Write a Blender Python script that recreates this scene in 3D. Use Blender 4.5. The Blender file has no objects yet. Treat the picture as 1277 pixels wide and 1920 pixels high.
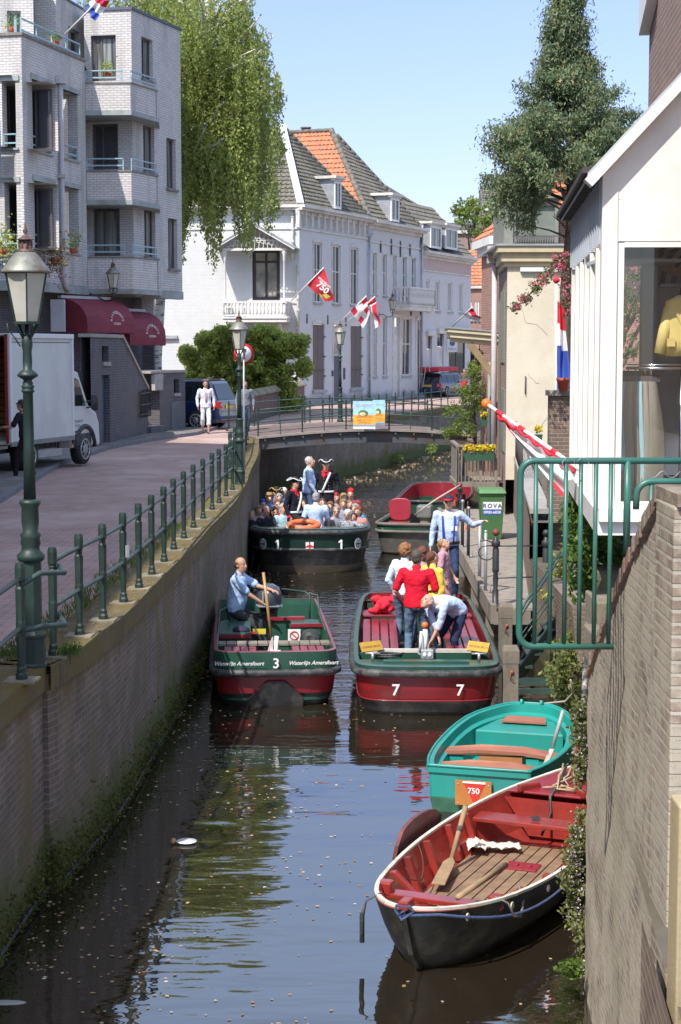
import bpy,math,random
import numpy as np
from mathutils import Vector,Matrix
random.seed(7); np.random.seed(7)
SC=bpy.context.scene; COL=SC.collection
R=math.radians; PI=math.pi
# ---------------------------------------------------------------- camera
F_PX,W_PX,H_PX=3200.0,1277.0,1920.0
PITCH=R(5.44); CAMZ=2.8
cam=bpy.data.objects.new('camera',bpy.data.cameras.new('camera')); COL.objects.link(cam)
cam.location=(0,0,CAMZ); cam.rotation_euler=(R(90)-PITCH,0,0)
cam.data.sensor_fit='VERTICAL'; cam.data.sensor_height=24.0
cam.data.lens=F_PX/H_PX*24.0; cam.data.clip_start=0.1; cam.data.clip_end=3000
SC.camera=cam
# ---------------------------------------------------------------- sky and sun
SUN_AZ=math.atan2(-0.55,-0.83)  # direction towards the sun, behind the camera and to its left
SUN_EL=R(52)
sd=Vector((math.sin(SUN_AZ)*math.cos(SUN_EL),math.cos(SUN_AZ)*math.cos(SUN_EL),math.sin(SUN_EL)))
world=bpy.data.worlds.new("World"); SC.world=world; world.use_nodes=True
nt=world.node_tree; nt.nodes.clear()
sky=nt.nodes.new('ShaderNodeTexSky'); sky.sky_type='NISHITA'; sky.sun_disc=False
sky.sun_elevation=SUN_EL; sky.sun_rotation=SUN_AZ
sky.air_density=1.0; sky.dust_density=0.35; sky.ozone_density=1.0
bg=nt.nodes.new('ShaderNodeBackground'); bg.inputs[1].default_value=0.15
wo=nt.nodes.new('ShaderNodeOutputWorld')
sx=nt.nodes.new('ShaderNodeMix'); sx.data_type='RGBA'; sx.blend_type='MULTIPLY'; sx.inputs[0].default_value=1; sx.inputs[7].default_value=(1.0,.955,.97,1)
nt.links.new(sky.outputs[0],sx.inputs[6])
stc=nt.nodes.new('ShaderNodeTexCoord'); ssp=nt.nodes.new('ShaderNodeSeparateXYZ'); nt.links.new(stc.outputs['Generated'],ssp.inputs[0])
srp=nt.nodes.new('ShaderNodeValToRGB'); nt.links.new(ssp.outputs[2],srp.inputs[0]); e=srp.color_ramp.elements  # ramp set into the sky colour: dimmer low down, brighter overhead for fill
e[0].position=0.0; e[0].color=(.41,.425,.52,1); e[1].position=.22; e[1].color=(.60,.585,.70,1); e3=e.new(.34); e3.color=(1.22,1.10,1.02,1); e2=e.new(.60); e2.color=(1.6,1.36,1.12,1)
sy=nt.nodes.new('ShaderNodeMix'); sy.data_type='RGBA'; sy.blend_type='MULTIPLY'; sy.inputs[0].default_value=1
nt.links.new(sx.outputs[2],sy.inputs[6]); nt.links.new(srp.outputs[0],sy.inputs[7]); nt.links.new(sy.outputs[2],bg.inputs[0]); nt.links.new(bg.outputs[0],wo.inputs[0])
sl=bpy.data.lights.new('sun','SUN'); sl.energy=2.8; sl.angle=R(0.53); sl.color=(1.0,0.95,0.87)
so=bpy.data.objects.new('sun',sl); COL.objects.link(so); so.rotation_euler=sd.to_track_quat('Z','Y').to_euler()
SC.view_settings.view_transform='Standard'; SC.view_settings.look='None'
SC.view_settings.exposure=1.1; SC.view_settings.gamma=1.0
# ---------------------------------------------------------------- picture point -> place
WATER=-2.0
def ray(u,v):
    a=(u-W_PX/2)/F_PX; b=(H_PX/2-v)/F_PX
    return Vector((a,math.cos(PITCH)+b*math.sin(PITCH),-math.sin(PITCH)+b*math.cos(PITCH)))
def PZ(u,v,z):
    d=ray(u,v); t=(z-CAMZ)/d.z
    return Vector((0,0,CAMZ))+d*t
def PY(u,v,y):
    d=ray(u,v); t=y/d.y
    return Vector((0,0,CAMZ))+d*t
# ---------------------------------------------------------------- materials
MATS={}
def _new(name):
    m=bpy.data.materials.new(name); m.use_nodes=True
    n=m.node_tree.nodes; b=n['Principled BSDF']; return m,m.node_tree,n,b
def _n(nt,t,**kw):
    x=nt.nodes.new(t)
    for k,v in kw.items():setattr(x,k,v)
    return x
def _ramp(nt,fac,stops):
    r=_n(nt,'ShaderNodeValToRGB'); el=r.color_ramp.elements
    while len(el)< len(stops):el.new(0.5)
    for e,(p,c) in zip(el,stops):
        e.position=p; e.color=(c[0],c[1],c[2],1) if hasattr(c,'__len__') else (c,c,c,1)
    if fac is not None:nt.links.new(fac,r.inputs[0])
    return r.outputs[0]
def _mix(nt,fac,a,b,mode='MIX'):
    m=_n(nt,'ShaderNodeMix',data_type='RGBA',blend_type=mode)
    for i,x in ((0,fac),(6,a),(7,b)):
        if hasattr(x,'is_linked') or hasattr(x,'links'):nt.links.new(x,m.inputs[i])
        elif i==0:m.inputs[0].default_value=x
        else:m.inputs[i].default_value=(*x[:3],1)
    return m.outputs[2]
def _noise(nt,coord,scale,detail=4,rough=.55,vec_scale=None):
    t=_n(nt,'ShaderNodeTexNoise'); t.inputs['Scale'].default_value=scale
    t.inputs['Detail'].default_value=detail; t.inputs['Roughness'].default_value=rough
    if vec_scale:
        mp=_n(nt,'ShaderNodeMapping'); mp.inputs['Scale'].default_value=vec_scale
        nt.links.new(coord,mp.inputs[0]); coord=mp.outputs[0]
    nt.links.new(coord,t.inputs['Vector']); return t.outputs['Fac']
def _bump(nt,b,h,strength,dist,prev=None):
    bp=_n(nt,'ShaderNodeBump'); bp.inputs['Strength'].default_value=strength; bp.inputs['Distance'].default_value=dist
    nt.links.new(h,bp.inputs['Height'])
    if prev is not None:nt.links.new(prev,bp.inputs['Normal'])
    nt.links.new(bp.outputs[0],b.inputs['Normal']); return bp.outputs[0]
def M(name,col=(.5,.5,.5),rough=.6,var=.15,scale=4,metal=0.0,bump=0.0,bscale=30,coat=0.0,dirt=None,spec=.5,streak=False):
    if name in MATS:return MATS[name]
    m,nt,n,b=_new(name)
    tc=_n(nt,'ShaderNodeTexCoord'); co=tc.outputs['Object']
    f=_noise(nt,co,scale,vec_scale=(1,1,.25) if streak else None)
    lo=[c*(1-var) for c in col]; hi=[min(1,c*(1+var*.7)) for c in col]
    c=_ramp(nt,f,[(.3,lo),(.7,hi)])
    if dirt:
        f2=_ramp(nt,_noise(nt,co,scale*.6,8,.7),[(.48,0),(.62,1)])
        c=_mix(nt,f2,c,dirt)
    nt.links.new(c,b.inputs['Base Color'])
    b.inputs['Roughness'].default_value=rough; b.inputs['Metallic'].default_value=metal
    b.inputs['Specular IOR Level'].default_value=spec
    if coat:b.inputs['Coat Weight'].default_value=coat; b.inputs['Coat Roughness'].default_value=.08
    if bump:_bump(nt,b,_noise(nt,co,bscale,3),1.0,bump)
    MATS[name]=m; return m
def MBRICK(name,c1,c2,mortar,w=.22,h=.065,ms=.010,bump=.006,stain=None,stain_amt=(.5,.65),sscale=.8,rough=.85,low=None,top=None,var=.5,streak=None):
    if name in MATS:return MATS[name]
    m,nt,n,b=_new(name)
    uv=_n(nt,'ShaderNodeUVMap'); uv.uv_map='UVMap'
    tc=_n(nt,'ShaderNodeTexCoord'); co=tc.outputs['Object']
    br=_n(nt,'ShaderNodeTexBrick'); nt.links.new(uv.outputs[0],br.inputs['Vector'])
    br.inputs['Scale'].default_value=1; br.inputs['Brick Width'].default_value=w; br.inputs['Row Height'].default_value=h
    br.inputs['Mortar Size'].default_value=ms; br.inputs['Mortar Smooth'].default_value=.25; br.inputs['Bias'].default_value=0
    br.inputs['Color1'].default_value=(*c1,1); br.inputs['Color2'].default_value=(*c2,1); br.inputs['Mortar'].default_value=(*mortar,1)
    c=br.outputs['Color']
    f=_ramp(nt,_noise(nt,co,2.2,6,.65),[(.25,1-var),(.75,1+var*.3)])
    c=_mix(nt,1.0,c,f,'MULTIPLY')
    if stain:
        s=_ramp(nt,_noise(nt,co,sscale,8,.7),[(stain_amt[0],0),(stain_amt[1],1)])
        c=_mix(nt,s,c,stain)
    if streak:
        s=_ramp(nt,_noise(nt,co,1.6,6,.6,(1,1,.12)),[(.5,0),(.66,.8)]); c=_mix(nt,s,c,streak)
    for (spec_,invert) in ((low,False),(top,True)):
        if spec_:
            zc,wdt,colr=spec_
            sp=_n(nt,'ShaderNodeSeparateXYZ'); g=_n(nt,'ShaderNodeNewGeometry'); nt.links.new(g.outputs['Position'],sp.inputs[0])
            ma=_n(nt,'ShaderNodeMath',operation='MULTIPLY_ADD'); ma.inputs[1].default_value=wdt*2; ma.inputs[2].default_value=-wdt
            nt.links.new(_noise(nt,co,1.7,8,.75),ma.inputs[0])
            ad=_n(nt,'ShaderNodeMath',operation='ADD'); nt.links.new(sp.outputs[2],ad.inputs[0]); nt.links.new(ma.outputs[0],ad.inputs[1])
            mr=_n(nt,'ShaderNodeMapRange'); mr.inputs['From Min'].default_value=zc-wdt*.25; mr.inputs['From Max'].default_value=zc+wdt*.25
            mr.inputs['To Min'].default_value=0 if invert else .92; mr.inputs['To Max'].default_value=.92 if invert else 0
            nt.links.new(ad.outputs[0],mr.inputs[0])
            cc=_ramp(nt,_noise(nt,co,9,6,.7),[(.3,[x*.45 for x in colr]),(.7,colr)])
            c=_mix(nt,mr.outputs[0],c,cc)
    nt.links.new(c,b.inputs['Base Color']); b.inputs['Roughness'].default_value=rough; b.inputs['Specular IOR Level'].default_value=.3
    iv=_n(nt,'ShaderNodeMath',operation='SUBTRACT'); iv.inputs[0].default_value=1; nt.links.new(br.outputs['Fac'],iv.inputs[1])
    p=_bump(nt,b,iv.outputs[0],1.0,bump)
    _bump(nt,b,_noise(nt,co,25,4),.7,.006,p)
    MATS[name]=m; return m
def MLEAF(name,cols,rough=.5,trans=.35):
    if name in MATS:return MATS[name]
    m,nt,n,b=_new(name)
    g=_n(nt,'ShaderNodeNewGeometry'); tc=_n(nt,'ShaderNodeTexCoord')
    st=[(i/(max(1,len(cols)-1)),c) for i,c in enumerate(cols)]
    c=_ramp(nt,g.outputs['Random Per Island'],st)
    f=_ramp(nt,_noise(nt,tc.outputs['Object'],.8,4),[(.3,.65),(.7,1.25)])
    c=_mix(nt,1.0,c,f,'MULTIPLY')
    nt.links.new(c,b.inputs['Base Color']); b.inputs['Roughness'].default_value=rough; b.inputs['Specular IOR Level'].default_value=.35
    tr=_n(nt,'ShaderNodeBsdfTranslucent'); nt.links.new(c,tr.inputs[0])
    mx=_n(nt,'ShaderNodeMixShader'); mx.inputs[0].default_value=trans
    nt.links.new(b.outputs[0],mx.inputs[1]); nt.links.new(tr.outputs[0],mx.inputs[2])
    nt.links.new(mx.outputs[0],nt.nodes['Material Output'].inputs[0]); MATS[name]=m; return m
def MGLASS(name,col=(.02,.025,.03),rough=.03,var=.3):
    if name in MATS:return MATS[name]
    m=M(name,col,rough,var,1.2,spec=.8); return m
# ---------------------------------------------------------------- mesh builder
def _rotz(a):return Matrix.Rotation(a,4,'Z')
def basis(z,xhint=Vector((1,0,0))):
    z=Vector(z).normalized(); x=Vector(xhint); x=x-z*x.dot(z)
    if x.length < 1e-4:x=Vector((0,1,0)); x=x-z*x.dot(z)
    x.normalize(); y=z.cross(x); return x,y,z
ROOTM={}
class MB:
    def __init__(s):s.V=[]; s.F=[]; s.MI=[]; s.SM=[]; s.X=None
    def add(s,vs,fs,mi=0,smooth=False):
        o=len(s.V)
        if s.X is not None:vs=[s.X @ Vector(v) for v in vs]
        s.V.extend([tuple(v) for v in vs]); s.F.extend([tuple(i+o for i in f) for f in fs]); s.MI.extend([mi]*len(fs)); s.SM.extend([smooth]*len(fs)); return s
    def box(s,c,d,rz=0,mi=0,tilt=None):
        hx,hy,hz=d[0]/2,d[1]/2,d[2]/2
        vs=[Vector((x,y,z)) for x in (-hx,hx) for y in (-hy,hy) for z in (-hz,hz)]
        m=Matrix.Translation(Vector(c))@ _rotz(rz)
        if tilt is not None:m=m @ tilt
        return s.add([m @ v for v in vs],[(0,1,3,2),(4,6,7,5),(0,4,5,1),(2,3,7,6),(0,2,6,4),(1,5,7,3)],mi)
    def bar(s,a,b,w,h=None,up=(0,0,1),mi=0):
        a=Vector(a); b=Vector(b); h=h or w; z=(b-a).normalized(); y=Vector(up); y=y-z*y.dot(z)
        if y.length < 1e-3:y=Vector((0,1,0)); y=y-z*y.dot(z)
        y.normalize(); x=y.cross(z)
        vs=[]
        for p in (a,b):
            for i,j in ((-1,-1),(1,-1),(1,1),(-1,1)):vs.append(p+x*(i*w/2)+y*(j*h/2))
        return s.add(vs,[(3,2,1,0),(4,5,6,7),(0,1,5,4),(1,2,6,5),(2,3,7,6),(3,0,4,7)],mi)
    def tube(s,path,r,n=8,mi=0,closed=False,caps=True):
        path=[Vector(p) for p in path]; k=len(path); rs=r if hasattr(r,'__len__') else [r]*k
        vs=[]; px=Vector((1,0,0)); 
        for i,p in enumerate(path):
            if closed:t=path[(i+1)% k]-path[i-1]
            else:t=path[min(i+1,k-1)]-path[max(i-1,0)]
            x,y,z=basis(t,px if i else (Vector((1,0,0)) if abs(t.normalized().x)< .9 else Vector((0,0,1)))); px=x
            for j in range(n):
                a=2*PI*j/n; vs.append(p+x*(math.cos(a)*rs[i])+y*(math.sin(a)*rs[i]))
        fs=[]
        for i in range(k if closed else k-1):
            i2=(i+1)% k
            for j in range(n):fs.append((i*n+j,i*n+(j+1)% n,i2*n+(j+1)% n,i2*n+j))
        if caps and not closed:fs+=[tuple(range(n-1,-1,-1)),tuple((k-1)*n+j for j in range(n))]
        return s.add(vs,fs,mi,True)
    def lathe(s,prof,c=(0,0,0),n=16,mi=0,smooth=True,rot=0):
        c=Vector(c); vs=[]; k=len(prof)
        for (r,z) in prof:
            for j in range(n):
                a=2*PI*j/n+rot; vs.append(c+Vector((math.cos(a)*r,math.sin(a)*r,z)))
        fs=[(i*n+j,i*n+(j+1)% n,(i+1)*n+(j+1)% n,(i+1)*n+j) for i in range(k-1) for j in range(n)]
        fs+=[tuple(range(n-1,-1,-1)),tuple((k-1)*n+j for j in range(n))]
        return s.add(vs,fs,mi,smooth)
    def poly(s,pts,mi=0):return s.add([Vector(p) for p in pts],[tuple(range(len(pts)))],mi)
    def slab(s,pts,ext,mi=0,smooth=False):
        e=Vector(ext); pts=[Vector(p) for p in pts]; n=len(pts)
        nn=Vector((0,0,0))
        for i in range(n):nn+=pts[i].cross(pts[(i+1)% n])
        if nn.dot(e)> 0:pts=pts[::-1]
        vs=pts+[p+e for p in pts]
        return s.add(vs,[tuple(range(n)),tuple(range(2*n-1,n-1,-1))]+[((i+1)% n,i,n+i,n+(i+1)% n) for i in range(n)],mi,smooth)
    def ell(s,c,r,n=12,m=8,mi=0,mat=None):
        c=Vector(c); r=r if hasattr(r,'__len__') else (r,r,r); vs=[]
        for i in range(m+1):
            t=PI*i/m
            for j in range(n):
                a=2*PI*j/n; v=Vector((math.sin(t)*math.cos(a)*r[0],math.sin(t)*math.sin(a)*r[1],-math.cos(t)*r[2]))
                if mat is not None:v=mat @ v
                vs.append(c+v)
        fs=[(i*n+j,i*n+(j+1)% n,(i+1)*n+(j+1)% n,(i+1)*n+j) for i in range(m) for j in range(n)]
        return s.add(vs,fs,mi,True)
    def loft(s,path,radii,xh=Vector((1,0,0)),n=14,mi=0,ax=None):
        path=[Vector(p) for p in path]; k=len(path); vs=[]
        for i,p in enumerate(path):
            t=Vector(ax) if ax is not None else path[min(i+1,k-1)]-path[max(i-1,0)]
            x,y,z=basis(t,xh)
            for j in range(n):
                a=2*PI*j/n; vs.append(p+x*(math.cos(a)*radii[i][0])+y*(math.sin(a)*radii[i][1]))
        fs=[(i*n+j,i*n+(j+1)% n,(i+1)*n+(j+1)% n,(i+1)*n+j) for i in range(k-1) for j in range(n)]
        fs+=[tuple(range(n-1,-1,-1)),tuple((k-1)*n+j for j in range(n))]
        return s.add(vs,fs,mi,True)
    def cap(s,a,b,ra,rb,n=10):
        a=Vector(a); b=Vector(b); s.ell(a,ra,n,6); s.ell(b,rb,n,6); return s.tube([a,b],[ra,rb],n)
    def split(s,name,mats,parent=None,k=1,**kw):
        """every k shapes of 8 corners becomes a part of its own"""
        nv=int(8*k)
        for i in range(0,len(s.V),nv):
            m=MB(); m.V=s.V[i:i+nv]; idx=[j for j,f in enumerate(s.F) if i <=f[0]< i+nv]; m.F=[tuple(q-i for q in s.F[j]) for j in idx]; m.MI=[s.MI[j] for j in idx]; m.SM=[s.SM[j] for j in idx]; m.build(name,mats,parent,**kw)
    def build(s,name,mats,parent=None,local=False,bevel=0,uv=True,uvt=None):
        if not isinstance(mats,(list,tuple)):mats=[mats]
        me=bpy.data.meshes.new(name)
        V=[Vector(v) for v in s.V]
        root=parent
        while root is not None and root.parent is not None:root=root.parent
        if root is not None and not local:
            inv=ROOTM.get(root.name,Matrix()).inverted(); VL=[inv @ v for v in V]
        else:VL=V
        me.from_pydata([tuple(v) for v in VL],[],s.F)
        for m in mats:me.materials.append(m)
        me.polygons.foreach_set('material_index',s.MI); me.polygons.foreach_set('use_smooth',s.SM)
        if uv:
            ul=me.uv_layers.new(name='UVMap'); buf=np.zeros((len(me.loops),2),np.float32); k=0
            me.update()
            co=s.V
            for p in me.polygons:
                pn=p.normal
                if not local and root is not None:pn=ROOTM.get(root.name,Matrix()).to_3x3()@ pn
                if uvt is not None:
                    for li in p.loop_indices:v=co[me.loops[li].vertex_index]; buf[li]=(v[0]*uvt.x+v[1]*uvt.y,v[2])
                elif abs(pn.z)> .93:
                    for li in p.loop_indices:
                        v=co[me.loops[li].vertex_index]; buf[li]=(v[0],v[1])
                else:
                    t=Vector((0,0,1)).cross(pn).normalized(); w=pn.cross(t)
                    for li in p.loop_indices:
                        v=co[me.loops[li].vertex_index]
                        buf[li]=(v[0]*t.x+v[1]*t.y,v[0]*w.x+v[1]*w.y+v[2]*w.z)
            ul.data.foreach_set('uv',buf.ravel())
        me.update()
        o=bpy.data.objects.new(name,me); COL.objects.link(o)
        if parent is not None:o.parent=parent
        if bevel:
            bm_=o.modifiers.new('bevel','BEVEL'); bm_.width=bevel; bm_.segments=2; bm_.limit_method='ANGLE'; bm_.angle_limit=R(50)
        return o
def thing(name,label,cat,loc=(0,0,0),rz=0,group=None):
    o=bpy.data.objects.new(name,None); COL.objects.link(o); o.empty_display_size=.2
    o.location=Vector(loc); o.rotation_euler=(0,0,rz); o['label']=label; o['category']=cat
    if group:o['group']=group
    ROOTM[o.name]=Matrix.Translation(Vector(loc))@ _rotz(rz); return o
def tag(o,label,cat,group=None):
    o['label']=label; o['category']=cat
    if group:o['group']=group
    return o
def struct(o):o['kind']='structure'; return o
def stuff(o):o['kind']='stuff'; return o
def copy_tree(o,parent=None,loc=None,rz=None,label=None):
    c=o.copy(); COL.objects.link(c)
    if parent is not None:c.parent=parent
    for ch in list(o.children):copy_tree(ch,c)
    if loc is not None:c.location=loc
    if rz is not None:c.rotation_euler=(0,0,rz)
    if label:c['label']=label
    if loc is not None:ROOTM[c.name]=Matrix.Translation(Vector(loc))@ _rotz(rz if rz is not None else o.rotation_euler.z)
    return c
def quads_np(name,P,A,B,mat,parent=None,smooth=False):
    """many small leaf quads: centres P, half axes A and B (world)."""
    n=len(P); V=np.empty((n,4,3),np.float32)
    V[:,0]=P-A; V[:,1]=P+B*.9; V[:,2]=P+A; V[:,3]=P-B*.9
    V=V.reshape(-1,3)
    root=parent
    while root is not None and root.parent is not None:root=root.parent
    if root is not None:
        mi=np.array(ROOTM.get(root.name,Matrix()).inverted()); V=V @ mi[:3,:3].T+mi[:3,3]
    me=bpy.data.meshes.new(name); me.vertices.add(n*4); me.vertices.foreach_set('co',V.astype(np.float32).ravel())
    me.loops.add(n*4); me.loops.foreach_set('vertex_index',np.arange(n*4,dtype=np.int32))
    me.polygons.add(n); me.polygons.foreach_set('loop_start',np.arange(0,n*4,4,dtype=np.int32))
    me.materials.append(mat); me.update(calc_edges=True); me.validate()
    o=bpy.data.objects.new(name,me); COL.objects.link(o)
    if parent is not None:o.parent=parent
    return o
def rnd_leaves(P,size,flat=0.0,down=0.0,rs=None,asp=.55):
    rs=rs or np.random
    n=len(P); A=rs.normal(size=(n,3)); A[:,2]-=down; A[:,2]*=(1-flat)
    A /=np.linalg.norm(A,axis=1)[:,None]
    B=np.cross(A,rs.normal(size=(n,3))); B /=np.linalg.norm(B,axis=1)[:,None]
    s=size*(.6+.8*rs.random(n))[:,None]
    return A*s,B*s*asp
_FC={}
def text_mb(mb,txt,size,origin,xdir,ydir,mi=0,depth=.004,shear=0,align='CENTER',spacing=1.0,bold=0.0):
    """real letters as mesh, laid on the plane origin + x*xdir + y*ydir"""
    key=(txt,shear,align,spacing,bold)
    if key not in _FC:
        cu=bpy.data.curves.new('lettering','FONT'); cu.body=txt; cu.size=1; cu.shear=shear; cu.align_x=align
        cu.space_character=spacing; cu.extrude=0; cu.offset=bold; cu.resolution_u=3
        ob=bpy.data.objects.new('lettering',cu); COL.objects.link(ob)
        dg=bpy.context.evaluated_depsgraph_get(); me=bpy.data.meshes.new_from_object(ob.evaluated_get(dg))
        _FC[key]=([tuple(v.co) for v in me.vertices],[tuple(p.vertices) for p in me.polygons])
        bpy.data.objects.remove(ob); bpy.data.meshes.remove(me); bpy.data.curves.remove(cu)
    vs,fs=_FC[key]; x=Vector(xdir).normalized(); y=Vector(ydir).normalized(); n=x.cross(y)
    o=Vector(origin)+n*depth
    mb.add([o+x*(v[0]*size)+y*(v[1]*size) for v in vs],fs,mi)
# ================================================================ THE SETTING
m_water,nt,n,b=_new('water')
tc=_n(nt,'ShaderNodeTexCoord'); co=tc.outputs['Object']
b.inputs['Base Color'].default_value=(.020,.016,.010,1); b.inputs['Roughness'].default_value=.015; b.inputs['IOR'].default_value=2.9
b.inputs['Specular IOR Level'].default_value=.5
w1=_noise(nt,co,1.0,2,.45,(.30,.95,1)); w2=_noise(nt,co,3.0,2,.5,(.45,1.25,1)); w3=_noise(nt,co,.35,2,.5,(.8,1.2,1))
p=_bump(nt,b,w1,1.0,.030); p=_bump(nt,b,w2,.9,.009,p)
# a rougher patch of water further off where the boats stir it
sp=_n(nt,'ShaderNodeSeparateXYZ'); nt.links.new(co,sp.inputs[0])
mr=_n(nt,'ShaderNodeMapRange'); mr.inputs['From Min'].default_value=19; mr.inputs['From Max'].default_value=34; nt.links.new(sp.outputs[1],mr.inputs[0])
mu=_n(nt,'ShaderNodeMath',operation='MULTIPLY'); nt.links.new(mr.outputs[0],mu.inputs[0]); nt.links.new(_noise(nt,co,5.5,3,.55,(.5,1.1,1)),mu.inputs[1])
_bump(nt,b,mu.outputs[0],1.0,.022,p)
mb=MB(); mb.poly([(-8,-8,WATER),(40,-8,WATER),(60,130,WATER),(-8,130,WATER)]); struct(mb.build('canal_water',m_water))

LQ=[Vector((-2.80,-8,0)),Vector((-2.78,8,0))]+[PZ(u,v,0) for u,v in ((47,1282),(106,1251),(219,1169),(301,1086),(364,1024),(391,992),(431,953),(450,926),(462,902),(470,879))]
LQ+=[Vector((-2.2,46,0)),Vector((-2.55,52.7,0)),Vector((-2.4,56.5,0)),Vector((-.85,61.5,0)),Vector((1.1,68,0)),Vector((4.5,80,0)),Vector((6.3,85,0)),Vector((12,96,0)),Vector((30,118,0))]
def rx(y):return .815+.082*y  # the right bank's line
RQ=[Vector((rx(-8),-8,0)),Vector((rx(12),12,0)),Vector((rx(30),30,0)),Vector((rx(44),44,0)),Vector((4.25,54.5,0)),Vector((4.7,59,0)),Vector((6.4,66,0)),Vector((9.8,76,0)),Vector((18,88,0)),Vector((38,104,0))]
m_ground=M('ground_earth',(.11,.095,.07),.95,.3,1.5,bump=.02,bscale=8)
mb=MB()
mb.poly([(-900,-8,-.012)]+[(p.x-.02,p.y,-.012) for p in LQ]+[(900,300,-.012),(900,1500,-.012),(-900,1500,-.012)][::1])
GQ=[RQ[0],Vector((rx(12.6),12.6,0)),Vector((4.3,12.7,0)),Vector((rx(26)+1.5,27.6,0)),Vector((rx(27.7),27.7,0))]+RQ[3:]
mb.poly([(p.x+.05,p.y,-.012) for p in GQ][::-1]+[(900,-8,-.012),(900,250,-.012)][::1])
mb.poly([(1.9,12,-.62),(4.6,12,-.62),(rx(28)+1.8,28,-.62),(rx(28),28,-.62),(3.14,22,-.62),(2.86,18,-.62),(2.32,15,-.62)])
struct(mb.build('ground',m_ground))

m_road=MBRICK('road_clinkers',(.56,.37,.315),(.46,.31,.27),(.26,.20,.175),.21,.07,.010,.004,(.55,.42,.37),(.48,.70),.35,var=.28)
m_side=MBRICK('pavement_clinkers',(.30,.265,.25),(.25,.22,.215),(.16,.15,.14),.21,.105,.012,.004,(.12,.12,.08),(.5,.7),.7)
m_kerb=M('kerb_stone',(.17,.17,.18),.85,.2,5,bump=.003)
KB=[(-5.3,-8),(-5.6,18),(-6.2,31),(-6.75,41),(-6.5,48),(-5.7,52.5),(-4.7,56),(-4.35,60),(-4.6,66)]
mb=MB()
road=[(x,y,.0) for x,y in KB]+[(-8,70,0),(-8,73,0),(-4,79,0),(-1.5,84,0),(14,119,0),(30,140,0),(40,140,0),(24,111,0)]+[(p.x-.55,p.y,0) for p in LQ[::-1][1:]]
mb.poly([(p[0],p[1],.002) for p in road][::-1]); struct(mb.build('road',m_road))
mb=MB()
mb.poly([(x-.12,y,.10) for x,y in KB]+[(-14,66,.10),(-30,40,.10),(-30,-8,.10)]); struct(mb.build('pavement',m_side))
mb=MB()
for a,c in zip(KB[:-1],KB[1:]):
    mb.bar((a[0]-.06,a[1],.05),(c[0]-.06,c[1],.05),.13,.13)
struct(mb.build('kerb',m_kerb,bevel=.01))

# left canal wall
m_qwall=MBRICK('quay_brick',(.27,.195,.155),(.19,.145,.12),(.32,.29,.25),.21,.065,.009,.010,(.13,.12,.075),(.50,.68),.5,low=(-1.50,.75,(.12,.15,.03)),top=(-.22,.5,(.19,.135,.05)),streak=(.18,.13,.06))
m_cap=MBRICK('quay_cap',(.20,.145,.09),(.15,.12,.07),(.16,.15,.09),.11,.30,.012,.012,(.15,.115,.035),(.40,.58),1.4,streak=None)
m_slab=M('cap_slab',(.27,.24,.18),.9,.3,6,bump=.004,dirt=(.17,.13,.06))
def strip(mb,pts,z0,z1,flip=False):
    for a,c in zip(pts[:-1],pts[1:]):
        q=[(a.x,a.y,z0),(c.x,c.y,z0),(c.x,c.y,z1),(a.x,a.y,z1)]
        mb.poly(q[::-1] if flip else q)
def smooth_pts(pts,k=4):
    out=[]
    for i in range(len(pts)-1):
        p0=pts[max(i-1,0)]; p1=pts[i]; p2=pts[i+1]; p3=pts[min(i+2,len(pts)-1)]
        for j in range(k):
            t=j/k; out.append(.5*((2*p1)+(p2-p0)*t+(2*p0-5*p1+4*p2-p3)*t*t+(3*p1-p0-3*p2+p3)*t**3))
    out.append(pts[-1]); return out
LQs=smooth_pts(LQ,3)
mb=MB(); strip(mb,LQs,-2.6,-.03,True)
qw=tag(mb.build('quay_wall',m_qwall),'long dark brick canal wall with moss at the waterline, below the street railing','quay wall')
mb=MB()
for a,c in zip(LQs[:-1],LQs[1:]):
    t=(c-a).normalized(); nn=Vector((t.y,-t.x,0)); e=.035
    A=a+nn*e; C_=c+nn*e; B_=a-nn*.50; D_=c-nn*.50
    mb.poly([(A.x,A.y,.045),(C_.x,C_.y,.045),(D_.x,D_.y,.045),(B_.x,B_.y,.045)][::-1])
    mb.poly([(A.x,A.y,-.17),(C_.x,C_.y,-.17),(C_.x,C_.y,.045),(A.x,A.y,.045)])
    mb.poly([(B_.x,B_.y,-.03),(D_.x,D_.y,-.03),(D_.x,D_.y,.045),(B_.x,B_.y,.045)])
mb.build('coping',m_cap,qw)
mb=MB(); mb.tube([(p.x+.03,p.y,-1.93) for p in LQs[1:20]],.022,5); mb.build('hose',M('black_rubber',(.02,.02,.022),.5,.2),qw)
# right canal wall (bank under the gardens and houses)
m_rwall=MBRICK('bank_brick',(.29,.19,.14),(.21,.14,.11),(.33,.30,.25),.21,.065,.010,.008,(.16,.14,.10),(.52,.7),.6,low=(-1.6,.6,(.07,.08,.02)))
RQL=[Vector((rx(y),y,0)) for y in (-8,4,8.2)]; RQM=[Vector(p) for p in ((1.75,8.3,0),(1.92,12.6,0),(2.32,15,0),(2.86,18,0),(3.14,22,0),(rx(27.7),27.7,0))]; RQH=[Vector((rx(27.7),27.7,0))]+RQ[3:]
mb=MB(); strip(mb,RQL,-2.6,0); strip(mb,RQM,-2.6,-.6); strip(mb,smooth_pts(RQH,3),-2.6,.02); rw=mb.build('bank_wall',m_rwall)
tag(rw,'brick canal bank wall on the right side below gardens and house fronts','quay wall')

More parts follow.
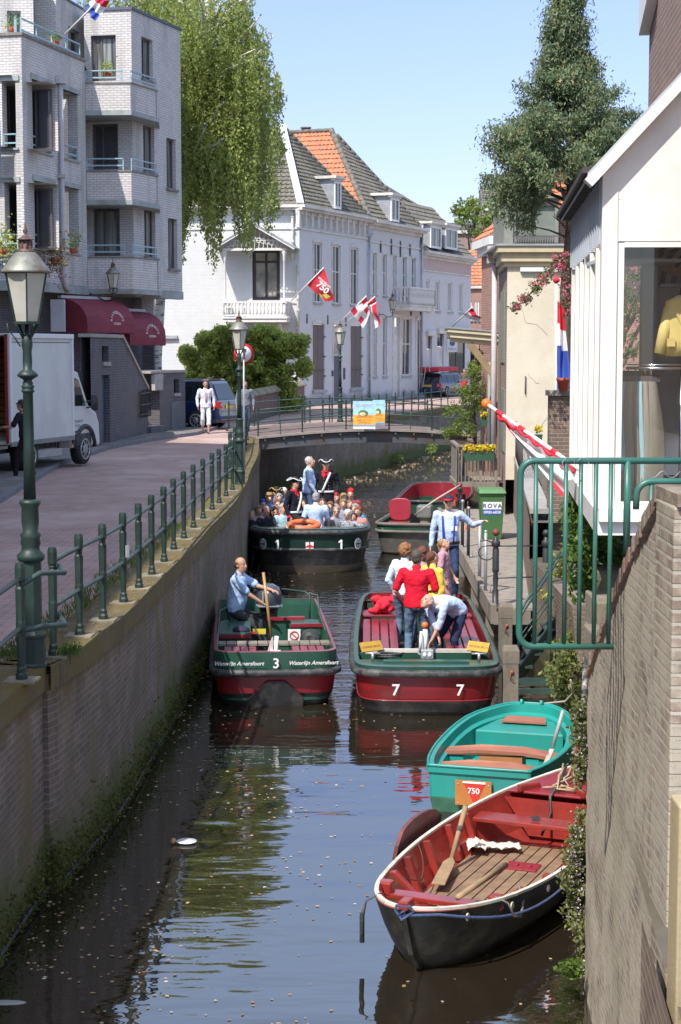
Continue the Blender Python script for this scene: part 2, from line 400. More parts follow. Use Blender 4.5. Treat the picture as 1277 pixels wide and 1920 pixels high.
# grass tufts, litter
def scatter_line(pts,n,w0,w1,z):
    P=[]
    for _ in range(n):
        i=random.randrange(len(pts)-1); a,c=pts[i],pts[i+1]
        t=(c-a).normalized(); nn=Vector((t.y,-t.x,0)); q=a.lerp(c,random.random())-nn*random.uniform(w0,w1)
        P.append((q.x,q.y,z))
    return np.array(P,np.float32)
def petals(name,P,size,mat,flat=1.0):
    n=len(P); a=np.random.random(n)*6.28
    s=size*(.5+np.random.random(n))
    A=np.stack([np.cos(a)*s,np.sin(a)*s,np.zeros(n)],1); B=np.stack([-np.sin(a)*s,np.cos(a)*s,np.random.normal(0,.15,n)*s],1)*.8
    return quads_np(name,P,A,B,mat)
m_petal=MLEAF('petals',[(.32,.22,.10),(.55,.43,.28),(.42,.28,.12),(.25,.17,.07),(.36,.25,.12),(.70,.62,.56)],.8,.1)
P=[]
rs=np.random.RandomState(3)
while len(P)< 3300:  # fallen blossom drifting on the canal: thick beyond the bridge and along the left wall
    r=rs.random()
    if r < .34:
        y=rs.uniform(56,84); xl=np.interp(y,[56,61.5,68,80,84],[-2.2,-.8,1.1,4.5,6]); x=xl+abs(rs.normal(0,1.6))+.1
    elif r < .50:
        y=rs.uniform(36,56); x=rs.uniform(-2,3.6)
        if rs.random()< (56-y)/40:continue
    elif r < .70:y=rs.uniform(22,40); x=-2.25+abs(rs.normal(0,.55))
    else:y=11+rs.random()**1.3*16; x=-2.55+rs.random()**1.6*4.8
    if math.sin(x*2.3+y*.9)+math.sin(x*.9-y*1.7+2)+rs.normal(0,.8)< -.1:continue
    if 11.5 < y < 21 and x > .3:
        if rs.random()< .7:continue
    P.append((x,y,WATER+.006))
P=np.array(P,np.float32); sz=.011+.00042*P[:,1]
o=petals('fallen_blossom',P,sz,m_petal); stuff(o)
P2=scatter_line(LQs[2:22],1100,.0,.55,.055)
o=petals('blossom_on_coping',P2,.012*np.ones(len(P2)),m_petal); stuff(o)
m_grass=MLEAF('grass',[(.09,.14,.03),(.16,.22,.05),(.06,.10,.02)],.6,.3)
P3=scatter_line(LQs[2:22],240,.42,.62,.05); P3=np.repeat(P3,14,0)+np.random.normal(0,.05,(240*14,3))*np.array([1,1,0])
a=np.random.normal(0,.3,(len(P3),3)); a[:,2]=1; a /=np.linalg.norm(a,axis=1)[:,None]
s_=(.03+.04*np.random.random(len(P3)))[:,None]
bb=np.cross(a,np.random.normal(size=(len(P3),3))); bb /=np.linalg.norm(bb,axis=1)[:,None]
stuff(quads_np('grass_tufts',P3+a*s_,a*s_,bb*.006,m_grass))
# moss hanging at the foot of the left wall
P4=[]
for _ in range(9000):
    i=random.randrange(2,22); q=LQs[i].lerp(LQs[i+1],random.random())
    P4.append((q.x+.01+random.random()*.05,q.y,-2.0+abs(random.gauss(0,.19))))
P4=np.array(P4,np.float32); A,B=rnd_leaves(P4,.020)
stuff(quads_np('wall_moss',P4,A,B,MLEAF('moss',[(.05,.075,.012),(.10,.12,.02),(.13,.11,.03),(.04,.05,.01)],.9,.1)))

# ---------------------------------------------------------------- railing posts and street lamps
m_green=M('dark_green_iron',(.020,.042,.034),.5,.25,6,bump=.001,dirt=None)
m_green2=M('green_iron_light',(.045,.080,.072),.45,.25,6)
POST=[(.062,0),(.062,.05),(.050,.07),(.050,.10),(.038,.12),(.044,.30),(.052,.44),(.052,.48),(.048,.50),(.052,.76),(.040,.78),(.044,.80),(.040,.81),(.052,.83),(.054,.93),(.046,.97),(.0,.98)]
def post(name,x,y,z,h,parent,n=8,s=1.0):
    mb=MB(); mb.lathe([(r*s*.82,zz/.98*h) for r,zz in POST],(x,y,z),n,smooth=False,rot=PI/8); return mb.build(name,m_green,parent)
qr=thing('quay_railing','dark green iron railing with bollard-like posts along the left quay edge','railing',(LQ[3].x,LQ[3].y,0))
pu=[(41,1276),(101,1231),(150,1192),(194,1163),(232,1131),(261,1104),(285,1079),(308,1055),(326,1032),(345,1011),(363,991),(381,974),(398,957),(411,945),(424,932),(436,920)]
pp=[PZ(u,v,.045) for u,v in pu]
pp=[Vector((pp[0].x-.03,10.5,.045)),Vector((pp[0].x-.01,12.2,.045))]+pp
cur=pp[-1]
for x,y in ((-2.36,36.4),(-2.42,39),(-2.46,41.6),(-2.52,44.2),(-2.62,46.8),(-2.74,49.4),(-2.84,52)):pp.append(Vector((x,y,.045)))
for p in pp:post('post',p.x,p.y,p.z,1.0,qr)
for hz in (.86,.45):
    mb=MB(); mb.tube([(p.x,p.y,hz+.045) for p in pp[:3]],.021,8); mb.tube([(p.x,p.y,hz+.045) for p in pp[3:]],.021,8)
    mb.build('rail',m_green2,qr)
for hz in (.87,.42):  # rails bend round the lamp foot
    mb=MB(); a=pp[2]; c=pp[3]
    mb.tube([(a.x,a.y,hz+.045-(.07 if hz > .5 else 0)),(a.x+.14,a.y+.15,hz+.06),(a.x+.30,a.y+.42,hz+.03),(c.x+.05,c.y+.02,hz+.0),(c.x,c.y,hz-.03)],.024,8); mb.build('rail_bend',m_green2,qr)
mb=MB()
for p in pp[2:18]:mb.box((p.x,p.y,.048),(.26,.26,.022),rz=-.05)
mb.build('stone_pads',m_slab,qw)
m_white_label=M('white_label',(.8,.8,.78),.6,.05)
mb=MB(); q=pp[6]; mb.box((q.x+.052,q.y-.03,.62),(.004,.06,.13),rz=-.5); mb.build('sticker',m_white_label,qr)

m_frost,nt,n,b=_new('frosted_glass')
b.inputs['Base Color'].default_value=(.62,.60,.48,1); b.inputs['Roughness'].default_value=.35; b.inputs['Transmission Weight'].default_value=.25
tc=_n(nt,'ShaderNodeTexCoord'); nt.links.new(_ramp(nt,_noise(nt,tc.outputs['Object'],5,5),[(.35,(.56,.53,.41)),(.65,(.70,.69,.60))]),b.inputs['Base Color'])
m_hood=M('lamp_hood',(.24,.25,.22),.5,.25,8,metal=.3,dirt=(.16,.11,.09)); m_copper=M('lamp_copper',(.17,.10,.085),.55,.3,9,metal=.3)
def lantern(root,cx,cy,z,s):
    """four-sided tapered lantern; z = bottom of the glass"""
    r45=PI/4
    def sq(w,zz):return [(w,zz)]
    mb=MB(); mb.lathe([(.115*s,z),(.205*s,z+.44*s),(.0,z+.44*s)],(cx,cy,0),6,smooth=False,rot=PI/6+.2); mb.build('glass',m_frost,root)
    mb=MB()
    for j in range(6):
        a=PI/6+.2+j*PI/3; mb.bar((cx+math.cos(a)*.117*s,cy+math.sin(a)*.117*s,z),(cx+math.cos(a)*.208*s,cy+math.sin(a)*.208*s,z+.45*s),.014*s)
    mb.lathe([(.125*s,z-.02*s),(.135*s,z-.015*s),(.135*s,z+.008*s),(.1*s,z+.012*s)],(cx,cy,0),6,smooth=False,rot=PI/6+.2)
    mb.build('lantern_frame',m_green,root)
    mb=MB(); mb.lathe([(.215*s,z+.445*s),(.232*s,z+.45*s),(.225*s,z+.47*s),(.18*s,z+.52*s),(.14*s,z+.58*s),(.085*s,z+.635*s),(.06*s,z+.645*s),(.0,z+.65*s)],(cx,cy,0),18); mb.build('hood',m_hood,root)
    mb=MB(); mb.lathe([(.088*s,z+.63*s),(.08*s,z+.655*s),(.058*s,z+.66*s),(.058*s,z+.745*s),(0,z+.745*s)],(cx,cy,0),14)
    for j in range(10):mb.bar((cx+math.cos(j*PI/5)*.06*s,cy+math.sin(j*PI/5)*.06*s,z+.675*s),(cx+math.cos(j*PI/5)*.06*s,cy+math.sin(j*PI/5)*.06*s,z+.735*s),.012*s)
    mb.build('chimney',m_copper,root)
    mb=MB(); mb.lathe([(.085*s,z+.745*s),(.05*s,z+.76*s),(.018*s,z+.79*s),(.012*s,z+.80*s),(.024*s,z+.825*s),(.012*s,z+.85*s),(.010*s,z+.89*s),(0,z+.91*s)],(cx,cy,0),12); mb.build('finial',m_copper,root)
def street_lamp(x,y,z0,label,grp):
    t=thing('street_lamp',label,'street lamp',(x,y,z0),0,grp)
    mb=MB(); c=(x,y,z0)
    Zb=lambda L:[(r_*.77,z_*.74) for r_,z_ in L]; Zu=lambda L:[(r_*.70,float(np.interp(z_,[1.96,3.03,3.44,4.06],[1.45,2.38,2.54,2.98]))) for r_,z_ in L]
    mb.lathe(Zb([(.175,0),(.175,.03),(.155,.05),(.155,.34),(.165,.36),(.165,.39),(.135,.43),(.13,.47),(.118,.50),(.118,1.22),(.118,1.28)]),c,8,smooth=False,rot=PI/8)
    mb.lathe(Zb([(.118,1.24),(.15,1.27),(.16,1.32),(.11,1.37),(.10,1.42),(.115,1.46),(.105,1.52),(.12,1.56),(.085,1.60),(.10,1.72),(.095,1.88),(.12,1.93),(.12,1.96),(.075,1.98)]),c,16)
    mb.build('base',m_green,t)
    mb=MB(); mb.lathe(Zu([(.078,1.96),(.066,2.50),(.062,3.03),(.075,3.06),(.085,3.09),(.068,3.11),(.075,3.15),(.082,3.19),(.06,3.22),(.068,3.26),(.052,3.29),(.058,3.33),(.085,3.36),(.125,3.40),(.13,3.44),(.09,3.48),(.055,3.50),(.06,3.60),(.055,3.72),(.07,3.80),(.062,3.88),(.03,3.93),(.022,4.04)]),c,14)
    mb.build('pole',m_green,t)
    mb=MB()
    for j in range(4):
        a=PI/4+j*PI/2; d=Vector((math.cos(a),math.sin(a),0)); o=Vector(c)
        mb.tube([o+Vector((0,0,2.84))+d*.03,o+Vector((0,0,2.90))+d*.07,o+Vector((0,0,2.95))+d*.10,o+Vector((0,0,2.97))+d*.11],.011,6)
    mb.tube([(x-.05,y-.04,z0+2.78),(x-.10,y-.05,z0+2.86),(x-.15,y-.05,z0+2.92),(x-.16,y-.05,z0+2.98)],.006,5)
    mb.build('lantern_bracket',m_green,t)
    lantern(t,x,y,z0+2.985,.94); return t
street_lamp(-2.69,14.72,.045,'near cast iron street lamp with frosted lantern in front of the white truck','street lamps along the quay')
l2=street_lamp(-2.07,35.0,.045,'street lamp at the bend of the quay beside the round traffic sign','street lamps along the quay'); l2.scale=(.94,.94,.925)
l3=street_lamp(-.01,60.9,.0,'street lamp standing behind the bridge in front of the white corner house','street lamps along the quay')
def wall_lamp(at,out,label,s=.9):
    x,y,z=at; t=thing('wall_lamp',label,'wall lamp',at,0,'lanterns on wall brackets')
    o=Vector(out); e=Vector(at)+o
    mb=MB(); P0=Vector(at); mb.tube([P0,P0+o*.25+Vector((0,0,.06)),P0+o*.6+Vector((0,0,-.09)),P0+o*.85+Vector((0,0,-.07)),e+Vector((0,0,.02)),e+Vector((0,0,.30))],.024,7)
    mb.tube([e+Vector((0,0,.12)),e+Vector((-.12,0,.22)),e+Vector((-.14,0,.34))],.015,5); mb.tube([e+Vector((0,0,.12)),e+Vector((.12,0,.22)),e+Vector((.14,0,.34))],.015,5)
    mb.box(tuple(P0),(.05,.05,.3)); mb.build('bracket',m_green,t)
    lantern(t,e.x,e.y,e.z+.34,s); return t

# ---------------------------------------------------------------- the bridge
br=thing('canal_bridge','low arched footbridge with grey steel beam and green railings crossing the canal','bridge',(.8,55,0))
m_steel=M('bridge_steel',(.085,.095,.11),.55,.25,3,bump=.002,dirt=(.10,.075,.06)); m_deck=MBRICK('bridge_deck',(.24,.17,.155),(.19,.14,.135),(.13,.11,.10),.21,.10,.01,.003)
BA=Vector((-2.62,52.7,0)); BB=Vector((4.35,54.4,0)); BD=(BB-BA); BL=BD.length; BDn=BD.normalized(); BN=Vector((-BDn.y,BDn.x,0))
def bz(t):return .06+.20*math.sin(PI*min(1,max(0,t)))
mb=MB(); mb2a=MB(); mb2b=MB(); N_=14
for i in range(N_):
    t0,t1=i/N_,(i+1)/N_; a=BA+BD*t0; c=BA+BD*t1; W_=5.2
    A0=a+Vector((0,0,bz(t0))); C0=c+Vector((0,0,bz(t1)))
    mb.poly([A0+BN*.12,C0+BN*.12,C0+BN*W_,A0+BN*W_])
    mb.poly([A0+BN*.12-Vector((0,0,.2)),A0+BN*W_-Vector((0,0,.2)),C0+BN*W_-Vector((0,0,.2)),C0+BN*.12-Vector((0,0,.2))])
    for off,mb2 in ((0.0,mb2a),(W_,mb2b)):
        mb2.bar(A0+BN*(off+.04)+Vector((0,0,.02)),C0+BN*(off+.04)+Vector((0,0,.02)),.24,.07)
mb.build('deck',m_deck,br); [q.build('edge_stone',M('edge_stone',(.30,.26,.23),.85,.2,4),br) for q in (mb2a,mb2b)]
for off in (0,5.2):
    mb=MB()
    for i in range(N_):
        t0,t1=i/N_,(i+1)/N_; A0=BA+BD*t0+Vector((0,0,bz(t0)-.155))+BN*(off+.05); C0=BA+BD*t1+Vector((0,0,bz(t1)-.155))+BN*(off+.05)
        mb.bar(A0-Vector((0,0,.05)),C0-Vector((0,0,.05)),.06,.28); mb.bar(A0+Vector((0,0,.09)),C0+Vector((0,0,.09)),.16,.03); mb.bar(A0-Vector((0,0,.195)),C0-Vector((0,0,.195)),.16,.03)
    for k in range(12):
        q=BA+BD*(k+.5)/12; mb.box((q.x-BN.x*(-off),q.y+BN.y*off,bz((k+.5)/12)-.08),(.05,.14,.06))
    mb.build('edge_beam',m_steel,br)
def bridge_rail(off,us,slant=0):
    tops=[]
    for i,(t,tall) in enumerate(us):
        q=BA+BD*t+BN*(off+.04); z=bz(t)
        if tall:post('post',q.x,q.y,z,1.0,br,s=.72); 
        else:
            mb=MB(); mb.lathe([(.03,0),(.018,.06),(.016,.45),(.028,.5),(.006,.62)],(q.x,q.y,z),7); mb.build('baluster',m_green2,br)
    for hz in (.88,.50,.18):
        mb=MB(); mb.tube([BA+BD*(i/12*.98+.01)+BN*(off+.04)+Vector((0,0,bz(i/12)+hz)) for i in range(13)],.020 if hz > .3 else .012,6); mb.build('rail',m_green2,br)
bridge_rail(0,[(.012+i*.0975,i % 2==0) for i in range(11)])
bridge_rail(5.2,[(.012+i*.122,True) for i in range(9)])
# far quay railing (beyond the bridge, follows the canal to the right)
fr=thing('far_railing','green iron railing on the far bank behind the bridge','railing',(1,66,0))
fp=smooth_pts([Vector((p.x-.25,p.y,0)) for p in LQ[15:21]],3)
fp2=[]
acc=0
for a,c in zip(fp[:-1],fp[1:]):
    L=(c-a).length; k=max(1,round(L/1.5))
    for j in range(k):fp2.append(a.lerp(c,j/k))
for p in fp2:post('post',p.x,p.y,.03,.95,fr,s=.8)
for hz in (.8,.42):
    mb=MB(); mb.tube([(p.x,p.y,hz) for p in fp2],.02,6); mb.build('rail',m_green2,fr)
# near-left railing in front of the bridge (street side)
# abutment below the bridge's right end
ab=MB(); ab.slab([(4.0,53.6,-2.4),(4.9,53.6,-2.4),(4.9,59.2,-2.4),(4.2,59.2,-2.4)],(0,0,2.38)); tag(ab.build('bridge_abutment',m_rwall),'brick pier carrying the right end of the bridge','abutment')
# ================================================================ BUILDINGS
class Fac:
    """a vertical plane from p0 (left as seen) to p1 (right)"""
    def __init__(s,p0,p1):
        s.p0=Vector((p0[0],p0[1],0)); s.p1=Vector((p1[0],p1[1],0)); s.d=(s.p1-s.p0).normalized(); s.L=(s.p1-s.p0).length
        s.n=s.d.cross(Vector((0,0,1)))
    def at(s,u,v):
        r=ray(u,v); k=(s.p0.dot(s.n)-0)/r.dot(s.n) if abs(r.dot(s.n))> 1e-6 else 0
        p=Vector((0,0,CAMZ))+r*k; return (p-s.p0).dot(s.d),p.z
    def P(s,a,z,off=0):
        q=s.p0+s.d*a+s.n*off; return Vector((q.x,q.y,z))
    def quad(s,mb,a0,a1,z0,z1,off=0,mi=0):
        mb.poly([s.P(a0,z0,off),s.P(a1,z0,off),s.P(a1,z1,off),s.P(a0,z1,off)],mi)
    def box(s,mb,a0,a1,z0,z1,o0,o1,mi=0):
        mb.slab([s.P(a0,z0,o0),s.P(a1,z0,o0),s.P(a1,z1,o0),s.P(a0,z1,o0)],s.n*(o1-o0),mi)
    def wall(s,mb,a0,a1,z0,z1,holes=(),rev=.15,mi=0):
        xs=sorted({a0,a1,*[h[0] for h in holes],*[h[1] for h in holes]}); zs=sorted({z0,z1,*[h[2] for h in holes],*[h[3] for h in holes]})
        xs=[x for x in xs if a0 <=x <=a1]; zs=[z for z in zs if z0 <=z <=z1]
        for i in range(len(xs)-1):
            for j in range(len(zs)-1):
                cx,cz=(xs[i]+xs[i+1])/2,(zs[j]+zs[j+1])/2
                if any(h[0]< cx < h[1] and h[2]< cz < h[3] for h in holes):continue
                s.quad(mb,xs[i],xs[i+1],zs[j],zs[j+1],0,mi)
        for h in holes:
            r=h[4] if len(h)> 4 else rev
            A=[s.P(h[0],h[2]),s.P(h[1],h[2]),s.P(h[1],h[3]),s.P(h[0],h[3])]; B=[p-s.n*r for p in A]
            for k in range(4):mb.poly([A[k],A[(k+1)% 4],B[(k+1)% 4],B[k]],mi)
    def hole(s,u0,v0,u1,v1,*ex):
        """hole rectangle from a picture rectangle (top-left, bottom-right)"""
        a0,_=s.at(u0,v0); a1,_=s.at(u1,v1); um=(u0+u1)/2
        _,z1=s.at(um,v0); _,z0=s.at(um,v1); return (a0,a1,z0,z1)+ex
m_wf=M('window_frame_white',(.72,.71,.68),.5,.08); m_wfd=M('window_frame_dark',(.10,.085,.085),.5,.15); m_wfg=M('window_frame_grey',(.42,.43,.44),.5,.1)
m_glass=MGLASS('window_glass',(.035,.04,.045)); m_glass2=MGLASS('window_glass_curtain',(.30,.29,.25),.06,.5); m_sill=M('sill_stone',(.36,.37,.39),.8,.15)
def window(f,parent,h,rev=.15,style='sash',fm=None,gm=None,fw=.06,sill=None,name='window',outset=.03,arch=False):
    a0,a1,z0,z1=h[:4]; fm=fm or m_wf; gm=gm or m_glass; mb=MB(); e=.002
    o0,o1=-rev,-rev+.07
    for (x0,x1,y0,y1) in ((a0+e,a0+fw,z0+e,z1-e),(a1-fw,a1-e,z0+e,z1-e),(a0+fw,a1-fw,z0+e,z0+fw),(a0+fw,a1-fw,z1-fw,z1-e)):f.box(mb,x0,x1,y0,y1,o0,o1)
    zm=z0+(z1-z0)*.55; am=(a0+a1)/2; t=fw*.7
    if style in ('sash','sash2'):f.box(mb,a0+fw,a1-fw,zm-t/2,zm+t/2,o0,o1-.01)
    if style=='sash2':f.box(mb,am-t/2,am+t/2,z0+fw,z1-fw,o0,o1-.012)
    if style=='vert':f.box(mb,am-t/2,am+t/2,z0+fw,z1-fw,o0,o1-.01)
    if style=='off':x=a0+(a1-a0)*.38; f.box(mb,x-t/2,x+t/2,z0+fw,z1-fw,o0,o1-.01)
    if style=='door':f.box(mb,am-t/2,am+t/2,z0+fw,z1-fw,o0,o1-.01); f.box(mb,a0+fw,a1-fw,z0+(z1-z0)*.74,z0+(z1-z0)*.78,o0,o1-.008)
    w=mb.build(name,fm,parent)
    mb=MB(); f.quad(mb,a0+.01,a1-.01,z0+.01,z1-.01,-rev+.02); mb.build('pane',gm,w)
    if sill is not None:
        mb=MB(); f.box(mb,a0-.06,a1+.06,z0-.09,z0-.005,.0,.10); mb.build('sill',sill,w)
    return w

# ---------------------------------------------------------------- the pale brick apartment block
m_pale=MBRICK('pale_brick',(.68,.655,.63),(.60,.575,.555),(.42,.40,.385),.24,.08,.013,.004,(.42,.40,.38),(.58,.75),.5,rough=.8,var=.15,streak=(.36,.35,.33))
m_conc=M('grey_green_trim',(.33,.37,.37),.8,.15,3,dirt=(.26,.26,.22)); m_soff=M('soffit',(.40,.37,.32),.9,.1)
m_rail_b=M('pale_blue_rail',(.30,.46,.52),.4,.1); m_parap=M('parapet_cap',(.22,.20,.19),.85,.25,5)
m_dark=M('loggia_dark',(.09,.08,.085),.8,.2); m_pipe=M('grey_white_pipe',(.50,.47,.48),.5,.12)
ap=thing('apartment_block','pale grey brick apartment block with blue balcony rails on the left of the street','apartment building',(-8,57,0))
def XY(u,y):q=PY(u,655,y); return (q.x,q.y)
K00=XY(-75,52.9); K0=XY(50,52.4); K1=XY(166,57.2); C0=XY(166,58.9); C1=XY(253,58.6); C2=XY(343,62.4)
LEDGE,TOPL,TOPU=4.62,12.2,14.15
F0=Fac(K00,K0); F1=Fac(K0,K1); FR=Fac(K1,C0); F3=Fac(C0,C1); F4=Fac(C1,C2)
def loggia(f,parent,h,depth,back,style='vert'):
    """dark recess behind an opening with a glazed back"""
    a0,a1,z0,z1=h[:4]; mb=MB()
    for q in ([f.P(a0-.9,z0,-.3),f.P(a1+.9,z0,-.3),f.P(a1+.9,z0,-depth),f.P(a0-.9,z0,-depth)],[f.P(a0-.9,z1,-.3),f.P(a1+.9,z1,-.3),f.P(a1+.9,z1,-depth),f.P(a0-.9,z1,-depth)]):mb.poly(q)
    f.quad(mb,a0-.9,a1+.9,z0,z1,-depth); mb.build('loggia',back,parent)
    window(f,parent,(a0+.15,a1+.75,z0+.05,z1-.12),rev=depth-.08,style=style,fm=m_wfd,name='balcony_door')
# F0 camera side of the near wing
h0=[F0.hole(3,152,31,278,.35),F0.hole(8,342,33,466,.35),F0.hole(-50,152,-18,278,.35),F0.hole(-48,342,-18,466,.35)]
mb=MB(); F0.wall(mb,0,F0.L,LEDGE,TOPL,h0); w0=mb.build('wall',m_pale,ap)
for h in h0:loggia(F0,ap,h,1.1,m_pale)
h1=[F1.hole(60,155,97,285,.35),F1.hole(114,172,147,298,.35),F1.hole(64,343,101,468,.35),F1.hole(118,352,149,474,.35)]
mb=MB(); F1.wall(mb,0,F1.L,LEDGE,TOPL,h1); FR.wall(mb,0,FR.L,LEDGE,TOPL+.2); mb.build('wall',m_pale,ap)
for h in h1:loggia(F1,ap,h,1.1,m_pale)
mb=MB()
for f,hh in ((F0,h0),(F1,h1)):
    for h in hh:f.box(mb,h[0]-.12,h[1]+.12,h[3],h[3]+.16,-.1,.05); f.box(mb,h[0]-.08,h[1]+.08,h[2]-.06,h[2]+.0,-.2,.07)
mb.split('lintel',m_conc,ap)
def brail(f,a0,a1,z,parent,off=.06,h=.42):
    mb=MB()
    for zz in (z+.16,z+h):mb.bar(f.P(a0,zz,off),f.P(a1,zz,off),.045,.045)
    mb.bar(f.P(a0,z+h+.0,off),f.P(a1,z+h+.0,off),.07,.03)
    k=max(1,round((a1-a0)/1.3))
    for i in range(k+1):
        a=a0+(a1-a0)*i/k; mb.bar(f.P(a,z,off),f.P(a,z+h,off),.035)
    mb.build('balcony_rail',m_rail_b,parent)
for f,hh in ((F0,h0),(F1,h1)):
    for h in hh:brail(f,h[0]+.02,h[1]-.02,h[2],ap,off=-.05)
brail(F1,.2,F1.L-.15,TOPL+.04,ap,off=-.1,h=.5); brail(F0,2.0,F0.L-.25,TOPL+.04,ap,off=-.1,h=.5)
mb=MB(); F0.box(mb,0,F0.L+.06,TOPL,TOPL+.09,-.3,.06); F1.box(mb,.0,F1.L+.05,TOPL+.001,TOPL+.091,-.3,.061); mb.build('parapet',m_parap,ap)
mb=MB(); mb.poly([F0.P(0,TOPL-.05,-.01),F0.P(F0.L,TOPL-.05,-.01),F1.P(F1.L,TOPL-.05,-.01),F1.P(F1.L,TOPL-.05,-8),F0.P(0,TOPL-.05,-12)]); mb.build('terrace_floor',m_conc,ap)
mb=MB(); F0.box(mb,0,F0.L+.03,LEDGE-.02,LEDGE+.28,-.2,.03); F1.box(mb,0.0,F1.L+.02,LEDGE-.021,LEDGE+.281,-.2,.031); mb.build('ledge',m_conc,ap)
# blue flower box panels at the extreme left
mb=MB(); f=F0
a,z1_=F0.at(14,250); a2,z0_=F0.at(14,322); f.box(mb,1.0,a,z0_,z1_,.5,.56); a,z1_=F0.at(18,455); a2,z0_=F0.at(18,512); f.box(mb,1.0,a,z0_,z1_,.5,.56)
mb.build('balcony_panel',M('slate_blue_panel',(.09,.13,.20),.5,.1),ap)
brail(F0,1.0,F0.at(14,250)[0],F0.at(14,250)[1],ap,off=.53,h=.3); brail(F0,1.0,F0.at(18,455)[0],F0.at(18,455)[1],ap,off=.53,h=.3)
# drain pipe
mb=MB(); s0,zt=F1.at(108,150); _,zb=F1.at(114,545)
mb.tube([F1.P(s0,zt,.10),F1.P(s0,zb+.5,.10),F1.P(s0+.15,zb+.15,.10),F1.P(s0+.35,zb,.10)],.075,8); mb.box(tuple(F1.P(s0,zt,.12)),(.3,.3,.25)); 
for v in (330,515):mb.box(tuple(F1.P(s0,F1.at(108,v)[1],.1)),(.22,.22,.1))
mb.build('drain_pipe',m_pipe,ap)
# set-back top storey
G0=XY(73,57.6); G1=XY(115,57.3); G2=XY(168,60.2)
FG0=Fac(G0,G1); FG1=Fac(G1,G2); hg=[FG1.hole(128,55,151,112,.2)]
mb=MB(); FG0.wall(mb,-.05,FG0.L,TOPL-.1,14.4); FG1.wall(mb,0,FG1.L,TOPL-.1,14.4,hg); 
H0=XY(-60,55.6); H1=XY(73,55.6); H2=XY(75,60); FH=Fac(H0,H1); FH2=Fac(H1,H2); hh=[FH.hole(13,20,40,79,.2)]
FH.wall(mb,0,FH.L,TOPL-.1,15.4,hh); FH2.wall(mb,0,FH2.L,TOPL-.1,15.4); mb.build('upper_wall',m_pale,ap)
window(FG1,ap,hg[0],rev=.2,style='vert',fm=m_wfg); window(FH,ap,hh[0],rev=.2,style='vert',fm=m_wfg)
mb=MB(); FG0.box(mb,-.05,FG0.L+.04,14.4,14.47,-.3,.04); FG1.box(mb,0,FG1.L,14.401,14.471,-.3,.041)
FH.box(mb,0,FH.L+.04,15.4,15.47,-.3,.04); F3.box(mb,-.0,F3.L+.04,TOPU,TOPU+.09,-.3,.05); F4.box(mb,0,F4.L+.04,TOPU+.001,TOPU+.091,-.3,.051); mb.split('roof_edge',M('roof_edge_blue',(.09,.10,.15),.6,.1),ap)
mb=MB(); mb.poly([F3.P(0,TOPU-.02,-.01),F3.P(F3.L,TOPU-.02,-.01),F4.P(F4.L,TOPU-.02,-.01),F4.P(F4.L,TOPU-.02,-9),F3.P(-4,TOPU-.02,-12)]); mb.build('flat_roof',m_conc,ap)
# the corner wing: F3 faces the camera, F4 the street
h3=[F3.hole(170,66,218,152,.2),F3.hole(172,232,222,318,.2),F3.hole(174,391,225,480,.2)]
mb=MB(); F3.wall(mb,0,F3.L,LEDGE,TOPU,h3)
h4=[F4.hole(265,72,287,150,.2),F4.hole(268,236,290,322,.2),F4.hole(270,394,292,482,.2),F4.hole(312,260,330,354,.2),F4.hole(315,410,333,504,.2)]
F4.wall(mb,0,F4.L,LEDGE,TOPU,h4)
FB=Fac(C2,(C2[0]-9,C2[1]+3.0)); FB.wall(mb,0,FB.L,LEDGE,TOPU); mb.build('wall',m_pale,ap)
m_cur,nt,n,b=_new('curtained_glass'); tc=_n(nt,'ShaderNodeTexCoord'); nt.links.new(_ramp(nt,_noise(nt,tc.outputs['Object'],9,2,.5,(1,1,.05)),[(.35,(.05,.055,.055)),(.62,(.30,.31,.28))]),b.inputs['Base Color']); b.inputs['Roughness'].default_value=.08
for k,h in enumerate(h3):window(F3,ap,h,rev=.2,style='off',fm=m_wfd,fw=.09,gm=(m_cur,m_glass,m_cur)[k])
for h in h4:window(F4,ap,h,rev=.2,style='vert',fm=m_wfd,gm=m_cur,fw=.07,sill=m_parap)
mb=MB(); F4.box(mb,0,F4.L+.03,LEDGE-.02,LEDGE+.26,-.2,.03); mb.build('ledge',m_conc,ap)
mb=MB(); mb.poly([F0.P(0,LEDGE-.0,0),F0.P(F0.L,LEDGE,0),F1.P(F1.L,LEDGE,0),F3.P(0,LEDGE,0),F3.P(F3.L,LEDGE,0),F4.P(F4.L,LEDGE,0),FB.P(FB.L,LEDGE,0),(-30,62,LEDGE)][::-1]); mb.build('underside',m_soff,ap)
